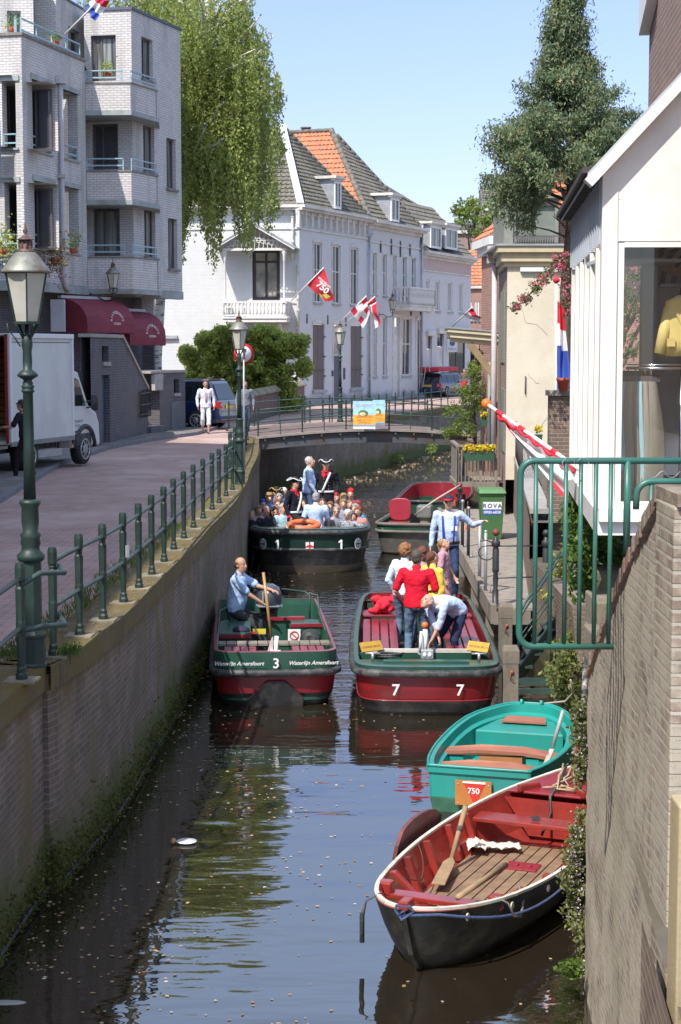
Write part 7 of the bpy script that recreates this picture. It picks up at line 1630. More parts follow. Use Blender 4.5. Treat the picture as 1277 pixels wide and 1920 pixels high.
mb=MB(); mb.box((0,-2.2,.3),(1.4,.05,.4)); mb.box((0,-1.36,.36),(1.50,.04,.44)); mb.box((0,-1.75,.4),(.05,.75,.4)); BS(mb,'bulkhead',m_hgreen,b3)
mb=MB()
for k in range(11):mb.box((-.74+.148*k,-1.1,.64),(.135,.26,.03))
BS(mb,'thwart',m_ow,b3); mb=MB(); mb.box((0,-.95,.60),(1.5,.03,.08)); BS(mb,'thwart_edge',m_hgreen,b3)
mb=MB(); mb.box((-.55,.25,.36),(.5,1.1,.6)); mb.box((.02,1.2,.36),(1.5,.05,.50)); mb.box((.55,.85,.36),(.45,.7,.5)); BS(mb,'stern_box',m_hgreen,b3,bevel=.01)
mb=MB(); mb.box((-.55,-.32,.61),(.5,.05,.05)); mb.box((.55,.5,.63),(.5,.04,.05)); mb.box((.25,1.2,.63),(.6,.12,.05)); BS(mb,'red_trim',m_redp,b3)
mb=MB(); mb.box((.36,.48,.48),(.19,.012,.19)); BS(mb,'sign_plate',m_white_label,b3); mb=MB(); mb.tube([(.36+.062*math.cos(a),.468,.48+.062*math.sin(a)) for a in np.linspace(0,2*PI,20,endpoint=False)],.008,4,closed=True); mb.bar((.32,.468,.52),(.40,.468,.44),.012); BS(mb,'ban_symbol',M('ban_red',(.6,.03,.03),.5),b3)
mb=MB(); mb.box((-.17,.46,.55),(.2,.012,.08)); BS(mb,'yellow_label',M('yellow_label',(.7,.55,.05),.5),b3)
# outboard engine
mb=MB(); q=(.0,1.35)
mb.loft([(q[0],q[1],.78),(q[0],q[1],.84),(q[0],q[1]-.01,1.00),(q[0],q[1]-.02,1.10),(q[0],q[1],1.15)],[(.17,.24),(.20,.28),(.20,.28),(.16,.22),(.08,.11)],n=18,ax=(0,0,1)); eng=BS(mb,'engine_cowl',M('engine_grey',(.055,.065,.085),.3,.15,coat=.4),b3)
mb=MB(); mb.lathe([(.10,.35),(.12,.6),(.15,.78)],(q[0],q[1],0),12); mb.box((q[0],q[1]-.12,.62),(.22,.12,.2)); mb.tube([(q[0]-.08,q[1]-.2,.72),(q[0]-.22,q[1]-.45,.76),(q[0]-.30,q[1]-.62,.80)],[.03,.022,.026],8); mb.tube([(q[0],q[1]+.1,.35),(q[0],q[1]+.12,-.4)],.05,8); BS(mb,'engine_leg',m_rubber,b3)
mb=MB(); mb.box((q[0]-.10,q[1]-.27,.97),(.02,.02,.2)); mb.box((q[0],q[1],.835),(.405,.565,.015)); BS(mb,'engine_stripe',m_zinc,b3)
mb=MB(); mb.tube([(-.80,-2.2,.66),(-.80,-1.6,.68),(-.78,.2,.70),(-.77,.5,.86),(-.66,.75,.88),(-.6,.8,.62)],.018,7); mb.tube([(.62,1.0,.65),(.62,1.0,1.02),(.55,1.1,1.06),(.2,1.3,1.08)],.014,6); mb.tube([(.80,-.2,.66),(.78,1.1,.70),(.75,1.15,1.0),(.45,1.3,1.04)],.015,6); BS(mb,'hand_rail',m_sg,b3)
mb=MB(); mb.tube([(.03,.62,.30),(-.10,.70,1.42)],.023,9); op=BS(mb,'pole',m_varn,b3)
mb=MB(); mb.tube([(.0,-2.18,.6),(.02,-2.16,.92)],.03,9); mb.box((0,-2.25,.68),(.14,.09,.11)); BS(mb,'bow_post',m_white_label,b3); mb=MB(); mb.slab([(-.14,-2.22,.62),(-.03,-2.2,.62),(-.03,-2.2,.92),(-.05,-2.2,.9)],(0,.01,0)); BS(mb,'small_pennant',M('faded_pennant',(.62,.48,.48),.8),b3)
hull_txt(b3,'3',0,-2.53,.55,.19,lean=.0); hull_txt(b3,'Waterlijn Amersfoort',-.50,-2.52,.59,.075,shear=.3,name='lettering',ang=-.04); hull_txt(b3,'Waterlijn Amersfoort',.50,-2.52,.59,.075,shear=.3,name='lettering',ang=.02)
mb=MB(); mb.ell((.56,-.55,.62),(.15,.12,.14)); mb.tube([(.56,-.7,.55),(.3,-.95,.50),(.15,-1.2,.46),(.2,-1.5,.42)],.018,6); kb=thing('equipment_bag','round black bag lying on the right bench of boat 3','bag',ROOTM[b3.name]@ Vector((.56,-.55,.55))); mb2=MB(); mb2.X=ROOTM[b3.name]; mb2.ell((.56,-.55,.60),(.16,.13,.15)); mb2.box((.56,-.68,.62),(.12,.03,.1)); mb2.build('bag_body',m_rubber,kb); mb3=MB(); mb3.X=ROOTM[b3.name]; mb3.tube([(.5,-.65,.55),(.35,-.95,.50),(.18,-1.2,.47),(.2,-1.5,.43)],.014,6); mb3.build('strap',m_rubber,kb)
cp=thing('sun_cap','navy cap with a red peak lying on the thwart of boat 3','cap',PZ(465,1182,-1.33)); cq=PZ(452,1182,-1.33); mb=MB(); mb.ell((cq.x,cq.y,cq.z),(.13,.12,.07)); mb.build('crown',M('navy_cap',(.02,.02,.05),.8),cp); mb=MB(); mb.ell((cq.x+.15,cq.y-.05,cq.z-.03),(.10,.08,.02)); mb.build('peak',M('cap_red',(.6,.02,.03),.7),cp)
# ---------------- boat 1: large, crowded
b1=thing('tour_boat','large black and green tour boat numbered 1 crowded with passengers','boat',(-.72,40.3,WATER),.02)
o1=outl(dense([(-4,0),(-3.985,.3),(-3.93,.62),(-3.78,.9),(-3.5,1.12),(-3.1,1.22),(-2.6,1.28),(0,1.3),(2.6,1.2),(3.8,.7),(4.2,0)],2)); sh1=lambda y:.10*(y/4)**2
mb=MB(); rings(mb,o1,[(1,1,.86,1,1),(.995,.997,.70,1,1),(.985,.992,.45,1,1),(.975,.988,.40,1,0),(.93,.965,.12,.5,0),(.88,.94,-.02,0,2),(.5,.7,-.4,0,0)],sh1); BS(mb,'hull',[m_hblack,M('hull_dark_green',(.012,.035,.026),.35,.2,4),M('waterline_rust',(.10,.08,.06),.8,.3)],b1)
mb=MB(); gunwale(mb,o1,1.01,1.006,.80,sh1,.055,9); BS(mb,'fender_band',m_rubber,b1); mb=MB(); gunwale(mb,o1,.995,.998,.43,sh1,.035,8); BS(mb,'rubbing_strake',m_rubber,b1)
mb=MB(); rings(mb,o1,[(1.0,1.0,.87,1,0),(.93,.965,.88,1,0),(.90,.95,.30,0,1)],sh1); BS(mb,'inner_hull',[m_hgreen,m_blackin],b1)
mb=MB(); mb.poly([(x*.94,y*.965,.875+sh1(y)) for x,y in o1 if y < -3.3 and x > -1e-9]+[(x*.94,y*.965,.875+sh1(y)) for x,y in o1 if y < -3.3 and x < -1e-9]); BS(mb,'stern_deck',m_hgreen,b1)
mb=MB(); mb.bar((-1.0,-3.32,.93),(-.2,-3.45,.95),.10,.03); mb.bar((.25,-3.4,.94),(.95,-3.3,.93),.08,.03); BS(mb,'deck_planks',m_varn,b1)
for y in (-2.8,-1.9,-1.0,0,1,2):mb=MB(); mb.box((0,y,.66),(2.3,.35,.05)); BS(mb,'bench',m_hgreen,b1)
for x_,g_ in ((-.70,-.30),(.66,.28)):mb=MB(); d_=Vector((math.cos(g_),math.sin(g_),0)); c_=Vector((x_,-4.0+.04,.54)); mb.bar(c_,c_+Vector((0,0,.20)),.038,.01,up=(0,1,0)); mb.bar(c_+Vector((0,0,.19)),c_-d_*.06+Vector((0,0,.145)),.03,.01,up=(0,1,0)); BS(mb,'number',m_letter,b1)
for x,an in ((-1.0,-.75),(1.0,.75)):
    y=-3.70; c_=Vector((x,y,.63)); d_=Vector((math.cos(an),math.sin(an),0)); nn_=Vector((math.sin(an),-math.cos(an),0))*.0
    mb=MB(); nrm=Vector((math.sin(an),-math.cos(an),0)); c_=c_+nrm*.03; mb.add([c_+d_*(.10*math.cos(a))+Vector((0,0,.12*math.sin(a))) for a in np.linspace(0,2*PI,20,endpoint=False)],[tuple(range(20))]); BS(mb,'round_emblem',m_letter,b1)
    c_=c_+nrm*.01; mb=MB(); mb.tube([c_+d_*(.07*math.cos(a))+Vector((0,0,.085*math.sin(a))) for a in np.linspace(0,2*PI,20,endpoint=False)],.008,4,closed=True); mb.bar(c_-d_*.05,c_+d_*.05,.02); mb.bar(c_-Vector((0,0,.06)),c_+Vector((0,0,.05)),.02); BS(mb,'emblem_drawing',m_hblack,b1)
mb=MB(); mb.box((-.02,-4.005,.60),(.17,.012,.19)); BS(mb,'shield',m_letter,b1); mb=MB(); mb.box((-.02,-4.013,.60),(.028,.012,.19)); mb.box((-.02,-4.013,.60),(.17,.012,.028)); mb.box((-.02,-4.013,.62),(.10,.010,.03)); BS(mb,'shield_cross',M('shield_red',(.55,.03,.03),.5),b1)
lr=thing('life_ring','orange life ring lying on the stern of the crowded boat 1','life ring',ROOTM[b1.name]@ Vector((-.12,-3.55,1.0))); mb=MB(); mb.X=ROOTM[b1.name]; mb.tube([(-.14+.31*math.cos(a),-3.55+.24*math.sin(a),1.02+.05*math.sin(a)) for a in np.linspace(0,2*PI,28,endpoint=False)],.062,9,closed=True); mb.build('ring',M('orange_plastic',(.72,.16,.05),.45,.1),lr)
mb=MB(); mb.X=ROOTM[b1.name]; mb.tube([(-.14+.38*math.cos(a),-3.55+.30*math.sin(a),1.0+.05*math.sin(a)-.03*abs(math.sin(2*a))) for a in np.linspace(0,2*PI,28,endpoint=False)],.008,5,closed=True); mb.build('grab_line',m_white_label,lr)
# ---------------- boats moored further along the jetty
b4=thing('work_boat','dark green work boat with a red padded chair moored behind boat 7','boat',(2.05,42.2,WATER),-.18)
o4=outl(dense([(-2.6,0),(-2.58,.4),(-2.48,.68),(-2.25,.80),(-1.5,.86),(1.5,.86),(2.4,.7),(2.6,0)],2)); sh4=lambda y:.06*(y/2.6)**2
mb=MB(); rings(mb,o4,[(1,1,.66,1,1),(.99,.99,.5,1,1),(.97,.98,.42,1,0),(.9,.94,.05,0,0),(.6,.7,-.3,0,0)],sh4); BS(mb,'hull',[M('hull_worn',(.09,.085,.075),.7,.3,6),m_hgreen],b4)
mb=MB(); gunwale(mb,o4,1.0,1.0,.67,sh4,.04,8); gunwale(mb,o4,1.01,1.005,.50,sh4,.035,8); BS(mb,'fender_band',M('worn_rub_rail',(.16,.14,.12),.8,.3),b4)
mb=MB(); rings(mb,o4,[(1,1,.67,1,0),(.92,.95,.67,1,0),(.88,.92,.15,0,1)],sh4); mb.box((0,-1.9,.45),(1.5,.9,.05)); BS(mb,'inner_hull',[m_hgreen,m_blackin],b4)
ch4=ROOTM[b4.name]@ Vector((-.35,-1.6,.5)); mb=MB(); mb.box((-.36,-1.8,.62),(.50,.42,.10)); mb.tube([(-.36,-1.7,.1),(-.36,-1.7,.6)],.04,8); c4=thing('boat_chair','red padded swivel chair in the moored work boat','chair',ch4); mb.X=None
mbx=MB(); mbx.X=ROOTM[b4.name]; mbx.box((-.36,-1.72,.66),(.52,.42,.09)); mbx.build('seat',m_redp,c4,bevel=.03); mbx=MB(); mbx.X=ROOTM[b4.name]; mbx.slab([(-.36+.27*math.copysign(abs(math.cos(a))**.6,math.cos(a)),-1.50,.98+.27*math.copysign(abs(math.sin(a))**.6,math.sin(a))) for a in np.linspace(0,2*PI,24,endpoint=False)],(0,.09,0)); mbx.build('backrest',M('red_vinyl',(.34,.03,.05),.4,.1),c4,bevel=.02); mbx=MB(); mbx.X=ROOTM[b4.name]; mbx.tube([(-.36,-1.6,.2),(-.36,-1.6,.62)],.035,8); mbx.build('pedestal',m_zinc,c4)
mb=MB(); mb.box((.25,-1.55,.95),(.36,.4,.30)); mb.box((.25,-1.55,.72),(.22,.25,.4)); BS(mb,'engine',M('engine_old_grey',(.16,.17,.17),.5,.2),b4,bevel=.04); mb=MB(); mb.box((.45,-1.98,.56),(.5,.16,.03)); BS(mb,'wooden_board',m_varn,b4); mb=MB(); mb.box((.30,-1.8,.63),(.3,.14,.12)); BS(mb,'yellow_tank',M('yellow_tank',(.65,.52,.08),.4),b4,bevel=.02)
hull_txt(b4,'3',-.62,-2.51,.54,.13,mat=M('blue_grey_letter',(.25,.38,.42),.6),ang=-.7)
b5=thing('tour_boat','green tour boat with red inner sides and benches moored farthest along the jetty','boat',(2.62,46.6,WATER),-.12)
o5=outl(dense([(-3.2,0),(-3.15,.5),(-2.95,.8),(-2.4,.92),(0,.98),(2.4,.9),(3.0,.6),(3.2,0)],2)); sh5=lambda y:.10*(y/3.2)**2
mb=MB(); rings(mb,o5,[(1,1,.82,1,1),(.98,.985,.5,1,1),(.96,.98,.42,1,0),(.9,.94,.0,0,0),(.6,.7,-.3,0,0)],sh5); BS(mb,'hull',[m_hblack,m_hgreen],b5)
mb=MB(); gunwale(mb,o5,1.0,1.0,.83,sh5,.04,8); BS(mb,'fender_band',m_rubber,b5); mb=MB(); rings(mb,o5,[(1,1,.84,1,0),(.93,.96,.84,1,0),(.9,.95,.50,.5,0),(.88,.94,.15,0,1)],sh5); BS(mb,'inner_hull',[m_redp,m_hgreen],b5)
for k in range(3):mb=MB(); mb.box((.45,-2.2+1.1*k,.62),(.8,.35,.04)); mb.box((.45,-2.02+1.1*k,.78),(.8,.04,.32)); BS(mb,'bench',m_redp,b5)
# orange pennant lamp, small red ring on the jetty rail
rp=thing('mooring_rope','pale rope running from the far jetty post down to the work boat','rope',PY(860,908,40.4)); mb=MB(); mb.tube([PY(862,910,40.4),PY(845,920,40.2),PY(820,935,40),PY(795,952,40),PY(778,966,40.2)],.020,6); mb.build('strand',M('pale_rope',(.48,.43,.34),.9,.2,20),rp)
rbu=thing('red_lifebuoy_box','red and white safety box hanging on the far jetty post','box',PY(849,943,40.3)); mb=MB(); p=PY(849,943,40.2); mb.box(tuple(p),(.13,.06,.15)); mb.build('box',M('safety_red',(.6,.05,.03),.5),rbu,bevel=.01); mb=MB(); mb.box((p.x-.03,p.y-.035,p.z),(.03,.01,.10)); mb.build('stripe',m_white_label,rbu)
for u,v in ((872,997),(893,999)):
    p=PY(u,v,38.6); t=thing('orange_cone','small orange marker on the boat behind the jetty poles, %s one' % ('left' if u < 880 else 'right'),'marker',p); mb=MB(); mb.lathe([(.07,-.12),(.055,0),(.03,.12),(0,.15)],p,10); mb.build('cone',M('orange_ball',(.75,.18,.03)),t)
bo=thing('wine_bottle','dark wine bottle standing in the green boat beside the wheelie bin','bottle',PY(877,950,42)); p=PY(877,955,42); mb=MB(); mb.lathe([(.04,-.18),(.04,.04),(.015,.12),(.015,.2),(0,.2)],p,10); mb.build('glass',M('brown_bottle',(.12,.03,.015),.15),bo)
# ---------------- teal rowing boat
tb_=thing('rowing_boat','teal plastic rowing boat with brown seats and an orange plate with a red pennant on the transom','boat',(1.86,18.75,WATER),-.285)
tb_['label']='teal plastic rowing boat with brown seats and red pennant plate on its transom'
m_teal=M('teal_plastic',(.015,.29,.25),.38,.12,3,dirt=(.03,.25,.22)); m_brs=M('brown_seat',(.34,.135,.085),.55,.12,5); 
ot=outl(dense([(-1.55,0),(-1.55,.50),(-1.52,.54),(-1.1,.64),(-.4,.72),(.3,.73),(.9,.66),(1.25,.52),(1.5,.34),(1.6,.2),(1.62,0)],2)); sht=lambda y:.05*(y/1.6)**2+.04*(y > 0)*(y/1.6)
mb=MB(); rings(mb,ot,[(1,1,.44,1,0),(1.0,1.0,.38,1,0),(.965,.985,.37,1,0),(.95,.98,.14,.5,0),(.945,.978,.12,.4,1),(.90,.95,-.04,0,1),(.6,.8,-.2,0,1)],sht); BS(mb,'hull',[m_teal,M('teal_waterline',(.05,.17,.11),.7,.3,5)],tb_)
mb=MB(); rings(mb,ot,[(1.0,1.0,.44,1,0),(.97,.985,.455,1,0),(.91,.955,.45,1,0),(.895,.945,.36,1,0),(.82,.91,.35,.8,0),(.76,.86,.06,0,0)],sht); BS(mb,'inner_hull',m_teal,tb_)
mb=MB(); gunwale(mb,ot,.995,.998,.455,sht,.016,6); BS(mb,'rim',m_teal,tb_)
for (y,w,zz) in ((-.95,1.18,.36),(-.25,1.26,.37)):
    mb=MB(); mb.slab([(-w/2,y-.12,zz),(-.25,y-.14,zz+.045),(.25,y-.14,zz+.045),(w/2,y-.12,zz),(w/2,y+.12,zz),(.25,y+.14,zz+.045),(-.25,y+.14,zz+.045),(-w/2,y+.12,zz)],(0,0,-.035)); BS(mb,'seat',m_brs,tb_)
    mb=MB(); mb.box((0,y,.2),(.48,.24,.32)); BS(mb,'seat_locker',M('locker_ochre',(.40,.17,.06),.6,.12),tb_)
    mb=MB(); mb.box((-.5,y,.25),(.16,.2,.22)); mb.box((.5,y,.25),(.16,.2,.22)); mb.split('seat_support',m_teal,tb_,local=True)
mb=MB(); mb.slab([(-.52,.75,.38),(.52,.75,.38),(.33,1.25,.42),(-.33,1.25,.42)],(0,0,-.3)); BS(mb,'bow_locker',m_teal,tb_,bevel=.02)
mb=MB(); mb.slab([(-.27,1.02,.425),(.27,1.02,.425),(.22,1.26,.44),(-.22,1.26,.44)],(0,0,.02)); BS(mb,'hatch',m_brs,tb_)
for x in (-.12,.12):mb=MB(); mb.tube([(x,1.56,.5),(x,1.56,.60)],.02,7); BS(mb,'bow_cleat',m_teal,tb_)
mb=MB(); mb.box((-.05,-1.565,.24),(.38,.02,.26)); BS(mb,'orange_plate',M('ochre_plate',(.46,.17,.04),.5,.12),tb_); mb=MB(); mb.poly([(-.16,-1.58,.36),(.08,-1.58,.36),(-.03,-1.58,.11)][::1]); pn_=BS(mb,'pennant',M('pennant_red',(.62,.03,.02),.5,.1),tb_)
mb=MB(); text_mb(mb,'750',.085,Vector((-.045,-1.581,.24)),(1,0,0),(0,0,1),bold=.02); mb.box((-.04,-1.583,.355),(.24,.004,.02)); BS(mb,'pennant_lettering',m_letter,tb_)
mb=MB()
for x in (-.21,.11):
    for z in (.13,.33):mb.ell((x,-1.577,z),(.008,.004,.008),6,4)
BS(mb,'screws',m_zinc,tb_)
tl=PY(1055,1333,18.9); p0=PZ(1035,1405,-1.62)
oa=thing('oar','grey aluminium oar leaning in the teal boat','oar',p0); mb=MB(); mb.tube([p0,PZ(1056,1332,-1.18)],.022,9); mb.build('shaft',M('grey_aluminium',(.38,.39,.38),.4,.1),oa); mb=MB(); a_=PZ(1035,1405,-1.62); b_=PZ(1020,1440,-1.63); mb.bar(a_,b_,.05,.015); mb.build('blade',M('pale_blade',(.55,.52,.45),.6),oa)
# ---------------- red wooden rowing boat
rb_=thing('rowing_boat','red and black wooden rowing boat with a white rim, oars and a slatted floor','boat',(1.45,14.84,WATER),-.405)
rb_.scale=(1,1,.9); m_rin=M('red_boat_paint',(.30,.033,.025),.32,.14,4,coat=.4,dirt=(.20,.03,.025),bump=.002,bscale=12); m_rim=M('white_rim_paint',(.70,.67,.58),.5,.1,6,dirt=(.5,.44,.34)); m_tar=M('tarred_wood',(.022,.022,.020),.45,.4,5,dirt=(.06,.055,.04),bump=.003,bscale=9)
m_slat=M('worn_slat',(.24,.155,.095),.8,.3,6,streak=False,bump=.003)
sr=dense([(-2.45,0),(-2.42,.11),(-2.30,.25),(-2.0,.43),(-1.5,.58),(-.7,.70),(.1,.73),(.9,.66),(1.6,.48),(2.15,.21),(2.38,.06),(2.43,0)],3); orr_=outl(sr); shr=lambda y:.17*(abs(y)/2.45)**2.2
mb=MB(); rings(mb,orr_,[(1,1,.46,1,0),(.975,.975,.36,.9,0),(.93,.94,.22,.7,0),(.86,.90,.09,.45,0),(.72,.85,-.04,.2,0),(.4,.75,-.2,0,0)],shr); BS(mb,'hull',m_tar,rb_)
mb=MB(); rings(mb,orr_,[(1,1,.46,1,0),(.955,.965,.465,1,1),(.93,.945,.38,.9,1),(.87,.91,.24,.7,1),(.78,.86,.10,.4,1),(.55,.78,.04,.1,1)],shr); BS(mb,'inner_hull',[m_rin,m_rin],rb_)
mb=MB(); n=len(orr_)
gp=[Vector((x*.985,y*.985,.475+shr(y))) for x,y in orr_]
for i in range(n):
    a_,c_=gp[i],gp[(i+1)% n]
    mb.bar(a_,c_+(c_-a_)*.06,.034,.024)
BS(mb,'rim',m_rim,rb_)
mb=MB(); mb.bar((0,-1.98,-.14),(0,-2.28,.20),.04,.06,up=(0,1,0)); mb.bar((0,-2.28,.20),(0,-2.46,.64),.04,.06,up=(0,1,0)); BS(mb,'stem',m_tar,rb_); mb=MB(); mb.box((0,-2.42,.68),(.085,.14,.08)); mb.bar((0,2.38,.3),(0,2.48,.90),.07,.09,up=(0,1,0)); BS(mb,'stem_head',m_rin,rb_,bevel=.015)
# slatted floor
for k in range(9):
    x=-.44+.11*k; mb=MB(); y0=-1.15+.22*abs(k-4)*.35; mb.box((x,(y0+1.0)/2,.125),(.097,1.0-y0,.022)); BS(mb,'floor_slat',m_slat,rb_)
mb=MB()
for y in (-.75,-.1,.6):mb.box((0,y,.105),(.98,.06,.02))
BS(mb,'floor_batten',m_slat,rb_)
mb=MB(); mb.box((.08,.32,.145),(.30,.22,.02),rz=.05); mb.box((.02,.32,.16),(.05,.05,.02)); mb.box((.14,.32,.16),(.05,.05,.02)); BS(mb,'mast_step',m_redp,rb_,bevel=.005)
def thwart(y,w,d=.20,z=.42):mb=MB(); mb.box((0,y,z),(w,d,.045)); BS(mb,'thwart',m_rin,rb_,bevel=.008)
thwart(.98,1.16,.26,.40); thwart(-1.62,1.02,.14,.44)
mb=MB(); mb.ell((0,.98,.456),(.05,.05,.006)); BS(mb,'mast_hole',m_blackin,rb_)
for sx in (-1,1):mb=MB(); mb.box((sx*.47,-1.64,.50),(.12,.11,.13)); BS(mb,'thole_block',m_rin,rb_,bevel=.02)
mb=MB(); fd_=[Vector((x*.93,y*.96,.46+shr(y)*.95)) for x,y in orr_ if y > 1.45]; mb.slab(fd_,(0,0,.03)); BS(mb,'foredeck',m_redp,rb_,bevel=.01)
mb=MB(); mb.poly([(-.2,1.43,.1),(.2,1.43,.1),(.46,1.46,.50),(-.46,1.46,.50)]); 
BS(mb,'deck_front_board',m_rin,rb_)  # plain red board closing the hull below the foredeck
for sx in (-1,1):mb=MB(); mb.box((sx*.26,1.62,.58),(.25,.07,.09),rz=sx*-.9); BS(mb,'deck_cleat',m_rin,rb_,bevel=.02)
def wat(y):ys=[a for a,_ in sr]; return float(np.interp(y,ys,[w for _,w in sr]))
for y in (-2.0,-1.25,-.75,-.2,.35,.75):
    for sx in (-1,1):
        w=wat(y); mb=MB(); zt_=.45+shr(y); e_=0 if abs(y)< 1 else .12; mb.slab([(sx*w*.94,y-.03,zt_+.02),(sx*w*.86,y-.03,zt_+.03),(sx*w*(.70-e_*1.3),y-.03,.13+e_*1.6),(sx*w*(.78-e_*1.3),y-.03,.11+e_*1.6)],(0,.06,0)); BS(mb,'knee',m_rin,rb_,bevel=.006)
for sx in (-1,1):  # rubbing rails and leeboards hung outside
    mb=MB(); pts_=[]; yy=np.linspace(-.55 if sx < 0 else -.1,.55,9); c0_=(yy[0]+yy[-1])/2; hw=(yy[-1]-yy[0])/2
    vs=[Vector((sx*(wat(float(y))+.075),float(y),.51+.15*math.sqrt(max(0,1-((y-c0_)/hw)**2)))) for y in yy]+[Vector((sx*(wat(float(y))+.10),float(y),.38-.24*math.sqrt(max(0,1-((y-c0_)/hw)**2)))) for y in yy[::-1]]
    if sx > 0:vs=[Vector((v.x+.05,v.y-.15,v.z-.12)) for v in vs]
    mb.slab(vs,(sx*.035,0,0)); BS(mb,'leeboard',M('leeboard_brown',(.20,.055,.05),.5,.3,7,dirt=(.10,.06,.05)),rb_)
# ropes
m_blue=M('blue_rope',(.06,.09,.20),.9,.3,40,bump=.004,bscale=90); m_grey_r=M('grey_rope',(.20,.20,.19),.9,.3,40)
mb=MB(); rp_=[];
for t_ in np.linspace(0,1,26):
    y=-2.35+3.6*t_; w=wat(y)+.035; rp_.append(Vector((w,y,.46+shr(y)-.02-.16*abs(math.sin(t_*PI*1.5))*(1-.5*t_)+(.1*max(0,t_-.8)))))
mb.tube([Vector((0.03,-2.47,.66)),Vector((-.04,-2.5,.60))]+[Vector((.08,-2.45,.60))]+rp_+[Vector((.64,1.35,.66))],.013,6); BS(mb,'side_rope',m_blue,rb_)
mb=MB(); mb.tube([(-.05,-2.48,.68),(.06,-2.48,.68),(.08,-2.44,.63),(0,-2.51,.57),(-.07,-2.46,.63),(-.05,-2.48,.68)],.013,6)
BS(mb,'stem_rope',m_blue,rb_)
mb=MB()
for y in (-1.7,-.75,.05):
    w=wat(y); a0_=Vector((w+.0,y,.47+shr(y))); mb.tube([a0_+Vector((-.05,-.02,.03)),a0_+Vector((.05,0,-.02)),a0_+Vector((.075,.08,-.16)),a0_+Vector((.08,.25,-.22)),a0_+Vector((.06,.38,-.12)),a0_+Vector((.0,.42,.02))],[.006,.007,.011,.013,.011,.006],7)
BS(mb,'side_fender',m_grey_r,rb_)
for y in (-2.1,-1.55,-.9,-.2):mb=MB(); w=wat(y)*.985; a0_=Vector((w+.01,y,.39+shr(y))); mb.tube([a0_+Vector((0,.028*math.cos(a),.028*math.sin(a))) for a in np.linspace(0,2*PI,12,endpoint=False)],.008,5,closed=True); BS(mb,'ring_bolt',m_rim,rb_)
for sg,y in ((-1,-2.12),):
    w=wat(y); a0_=Vector((-w-.01,y,.47+shr(y))); mb=MB(); mb.tube([a0_+Vector((.05,0,.03)),a0_+Vector((-.06,-.02,-.05)),a0_+Vector((-.09,-.03,-.18)),a0_+Vector((-.09,-.03,-.42))],[.008,.008,.02,.02],8); BS(mb,'hanging_fender',m_rubber,rb_)
mb=MB(); mb.tube([(0,2.05,.74),(.02,1.7,.62),(.0,1.47,.54),(.02,1.44,.38),(.0,1.2,.2)],.014,7); BS(mb,'black_rope',m_rubber,rb_)
mb=MB(); rr_=random.Random(9)
for k in range(5):x=.05+rr_.uniform(-.1,.1); mb.tube([(x,2.1,.74),(x+rr_.uniform(-.05,.12),1.9,.67),(x+rr_.uniform(-.1,.2),1.75-.05*k,.61),(x+rr_.uniform(-.1,.25),1.62,.59)],.011,6)
BS(mb,'knotted_rope',M('jute_rope',(.40,.31,.19),.95,.3,30),rb_)
mb=MB(); mb.tube(smooth_pts([Vector(q) for q in ((-.56,-1.25,.50),(-.50,-1.05,.38),(-.46,-.85,.33),(-.54,-.6,.42),(-.64,-.45,.52))],4),.006,5); BS(mb,'chain',M('dark_rust',(.10,.05,.03)),rb_)
# oars and cloth in the red boat
m_oar=M('weathered_oar',(.34,.235,.13),.75,.25,5,streak=True,bump=.002)
a0_=PZ(873,1512,-1.36); a1_=PZ(846,1612,-1.78); a2_=PZ(822,1660,-1.80)
o_=thing('oar','wooden oar with its blade down, leaning on the left side of the red boat','oar',a2_); mb=MB(); mb.tube([a0_,a1_],[.026,.021],9); mb.build('shaft',m_oar,o_)
mb=MB(); d_=(a2_-a1_).normalized(); sd__=d_.cross(Vector((0,0,1))).normalized(); pts_=[a1_-sd__*.02,a1_+d_*.12-sd__*.055,a2_-sd__*.06,a2_+sd__*.06,a1_+d_*.12+sd__*.055,a1_+sd__*.02]; mb.slab(pts_,(0,0,.022)); mb.build('blade',m_oar,o_,bevel=.006)
mb=MB(); q_=a0_.lerp(a1_,.38); mb.tube([q_,q_.lerp(a1_,.14)],.029,9); mb.build('leather_collar',m_dark,o_)
o_=thing('oar','broken oar handle lying across the near thwart of the red boat','oar',PZ(858,1682,-1.44)); mb=MB(); mb.tube([PZ(858,1683,-1.42),PZ(948,1622,-1.50)],[.023,.027],9); mb.build('shaft',m_oar,o_)
cl_=thing('rag','white cloth lying on the slatted floor of the red boat','cloth',PZ(925,1592,-1.84)); c_=PZ(925,1591,-1.84); mb=MB(); nx,ny=22,9; vs=[]
for j in range(ny+1):
    for i in range(nx+1):x=-.26+.52*i/nx; y=(-.07+.14*j/ny)*(1.5 if i < 8 else .8); vs.append(c_+Vector((x*.95,y*1.5+.02*math.sin(i*.8),.018+.022*abs(math.sin(i*.9+j*.8))+.03*math.exp(-((i-4)/3)**2))))
mb.add(vs,[(j*(nx+1)+i,j*(nx+1)+i+1,(j+1)*(nx+1)+i+1,(j+1)*(nx+1)+i) for j in range(ny) for i in range(nx)],0,True); mb.build('cloth',M('white_rag',(.60,.57,.50),.9,.15,8),cl_)
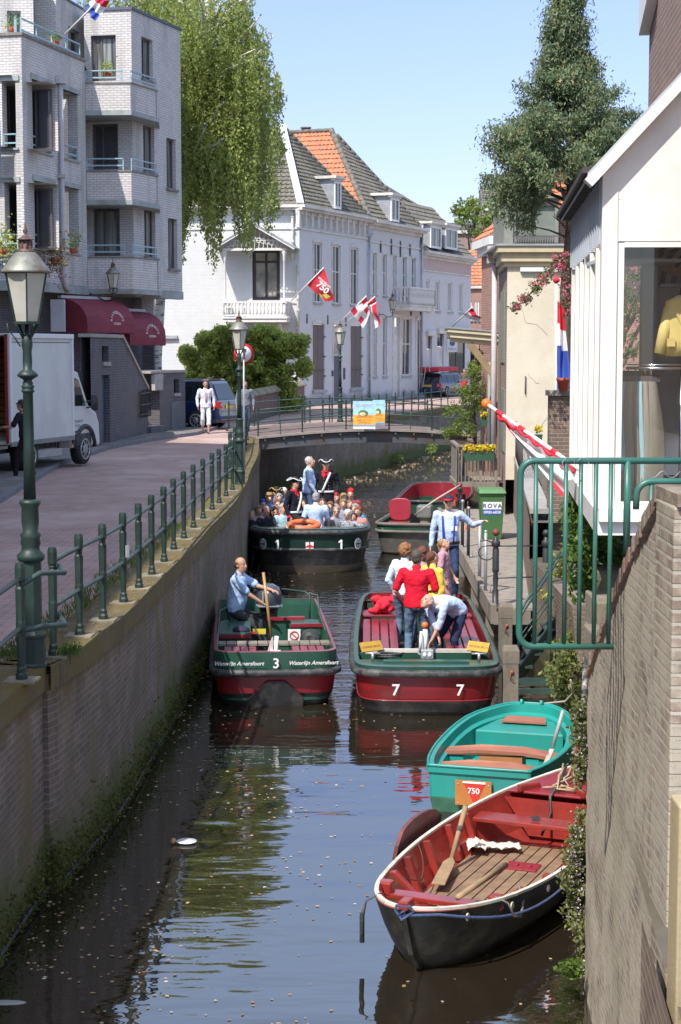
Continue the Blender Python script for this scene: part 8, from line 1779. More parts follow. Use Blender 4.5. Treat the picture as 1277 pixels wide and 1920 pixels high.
# floating rubbish
pf=thing('floating_plate','white paper plate and scraps floating in the middle of the canal','litter',PZ(348,1581,WATER)); c_=PZ(350,1581,WATER); mb=MB(); mb.lathe([(.0,.0),(.07,.01),(.10,.02),(.10,.024),(0,.012)],c_+Vector((0,0,.0)),18); mb.build('plate',m_white_label,pf); mb=MB(); mb.ell(c_+Vector((-.13,0,.02)),(.03,.05,.03)); mb.build('bread_scrap',m_varn,pf)
pf=thing('plastic_sheet','grey plastic sheet floating in the lower left corner','litter',PZ(12,1880,WATER)); c_=PZ(10,1880,WATER); mb=MB(); mb.ell(c_,(.16,.05,.012)); mb.build('sheet',M('grey_plastic',(.40,.40,.38),.4),pf)
m_rope_w=M('pale_line',(.50,.47,.40),.8); ln=thing('mooring_line','thin pale line from the pile to the wall behind the teal boat','rope',PY(990,1320,21)); mb=MB(); mb.tube([PY(965,1325,22),PY(1010,1320,21.5),PY(1060,1315,21),PY(1074,1300,20.8),PY(1070,1275,20.5)],.012,5); mb.build('strand',m_rope_w,ln)
ln=thing('mooring_line','thin pale line tying the red boat stem to the right wall','rope',PY(1085,1428,16)); mb=MB(); mb.tube([ROOTM[rb_.name]@ Vector((0,2.45,.80)),PY(1100,1420,16),PY(1108,1398,16)],.012,5); mb.build('strand',m_rope_w,ln)
# ================================================================ WHO IS WHERE
def face(dx,dy):return math.atan2(-dx,dy)  # rotation that turns local +Y towards (dx, dy)
def at(u,y,z=0):p=PY(u,655,y); return (p.x,y,z)
WB='people in boat 7'; LB_=(.42,.56,.80); GREY=(.33,.32,.31); BLUEJ=(.07,.12,.22)
m_jeans=M('blue_jeans',(.085,.14,.24),.85,.35,7,bump=.008,bscale=9)
person('man in a red polo shirt and jeans standing with his back turned in boat 7',at(783,25.1,WATER+.08),face(.18,1),1.77,(.66,.012,.035),'short',(.12,.19,.29),hair=('short',(.09,.07,.06)),feet=((-.13,0,0),(.12,.05,0)),RH=(.20,.26,.18),LH=(-.22,.14,.04),RE=(.45,-.7,-.6),LE=(-.6,-.6,-.5),headyaw=.1,group=WB,body_w=1.14)
person('grey-haired balding man in a pale blue shirt bending forward in boat 7',at(850,24.7,WATER+.10),face(-.75,-.66),1.74,(.55,.66,.86),'roll',(.02,.03,.07),hair=('balding',(.40,.38,.36)),lean=1.22,headpitch=-.55,glasses=False,LH=(.0,.62,-.55),RH=(-.25,.50,-.58),pelvis=(0,-.12,.88),feet=((-.15,-.05,0),(.15,.05,0)),palm=(0,.3,-1),group=WB,curl=.4)
person('woman in a yellow jacket with brown tied hair standing beside the red-shirted man',at(812,26.0,WATER+.08),face(.75,.66),1.66,(.80,.66,.10),'long',(.10,.14,.22),hair=('pony',(.13,.05,.03)),female=True,jacket_tail=.1,RH=(.18,.12,-.12),LH=(-.16,.28,.10),headpitch=-.45,group=WB)
person('woman with curly reddish hair in a white-blue jacket, leftmost standing in boat 7',at(757,26.5,WATER+.10),face(.5,.86),1.68,(.58,.74,.84),'long',(.12,.17,.27),hair=('curly',(.28,.12,.05)),female=True,LH=(-.22,.12,.0),headpitch=-.2,group=WB,lean=.12)
person('person with auburn hair half hidden between the yellow jacket and the red shirt',at(793,27.0,WATER+.06),face(-.2,1),1.62,(.45,.32,.25),'long',(.08,.09,.12),hair=('bob',(.17,.055,.03)),female=True,group=WB,fine=False)
person('young girl with a blond ponytail in a floral dress looking down in boat 7',at(833,27.6,WATER+.35),face(.9,-.15),1.40,(.52,.30,.36),'short',(.45,.25,.32),hair=('pony',(.36,.22,.10)),female=True,skirt=True,headpitch=-.5,LH=(-.12,.25,-.05),group=WB)
t,q=person('smiling man in a navy and red cap and blue braces, gripping a pole',at(843,28.5,WATER+.62),face(-.05,-1),1.76,(.50,.62,.84),'long',(.035,.06,.13),hair=('balding',(.42,.40,.38)),hat=cap_hat(M('navy_cap',(.03,.03,.07),.8),M('cap_red',(.62,.02,.04),.7)),belly=.035,LH=(-.56,.12,.38),RH=(.30,.02,-.10),LE=(-.6,-.3,-.6),headyaw=.15,headpitch=-.15,group=WB,footdir=(0,1,0))
mb=MB(); m_brc=M('blue_braces',(.02,.05,.40),.7,.1)
for sx in (-1,1):mb.tube([q['spine'](z)+q['xs']*(sx*w*q['s'])+q['fw']*((d+.028)*q['s']) for z,w,d in ((.03,.085,.125),(.12,.085,.155),(.20,.09,.155),(.30,.095,.145),(.40,.10,.12),(.47,.10,.075))],.016,6)
mb.build('braces',m_brc,t,local=True); mb=MB(); c_=q['spine'](.27)+q['xs']*(.09*-1)+q['fw']*.175; mb.box(tuple(c_),(.11,.01,.075)); mb.build('name_badge',m_white_label,t,local=True)
mb=MB(); mb.loft([q['spine'](.0),q['spine'](.045)],[(.192,.150+.01),(.192,.152+.01)],n=18,ax=(0,0,1)); mb.build('belt',m_shoe,t,local=True)
person('boatman in a light blue shirt seated at the stern of boat 3, holding the tiller',at(438,26.2,WATER+.08),face(.93,-.18),1.77,(.40,.55,.80),'short',(.045,.05,.052),hair=('balding',(.05,.035,.03)),seat=.60,belly=.04,skin=1,feet=((-.14,.50,.0),(.12,.56,.0)),LH=(-.08,.56,.30),RH=(.10,.46,.12),headyaw=.45,palm=(0,0,-1),lean=.12)
# standing and seated people in boat 1
G1='passengers of the crowded boat 1'; Z1=WATER+.30
person('white-haired man in a light blue shirt and jeans standing high in boat 1',at(577,40.2,Z1+.20),face(.93,-.1),1.80,(.50,.64,.88),'long',(.07,.12,.22),hair=('short',(.50,.48,.46)),belly=.05,headpitch=-.25,group=G1,RH=(.12,.20,-.02),lean=.05)
redf=cloth((.60,.02,.03))
def soldier(label,loc,rz,**k):
    t,q=person(label,loc,rz,1.76,(.018,.018,.026),'long',(.02,.02,.025),hair=('bob',(.12,.08,.05)),hat=tricorne(),group=G1,jacket_tail=.12,**k); s=q['s']; X,F=q['xs'],q['fw']
    mb=MB(); N_=q['N']; mb.loft([N_-q['up']*.03,N_+q['up']*.035],[(.105*s,.10*s),(.075*s,.075*s)],n=14,xh=X); 
    for sx in (-1,1):mb.slab([q['spine'](.47)+F*.118*s+X*(sx*.01),q['spine'](.38)+F*.136*s+X*(sx*.05),q['spine'](.45)+F*.112*s+X*(sx*.11),q['spine'](.53)+F*.08*s+X*(sx*.08)],F*.012)
    mb.build('red_collar',redf,t,local=True)
    mb=MB()
    for h_ in (q['LH'],q['RH']):mb.ell(h_,(.05,.05,.045))
    mb.build('red_cuffs',redf,t,local=True)
    mb=MB(); mb.tube([q['spine'](z)+X*(x*s)+F*((d+.02)*s) for z,x,d in ((.50,-.10,.08),(.40,-.055,.13),(.28,0,.135),(.16,.05,.13),(.04,.11,.13))],.026,6); mb.loft([q['spine'](.03),q['spine'](.08)],[(.20*s,.15*s)]*2,n=16,ax=(0,0,1)); mb.build('white_belts',m_white_trim,t,local=True)
    mb=MB()
    for z in (.12,.2,.28,.36,.43):
        for sx in (-1,1):mb.ell(q['spine'](z)+X*(sx*.055)+F*.142*s,.011,6,5)
    mb.build('buttons',M('brass',(.6,.42,.12),.3,metal=.8),t,local=True); return t
soldier('man in a black tricorne and red-collared uniform standing and facing the bridge in boat 1',at(611,40.2,Z1+.17),face(.05,-1),RH=(.22,.15,.0),LH=(-.24,.08,.0))
soldier('man in a black tricorne and dark uniform seated near the stern rim of boat 1',at(551,38.0,Z1),face(.75,-.5),seat=.72,feet=((-.14,.3,.2),(.14,.3,.2)),headyaw=.2)
def sit(label,u,v,y,col,hr,dx=0,dy=-1,**k):
    """v is the top of the head"""
    top=PY(u,v,y).z; H=k.pop('H',1.68); seatz=.70; s=H/1.75
    z=top-(seatz+.11*s+(.53+.155+.125)*s); kw=dict(sleeve='short',pants=(.06,.07,.10),hair=hr,seat=seatz,group=G1,fine=False,feet=((-.12,.38,.25),(.12,.38,.25))); kw.update(k)
    return person(label,(PY(u,655,y).x,y,z),face(dx,dy),H,col,**kw)
gr,br_,bl,dk,wh=(.33,.32,.31),(.16,.08,.04),(.42,.27,.12),(.04,.03,.025),(.62,.61,.60)
sit('grey-haired man in a light blue shirt seated with his back turned in boat 1',592,924,37.9,(.50,.63,.86),('short',gr),.15,.9,H=1.76,body_w=1.1)
sit('blond boy in black leaning over the left rim of boat 1 with his arm outstretched',471,958,38.0,(.02,.02,.03),('short',bl),-.2,-1,H=1.35,RH=(.45,.45,.12))
sit('balding man in a dark suit jacket beside the blond boy in boat 1',497,948,38.2,(.03,.03,.045),('balding',dk),.6,-.8,sleeve='long',LH=(.0,.42,.10))
sit('woman in sunglasses with dark hair behind the suited man in boat 1',512,951,39.0,(.05,.05,.07),('bob',dk),.5,-.8,glasses=True,female=True)
sit('woman with full blond hair at the left back of boat 1',504,925,40.4,(.10,.25,.50),('curly',(.34,.20,.08)),.2,-1,female=True)
sit('grey-haired woman with red scarf in the back of boat 1',523,926,40.6,(.40,.05,.10),('bob',gr),-.1,-1,female=True)
sit('person with a flower-trimmed hat and flushed face at the far left of boat 1',517,914,41.4,(.08,.2,.4),('bob',dk),.1,-1,hat=tricorne(M('gold_trim',(.55,.38,.08),.6),None))
sit('brown-haired woman wearing glasses near the middle left of boat 1',519,937,39.6,(.30,.05,.06),('bob',(.20,.08,.04)),.3,-1,glasses=True,female=True)
sit('person in a pale turquoise top seated left of the seated soldier',529,945,38.6,(.45,.68,.78),('bob',(.40,.33,.34)),.4,-.6,female=True)
sit('child in a bright blue cap at the left rim of boat 1',492,938,40.0,(.30,.45,.62),('short',dk),.3,-1,H=1.3,hat=puff_hat(cloth((.02,.12,.45))))
sit('person in a red and blue jacket right behind the seated soldier',567,938,39.2,(.03,.12,.50),('short',br_),.3,-.7,H=1.5)
sit('woman with a light brown bob near the life ring of boat 1',612,948,38.6,(.50,.34,.36),('bob',(.24,.14,.07)),.1,-1,female=True)
sit('dark-haired man in the middle of boat 1',604,934,39.6,(.10,.10,.14),('short',(.08,.05,.04)),.2,-1)
sit('woman with short brown hair and red top in the middle right of boat 1',619,941,39.8,(.35,.10,.12),('bob',(.20,.11,.06)),0,-1,female=True)
sit('grey-haired man in sunglasses and a grey T-shirt facing the camera in boat 1',631,949,38.2,(.20,.22,.27),('short',(.30,.26,.22)),.0,-1,glasses=True,H=1.76)
pat=M('patterned_cloth',(.30,.30,.34),.8,.95,24)
sit('white-haired woman in sunglasses with a black and white patterned top and raised arm',652,956,37.9,pat,('bob',wh),-.35,-1,female=True,glasses=True,LH=(-.50,.35,.42),H=1.6)
sit('blond woman at the right of boat 1 behind the grey-shirted man',644,936,39.4,(.25,.30,.40),('bob',(.30,.20,.10)),0,-1,female=True)
sit('brown-haired person at the right rim of boat 1',657,938,39.8,(.10,.12,.2),('short',(.18,.12,.08)),-.1,-1)
sit('person wearing a bright red woolly hat at the back right of boat 1',658,918,41.2,(.30,.05,.06),('short',br_),-.1,-1,hat=puff_hat(cloth((.65,.02,.03))))
sit('fair-haired person behind the red woolly hat row in boat 1',644,925,41.0,(.40,.30,.28),('bob',(.36,.25,.12)),.1,-1)
sit('person in a blue and red jacket at the right edge of boat 1',667,945,39.2,(.05,.28,.50),('bob',gr),-.5,-.8,sleeve='long')
sit('woman with a tan bob between two rows at the far left of boat 1',484,948,39.2,(.55,.42,.40),('bob',(.28,.17,.08)),.2,-1,female=True)
sit('man with thin dark hair at the back centre of boat 1',541,922,41.0,(.12,.16,.25),('short',dk),.2,-1)
sit('white-capped person at the back left of boat 1',532,917,41.6,(.6,.6,.62),('short',gr),.0,-1,hat=puff_hat(cloth((.62,.60,.58))))
sit('brown-haired man in olive at the right back of boat 1',632,926,41.2,(.14,.15,.08),('short',br_),-.1,-1)
sit('woman with reddish hair near the right rim of boat 1',672,950,38.6,(.55,.25,.22),('bob',(.26,.10,.05)),-.4,-.8,female=True)
sit('tanned man with bare arms at the right front of boat 1',664,962,38.0,(.45,.30,.24),('short',dk),-.3,-.9,skin=1)
sit('small child in yellow in the middle of boat 1',584,946,38.9,(.65,.50,.10),('short',bl),.0,-1,H=1.2)
# on the street
person('young man in a white jacket and white cropped trousers walking along the street',PZ(386,813,0),face(.25,-1),1.78,(.66,.68,.72),'long',(.64,.65,.70),plen='short',skin=1,hair=('short',(.02,.015,.015)),feet=((-.05,.22,.0),(.08,-.20,.03)),open_jacket=M('checked_shirt',(.42,.32,.38),.8,.5,30),jacket_tail=.04)
person('man in a grey pullover and jeans walking behind the second street lamp',at(459,56.5,0),face(.1,-1),1.78,(.17,.19,.22),'long',(.05,.08,.15),skin=1,hair=('short',(.05,.03,.025)),fine=False,feet=((-.08,.15,0),(.08,-.1,0)))
person('man in black clothes and a sun hat standing beside the open truck',at(46,36.6,0),face(-.85,.25),1.74,(.018,.018,.026),'short',(.016,.014,.014),skin=0,hair=('short',dk),hat=brim_hat(M('dark_hat',(.045,.03,.03),.8),.13),lean=.12,headpitch=-.15,LH=(-.20,.42,.22),RH=(.28,.06,-.22),feet=((-.13,.2,0),(.13,-.12,0)))
person('woman in a brown top and red skirt standing at the far end of the street',at(871,100,.0),face(-.2,-1),1.70,(.16,.11,.10),'long',(.55,.02,.03),hair=('bob',(.12,.06,.04)),female=True,skirt=True,fine=False)
person('person in a dark coat with a white scarf at the far right of the street',at(892,101,.0),face(-.3,-1),1.75,(.03,.03,.035),'long',(.04,.04,.05),hair=('short',dk),open_jacket=(.7,.7,.7),fine=False)
flush_remesh()
# ================================================================ VEHICLES, FLAGS, SIGNS
m_tyre=M('tyre',(.02,.02,.02),.8,.2); m_cglass=MGLASS('car_glass',(.012,.018,.02),.02); m_alu=M('wheel_silver',(.45,.46,.48),.3,.1,metal=.5)
def wheel(root,x,y,r,w,sx):
    mb=MB(); mb.tube([(x-w/2,y,r),(x-w/2+.02,y,r),(x+w/2-.02,y,r),(x+w/2,y,r)],[r*.9,r,r,r*.9],22); wl=BS(mb,'wheel',m_tyre,root)
    mb=MB(); xo=x+sx*(w/2+.004); mb.tube([(xo,y,r),(xo+sx*.015,y,r)],r*.34,14)
    for k in range(9):a=2*PI*k/9; mb.bar((xo,y,r),(xo,y+math.cos(a)*r*.62,r+math.sin(a)*r*.62),.02,.05,up=(1,0,0))
    mb.tube([(xo,y+math.cos(a)*r*.65,r+math.sin(a)*r*.65) for a in np.linspace(0,2*PI,22,endpoint=False)],.022,5,closed=True); BS(mb,'rim',m_alu,wl)
def extr(mb,prof,x0,x1,mi=0,t0=0,zt=None):mb.slab([(x0,y,z) for y,z in prof],(x1-x0,0,0),mi)
def car(label,loc,rz,L,W,H,paint,kind):
    t=thing('parked_car',label,'car',loc,rz); h=W/2; b_=.36*H if kind=='van' else .38*H; belt=.58*H
    # sections along y from rear (0) to front (L): (y, zlow, zbelt, half width)
    mb=MB(); st=[(0.02,.32,.50,h*.86),(.06,.26,belt,h*.92),(.25,.22,belt+.02,h*.98),(L*.3,.20,belt,h),(L*.7,.20,belt-.03,h),(L*.93,.24,belt-.13,h*.95),(L*.985,.3,belt-.25,h*.85)]
    rg=[]
    for y,zl,zb,w in st:rg.append([(-w*.93,zl),(-w,zl+.12),(-w,(zl+zb)/2),(-w*.97,zb-.04),(-w*.90,zb),(w*.90,zb),(w*.97,zb-.04),(w,(zl+zb)/2),(w,zl+.12),(w*.93,zl)])
    vs=[(x,st[i][0],z) for i in range(len(st)) for x,z in rg[i]]; n=10
    mb.add(vs,[(i*n+j,i*n+(j+1)% n,(i+1)*n+(j+1)% n,(i+1)*n+j) for i in range(len(st)-1) for j in range(n)]+[tuple(range(n-1,-1,-1)),tuple((len(st)-1)*n+j for j in range(n))],0,False); body=BS(mb,'body',paint,t,bevel=.03)
    y0,y1,y2,y3=.10,.42,L*.60,L*.74
    mb=MB(); w0,w1=h*.90,h*.74; mb.add([(-w0,y0,belt),(w0,y0,belt),(w0,y3,belt-.02),(-w0,y3,belt-.02),(-w1,y1,H-.03),(w1,y1,H-.03),(w1,y2,H),(-w1,y2,H)],[(0,1,5,4),(1,2,6,5),(2,3,7,6),(3,0,4,7),(4,5,6,7)]); BS(mb,'cabin',paint,t,bevel=.06)
    def sidept(sx,y,z):
        k=(z-belt)/(H-belt); return (sx*(w0+(w1-w0)*k+.012),y,z)
    mb=MB(); za,zb=belt+.05,H-.12
    for sx in (-1,1):
        for a,c in ((.34,L*.22),(L*.235,L*.44),(L*.455,L*.64)):e=.12 if a==.34 else 0; mb.poly([sidept(sx,a,za),sidept(sx,c,za),sidept(sx,c-(.22 if c > L*.6 else 0),zb),sidept(sx,a+e,zb)])
    k=lambda z:y0+(y1-y0)*(z-belt)/(H-belt)-.015
    mb.poly([(-w0*.86,k(za),za),(w0*.86,k(za),za),(w1*.9,k(zb),zb),(-w1*.9,k(zb),zb)]); kf=lambda z:y3+(y2-y3)*(z-belt)/(H-belt)+.015
    mb.poly([(-w0*.9,kf(za),za),(w0*.9,kf(za),za),(w1*.92,kf(zb),zb),(-w1*.92,kf(zb),zb)]); BS(mb,'windows',m_cglass,t)
    for sx in (-1,1):
        for y in (L*.19,L*.80):wheel(t,sx*(h-.09),y,.33,.20,sx)
        mb=MB(); mb.box((sx*h*.83,.055,belt-.13),(.26,.10,.26)); mb.box((sx*h*.955,.13,belt-.12),(.06,.22,.20)); BS(mb,'tail_light',M('tail_light_red',(.50,.015,.015),.2,coat=.5),t,bevel=.02)
        mb=MB(); mb.box((sx*h*.80,.0,belt-.12),(.12,.02,.09)); BS(mb,'reversing_light',m_alu,t)
        mb=MB(); mb.ell((sx*(h+.08),L*.64,belt+.08),(.10,.06,.08)); BS(mb,'mirror',paint,t)
        mb=MB(); mb.bar((sx*w1*.95,y1+.1,H+.02),(sx*w1*.95,y2-.1,H+.04),.04); BS(mb,'roof_rail',m_alu if kind=='van' else m_dark,t)
    mb=MB(); mb.box((0,.0,.42),(W*.9,.10,.18)); BS(mb,'bumper',paint,t,bevel=.03); mb=MB(); mb.box((0,.01,belt-.15 if kind !='van' else belt-.2),(.52,.03,.12)); BS(mb,'number_plate',M('yellow_plate',(.65,.42,.04),.5),t)
    return t
m_navy=M('navy_car_paint',(.010,.022,.075),.22,.1,2,coat=1.0)
p=PZ(437,797,0); c1=car('dark blue people carrier parked behind the dark brick wall',(-3.9,60.3,.0),face(-.93,.36),4.7,1.85,1.72,m_navy,'van'); 
p=PZ(805,745,0); c2=car('dark blue estate car with a red roof load parked by the white houses',(p.x-.1,100.5,0),face(.50,.86),4.5,1.75,1.42,m_navy,'estate')
rl=thing('roof_load','red padded load strapped on the roof of the estate car','luggage',(p.x-.1,100.5,1.5),face(.50,.86)); mb=MB(); mb.box((0,1.3,.14),(1.45,2.6,.26)); BS(mb,'bundle',M('red_padding',(.50,.03,.06),.6,.3,4,bump=.02,bscale=6),rl,bevel=.08)
mb=MB()
for x in (-.15,.12):mb.box((x,1.3,.15),(.05,2.66,.30)); 
mb.bar((-.15,-.02,.1),(-.15,-.32,-.9),.05,.01); BS(mb,'strap',M('strap_beige',(.5,.42,.32),.8),rl)
# truck
m_tw=M('truck_white',(.62,.64,.62),.45,.05,1.2,dirt=(.55,.56,.54)); tk=thing('box_truck','white box truck with its rear open onto a wooden lined interior','truck',(-7.22,37.3,.05),face(.29,.955)); BX=3.15; BZ0,BZ1=.70,3.08; BW=2.05
mb=MB(); mb.box((-.02,BX/2,(BZ0+BZ1)/2),(.04,BX,BZ1-BZ0)); mb.box((-BW/2,BX/2,BZ1),(BW,BX,.05)); mb.box((-BW/2,BX,(BZ0+BZ1)/2),(BW,.05,BZ1-BZ0)); mb.box((-BW,BX/2,(BZ0+BZ1)/2),(.04,BX,BZ1-BZ0)); mb.box((-BW/2,BX/2,BZ0),(BW,BX,.06)); BS(mb,'cargo_box',m_tw,tk,bevel=.008)
mb=MB(); mb.box((.012,BX/2,BZ1-.03),(.06,BX+.04,.11)); mb.box((.012,.04,(BZ0+BZ1)/2),(.05,.10,BZ1-BZ0)); mb.box((.012,BX-.03,(BZ0+BZ1)/2),(.05,.07,BZ1-BZ0)); BS(mb,'box_frame',M('truck_trim',(.70,.71,.70),.4,.04),tk,bevel=.015)
mb=MB(); mb.box((.012,BX/2,BZ0-.02),(.05,BX,.10)); mb.box((.002,BX/2,BZ1-.17),(.006,BX-.3,.025)); mb.split('grey_rail',M('grey_rail',(.20,.21,.21),.5),tk,local=True)
mb=MB(); mb.box((-.06,-.01,(BZ0+BZ1)/2),(.06,.05,BZ1-BZ0)); BS(mb,'red_door_seal',M('dark_red',(.30,.02,.03),.5),tk)
m_plk=MBRICK('truck_planks',(.30,.15,.05),(.24,.12,.04),(.06,.03,.015),3,.16,.014,.006)
mb=MB(); mb.box((-BW+.05,BX/2,(BZ0+BZ1)/2),(.03,BX-.1,BZ1-BZ0-.1)); mb.box((-BW/2,BX-.05,(BZ0+BZ1)/2),(BW-.1,.03,BZ1-BZ0-.1)); mb.box((-.06,BX/2,(BZ0+BZ1)/2),(.02,BX-.1,BZ1-BZ0-.1)); BS(mb,'plank_lining',m_plk,tk)
mb=MB(); mb.box((-BW/2,-.45,.62),(BW-.1,.85,.06)); mb.box((-.5,-.2,.45),(.12,.5,.2)); BS(mb,'tail_lift',M('lift_plate',(.30,.24,.22),.6,.3,dirt=(.30,.05,.04)),tk)
mb=MB(); mb.box((-BW/2,2.1,.52),(1.1,4.0,.16)); mb.box((-.10,2.0,.36),(.04,1.15,.16)); 
for y in (1.45,2.55):mb.box((-.10,y,.5),(.05,.06,.3))
BS(mb,'chassis',m_rubber,tk); mb=MB(); mb.box((-.06,2.0,.38),(.05,1.2,.17)); BS(mb,'side_guard',M('guard_grey',(.35,.36,.35),.5),tk)
cp_=[(BX+.04,.42),(BX+.04,2.15),(BX+.16,2.28),(BX+.42,2.22),(BX+.98,1.42),(BX+1.42,1.22),(BX+1.58,.95),(BX+1.62,.42)]
mb=MB(); extr(mb,cp_,-BW+.08,-.06); BS(mb,'cab',m_tw,tk,bevel=.06)
mb=MB(); xs_=-.052; mb.poly([(xs_,BX+.14,1.42),(xs_,BX+.80,1.40),(xs_,BX+.42,2.02),(xs_,BX+.14,2.10)]); mb.poly([(-BW+.2,BX+.53,2.1),(-.2,BX+.53,2.1),(-.14,BX+1.02,1.45),(-BW+.15,BX+1.02,1.45)]); BS(mb,'cab_window',m_cglass,tk)
mb=MB()
for z in (.62,):mb.box((-.05,BX+.55,z),(.03,1.0,.26))
mb.tube([(-.045,BX+.72+.52*math.cos(a),.40+.52*math.sin(a)) for a in np.linspace(0,PI,12)],.06,6); BS(mb,'black_cladding',m_rubber,tk)
mb=MB(); mb.box((.16,BX+.86,1.48),(.16,.10,.36)); mb.bar((-.05,BX+.8,1.5),(.14,BX+.86,1.52),.05); mb.bar((-.05,BX+.8,1.36),(.14,BX+.86,1.38),.04); BS(mb,'mirror',m_rubber,tk,bevel=.03)
mb=MB(); mb.box((-.046,BX+.12,1.15),(.015,.05,.16)); mb.box((-.05,BX+.02,.5),(.02,.08,.06),mi=1); BS(mb,'door_handle',[m_rubber,M('orange_ball',(.75,.18,.03))],tk)
mb=MB(); o_=Vector((-.055,BX+.16,1.02)); text_mb(mb,'TRANSPORT',.085,o_,(0,1,0),(0,0,1),align='LEFT'); text_mb(mb,'HOUTEN',.075,o_-Vector((0,0,.10)),(0,1,0),(0,0,1),align='LEFT'); mb.box((-.052,BX+.33,.80),(.006,.34,.05)); BS(mb,'lettering',m_dark,tk)
wheel(tk,-.17,BX+.72,.37,.24,1); wheel(tk,-.20,1.0,.37,.34,1); wheel(tk,-BW+.25,1.0,.37,.34,-1); wheel(tk,-BW+.25,BX+.72,.37,.24,-1)
# flags
FR,FWh,FBl=M('flag_red',(.62,.02,.045),.75,.1),M('flag_white',(.74,.74,.76),.75,.05),M('flag_blue',(.04,.09,.42),.75,.1)
def flag(label,pole,pr,corners,fn,mats,nx=22,ny=16,amp=.05,waves=2.2,knob=None,polem=None):
    """corners: hoist top, hoist bottom, fly bottom, fly top (world)"""
    t=thing('flag',label,'flag',pole[0]); mb=MB(); mb.tube(pole,pr,8); mb.build('pole',polem or m_wf,t)
    if knob:mb=MB(); mb.ell(pole[-1],pr*2.6,10,7); mb.build('knob',knob,t)
    A,B_,C_,D_=[Vector(c) for c in corners]; vs=[]; nrm=(D_-A).cross(B_-A).normalized()
    for j in range(ny+1):
        for i in range(nx+1):
            a=i/nx; b_=j/ny; p=A.lerp(D_,a).lerp(B_.lerp(C_,a),b_); vs.append(p+nrm*(amp*math.sin(a*waves*2*PI+b_*2.1)*a**.5+amp*.35*math.sin(b_*7+a*5)))
    mb=MB(); n=nx+1
    for j in range(ny):
        for i in range(nx):mb.F.append((j*n+i,j*n+i+1,(j+1)*n+i+1,(j+1)*n+i)); mb.MI.append(fn((i+.5)/nx,(j+.5)/ny)); mb.SM.append(True)
    mb.V=[tuple(v) for v in vs]; c=mb.build('cloth',mats,t); return t,c,nrm
tri=lambda a,b_:min(2,int(b_*3))
flag('Dutch tricolour flag on a slanting white pole at the top of the apartment block',[PY(122,64,54),PY(164,22,53.4),PY(176,8,53.2)],.03,[PY(180,-8,53.2),PY(160,12,53.5),PY(178,42,53.3),PY(204,2,53)],tri,[FR,FWh,FBl],amp=.06)
m_yg=M('flag_yellow_green',(.45,.42,.05),.7)
t,c,nr=flag('red festival flag lettered 750 on a pole from the white house balcony',[PY(543,567,85),PY(607,502,83.5)],.03,[PY(607,503,83.5),PY(576,535,84.3),PY(612,566,83.9),PY(627,562,83.3)],lambda a,b_:0,[M('flag_red2',(.55,.03,.045),.75,.1)],amp=.05,waves=1.3)
mb=MB(); o_=PY(602,543,83.5); xd=(PY(620,550,83.5)-PY(596,528,83.5)).normalized(); yd=Vector((-xd.z*-.0+.35,-.1,.95)); yd=(yd-xd*yd.dot(xd)).normalized()
text_mb(mb,'750',.44,o_,xd,yd,depth=.14,bold=.03); text_mb(mb,'amersfoort',.17,o_+yd*.34-xd*.1,xd,yd,depth=.14,bold=.02)
mb.build('flag_lettering',m_letter,c); mb=MB(); mb.add([PY(u,v,83.3) for u,v in ((604,553),(612,551),(620,556),(612,560))],[(0,1,2,3)]); mb.add([PY(u,v,83.3) for u,v in ((598,549),(603,554),(606,560),(601,556))],[(0,1,2,3)]); mb.build('flag_motif',m_yg,c)
amf=lambda a,b_:(1 if (abs(a-.38)< .13 or abs(b_-.5)< .16) else 0) if a < .72 else 1
amf2=lambda a,b_:0 if (b_ < .30) else (1 if b_ < .42 or b_ > .82 else (0 if a > .1 else 1))
flag('left of the two red and white flags crossed on the white house front',[PY(628,614,87),PY(687,555,85.2)],.03,[PY(686,556,85.3),PY(657,583,86),PY(684,618,86),PY(693,590,85.2)],amf,[FR,FWh],amp=.08,waves=1.5)
flag('right of the two red and white flags crossed on the white house front',[PY(640,614,87),PY(703,556,85.2)],.03,[PY(702,556,85.3),PY(684,570,85.8),PY(704,618,85.9),PY(713,607,85.2)],lambda a,b_:(0 if a > .22 and b_ < .45 else (1 if a > .18 or b_ > .5 else 0)) if a > .15 else (0 if b_ < .8 else 1),[FR,FWh],amp=.08,waves=1.4)
flag('small red and white flag on a white pole above the cream canopy',[PY(846,614,62),PY(886,576,60)],.025,[PY(884,578,60),PY(868,591,60.5),PY(897,606,60.3),PY(901,596,60)],lambda a,b_:0 if b_ < .45 else 1,[FR,FWh],amp=.05,waves=1.3)
PX=28.6
flag('Dutch tricolour flag hanging limp on an upright white pole before the cream wall',[PY(1042,960,PX),PY(1043,525,PX)],.022,[PY(1042,560,PX),PY(1040,735,PX),PY(1070,722,PX-.1),PY(1056,575,PX)],lambda a,b_:0 if b_ < .24+.10*a else (1 if b_ < .46+.12*a else 2),[FR,FWh,FBl],amp=.06,waves=1.6,knob=FR)
flag_t,c,nr=flag('white and red flag sagging from a striped pole that points over the canal',[PY(1092,884,17.2),PY(912,757,18.6)],.022,[PY(930,770,18.5),PY(1086,880,17.3),PY(1052,930,17.4),PY(965,820,18.1)],lambda a,b_:0 if (b_ < .10+.05*math.sin(a*9) or a > .86 and b_ > .75) else 1,[FR,FWh],amp=.07,waves=1.7,knob=M('orange_ball',(.75,.18,.03)))
mb=MB()
P0,P1=PY(912,757,18.6),PY(1092,884,17.2)
for a_,w_ in ((.12,.07),(.36,.06),(.70,.05)):mb.tube([P0.lerp(P1,a_),P0.lerp(P1,a_+w_)],.0255,8)
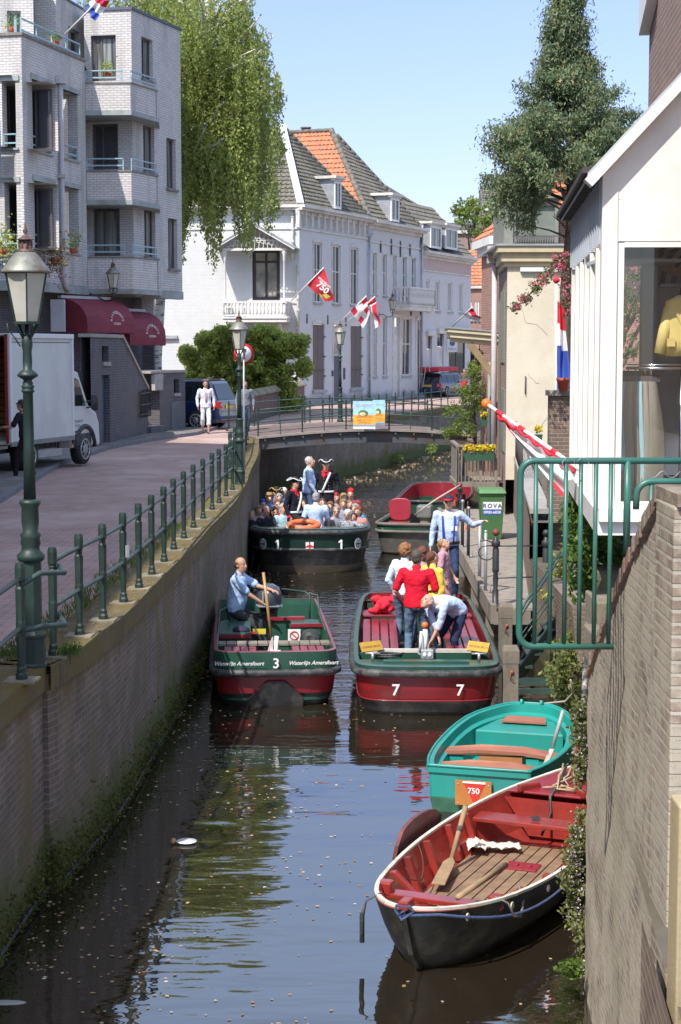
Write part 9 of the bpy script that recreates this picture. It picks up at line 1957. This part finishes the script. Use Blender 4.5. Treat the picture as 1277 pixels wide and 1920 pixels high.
mb.build('red_bands',FR,flag_t); mb=MB(); mb.tube([P0.lerp(P1,.12+.8*k/30)+Vector((0,-.02,-.045-.02*math.sin(k*1.3))) for k in range(31)],[.008+.020*abs(math.sin(k*.55)) for k in range(31)],7); mb.build('rolled_cloth',FR,flag_t)
# signs and bridge posters
ts=thing('traffic_sign','round red-rimmed no entry for lorries sign on a grey pole beside the second lamp','traffic sign',at(457,38,0)); p=PY(457,664,38); mb=MB(); mb.tube([(p.x,38,0),(p.x,38,p.z+.3)],.022,8); mb.build('pole',m_zinc,ts)
ax_=Vector((.42,-.9,0)).normalized(); mb=MB(); mb.tube([p,p+ax_*.012],.24,24); mb.build('rim',M('sign_red',(.55,.02,.03),.5),ts); mb=MB(); mb.tube([p+ax_*.012,p+ax_*.016],.175,24); mb.build('face',m_white_label,ts); mb=MB(); q_=p+ax_*.022; xv=Vector((.9,.42,0)); mb.bar(q_-Vector((0,0,.11)),q_+Vector((0,0,.05)),.05,.004,up=ax_); mb.bar(q_+Vector((0,0,.05)),q_+Vector((0,0,.12)),.10,.004,up=ax_); mb.build('symbol',m_dark,ts)
t=thing('street_name_sign','small blue street name plate above the shrub','sign',PY(470,619,76)); p=PY(470,619,76); mb=MB(); mb.box(tuple(p),(.42,.03,.2)); mb.build('plate',M('sign_blue_plate',(.03,.16,.50),.5),t); mb=MB(); text_mb(mb,'LANGEGRACHT',.055,p+Vector((0,-.02,-.02)),(1,0,0),(0,0,1)); mb.build('lettering',m_letter,t)
def poster(label,u0,v0,u1,v1,y):
    a=PY(u0,v1,y); b_=PY(u1,v0,y); w,h=b_.x-a.x,b_.z-a.z; t=thing('poster',label,'poster',a,0,'posters on the bridge railing'); mb=MB(); mb.box((a.x+w/2,y,a.z+h/2),(w,.02,h)); bd=mb.build('board',M('poster_sky',(.38,.68,.80),.6,.25,5),t)
    def rect(x0,x1,z0,z1,m,nm,o=.013):mb=MB(); mb.box((a.x+w*(x0+x1)/2,y-o,a.z+h*(z0+z1)/2),(w*(x1-x0),.004,h*(z1-z0))); return mb.build(nm,m,bd)
    rect(0,1,.14,.50,M('poster_orange',(.80,.42,.07),.6,.25,7),'orange_field'); rect(0,1,.0,.08,m_white_label,'white_strip'); rect(0,1,.08,.14,M('poster_blue',(.15,.35,.55),.6),'blue_strip')
    mb=MB(); c_=Vector((a.x+w*.45,y-.018,a.z+h*.56)); mb.ell(c_,(w*.22,.004,h*.12),14,8); mb.build('hill_picture',M('poster_green',(.12,.22,.06),.6,.5,20),bd); mb=MB(); mb.ell(c_+Vector((-.02,-.006,-.03)),(w*.15,.004,h*.07),14,8); mb.build('sand_picture',M('poster_sand',(.7,.6,.35),.6),bd)
    mb=MB(); text_mb(mb,'ZOMERFEST',w*.15,Vector((a.x+w*.5,y-.012,a.z+h*.80)),(1,0,0),(0,0,1)); mb.build('pink_lettering',M('poster_pink',(.75,.35,.60),.6),bd)
    mb=MB()
    for k,s_ in enumerate(('GRACHTEN','theater & muziek','12 t/m 20 mei')):text_mb(mb,s_,w*(.14 if k==0 else .095),Vector((a.x+w*.5,y-.017,a.z+h*(.40-.10*k))),(1,0,0),(0,0,1))
    mb.build('red_lettering',M('poster_red',(.6,.10,.04),.6),bd)
poster('larger festival poster tied to the bridge railing, the left one',662,752,704,804,52.9); poster('smaller festival poster tied to the bridge railing behind the left one',699,750,722,799,53.4)
# balcony plants and small things on the apartment block
def pot_plant(label,u,v,y,r,mat,n=130,hang=0):
    p=PY(u,v,y); t=thing('potted_plant',label,'plant',p,0,'balcony plants'); rs_=np.random.RandomState(int(u)); P=np.array(p)+rs_.normal(0,1,(n,3))*r*.5; P[:,2]-=hang*np.abs(rs_.normal(0,.3,n)); A,B=rnd_leaves(P,.05,rs=rs_); quads_np('leaves',P,A,B,mat,t)
    mb=MB(); q=p-Vector((0,0,r*.8)); mb.lathe([(.10,-.12),(.13,.05),(0,.05)],q,10); mb.build('pot',M('terracotta',(.50,.10,.05)),t)
m_dry=MLEAF('dry_leaves',[(.30,.14,.06),(.20,.16,.05),(.36,.20,.10)],.7,.2)
pot_plant('reddish trailing plant spilling over the lowest balcony of the near wing',102,468,53.6,.42,m_dry,500,1.2)
pot_plant('grassy plant on the lowest balcony beside the drain pipe',137,452,55,.34,m_shrub,180); pot_plant('large yellowing plant at the left edge, hanging over a blue panel',5,445,51.8,.5,m_shrub,500,1.0)
pot_plant('small plant on the upper corner balcony',202,128,57.5,.25,m_shrub,120); pot_plant('light plant on the roof terrace by the flag',104,70,55.5,.22,m_lite,120); pot_plant('light plant on the highest terrace at the left',24,42,54.5,.24,m_lite,120)
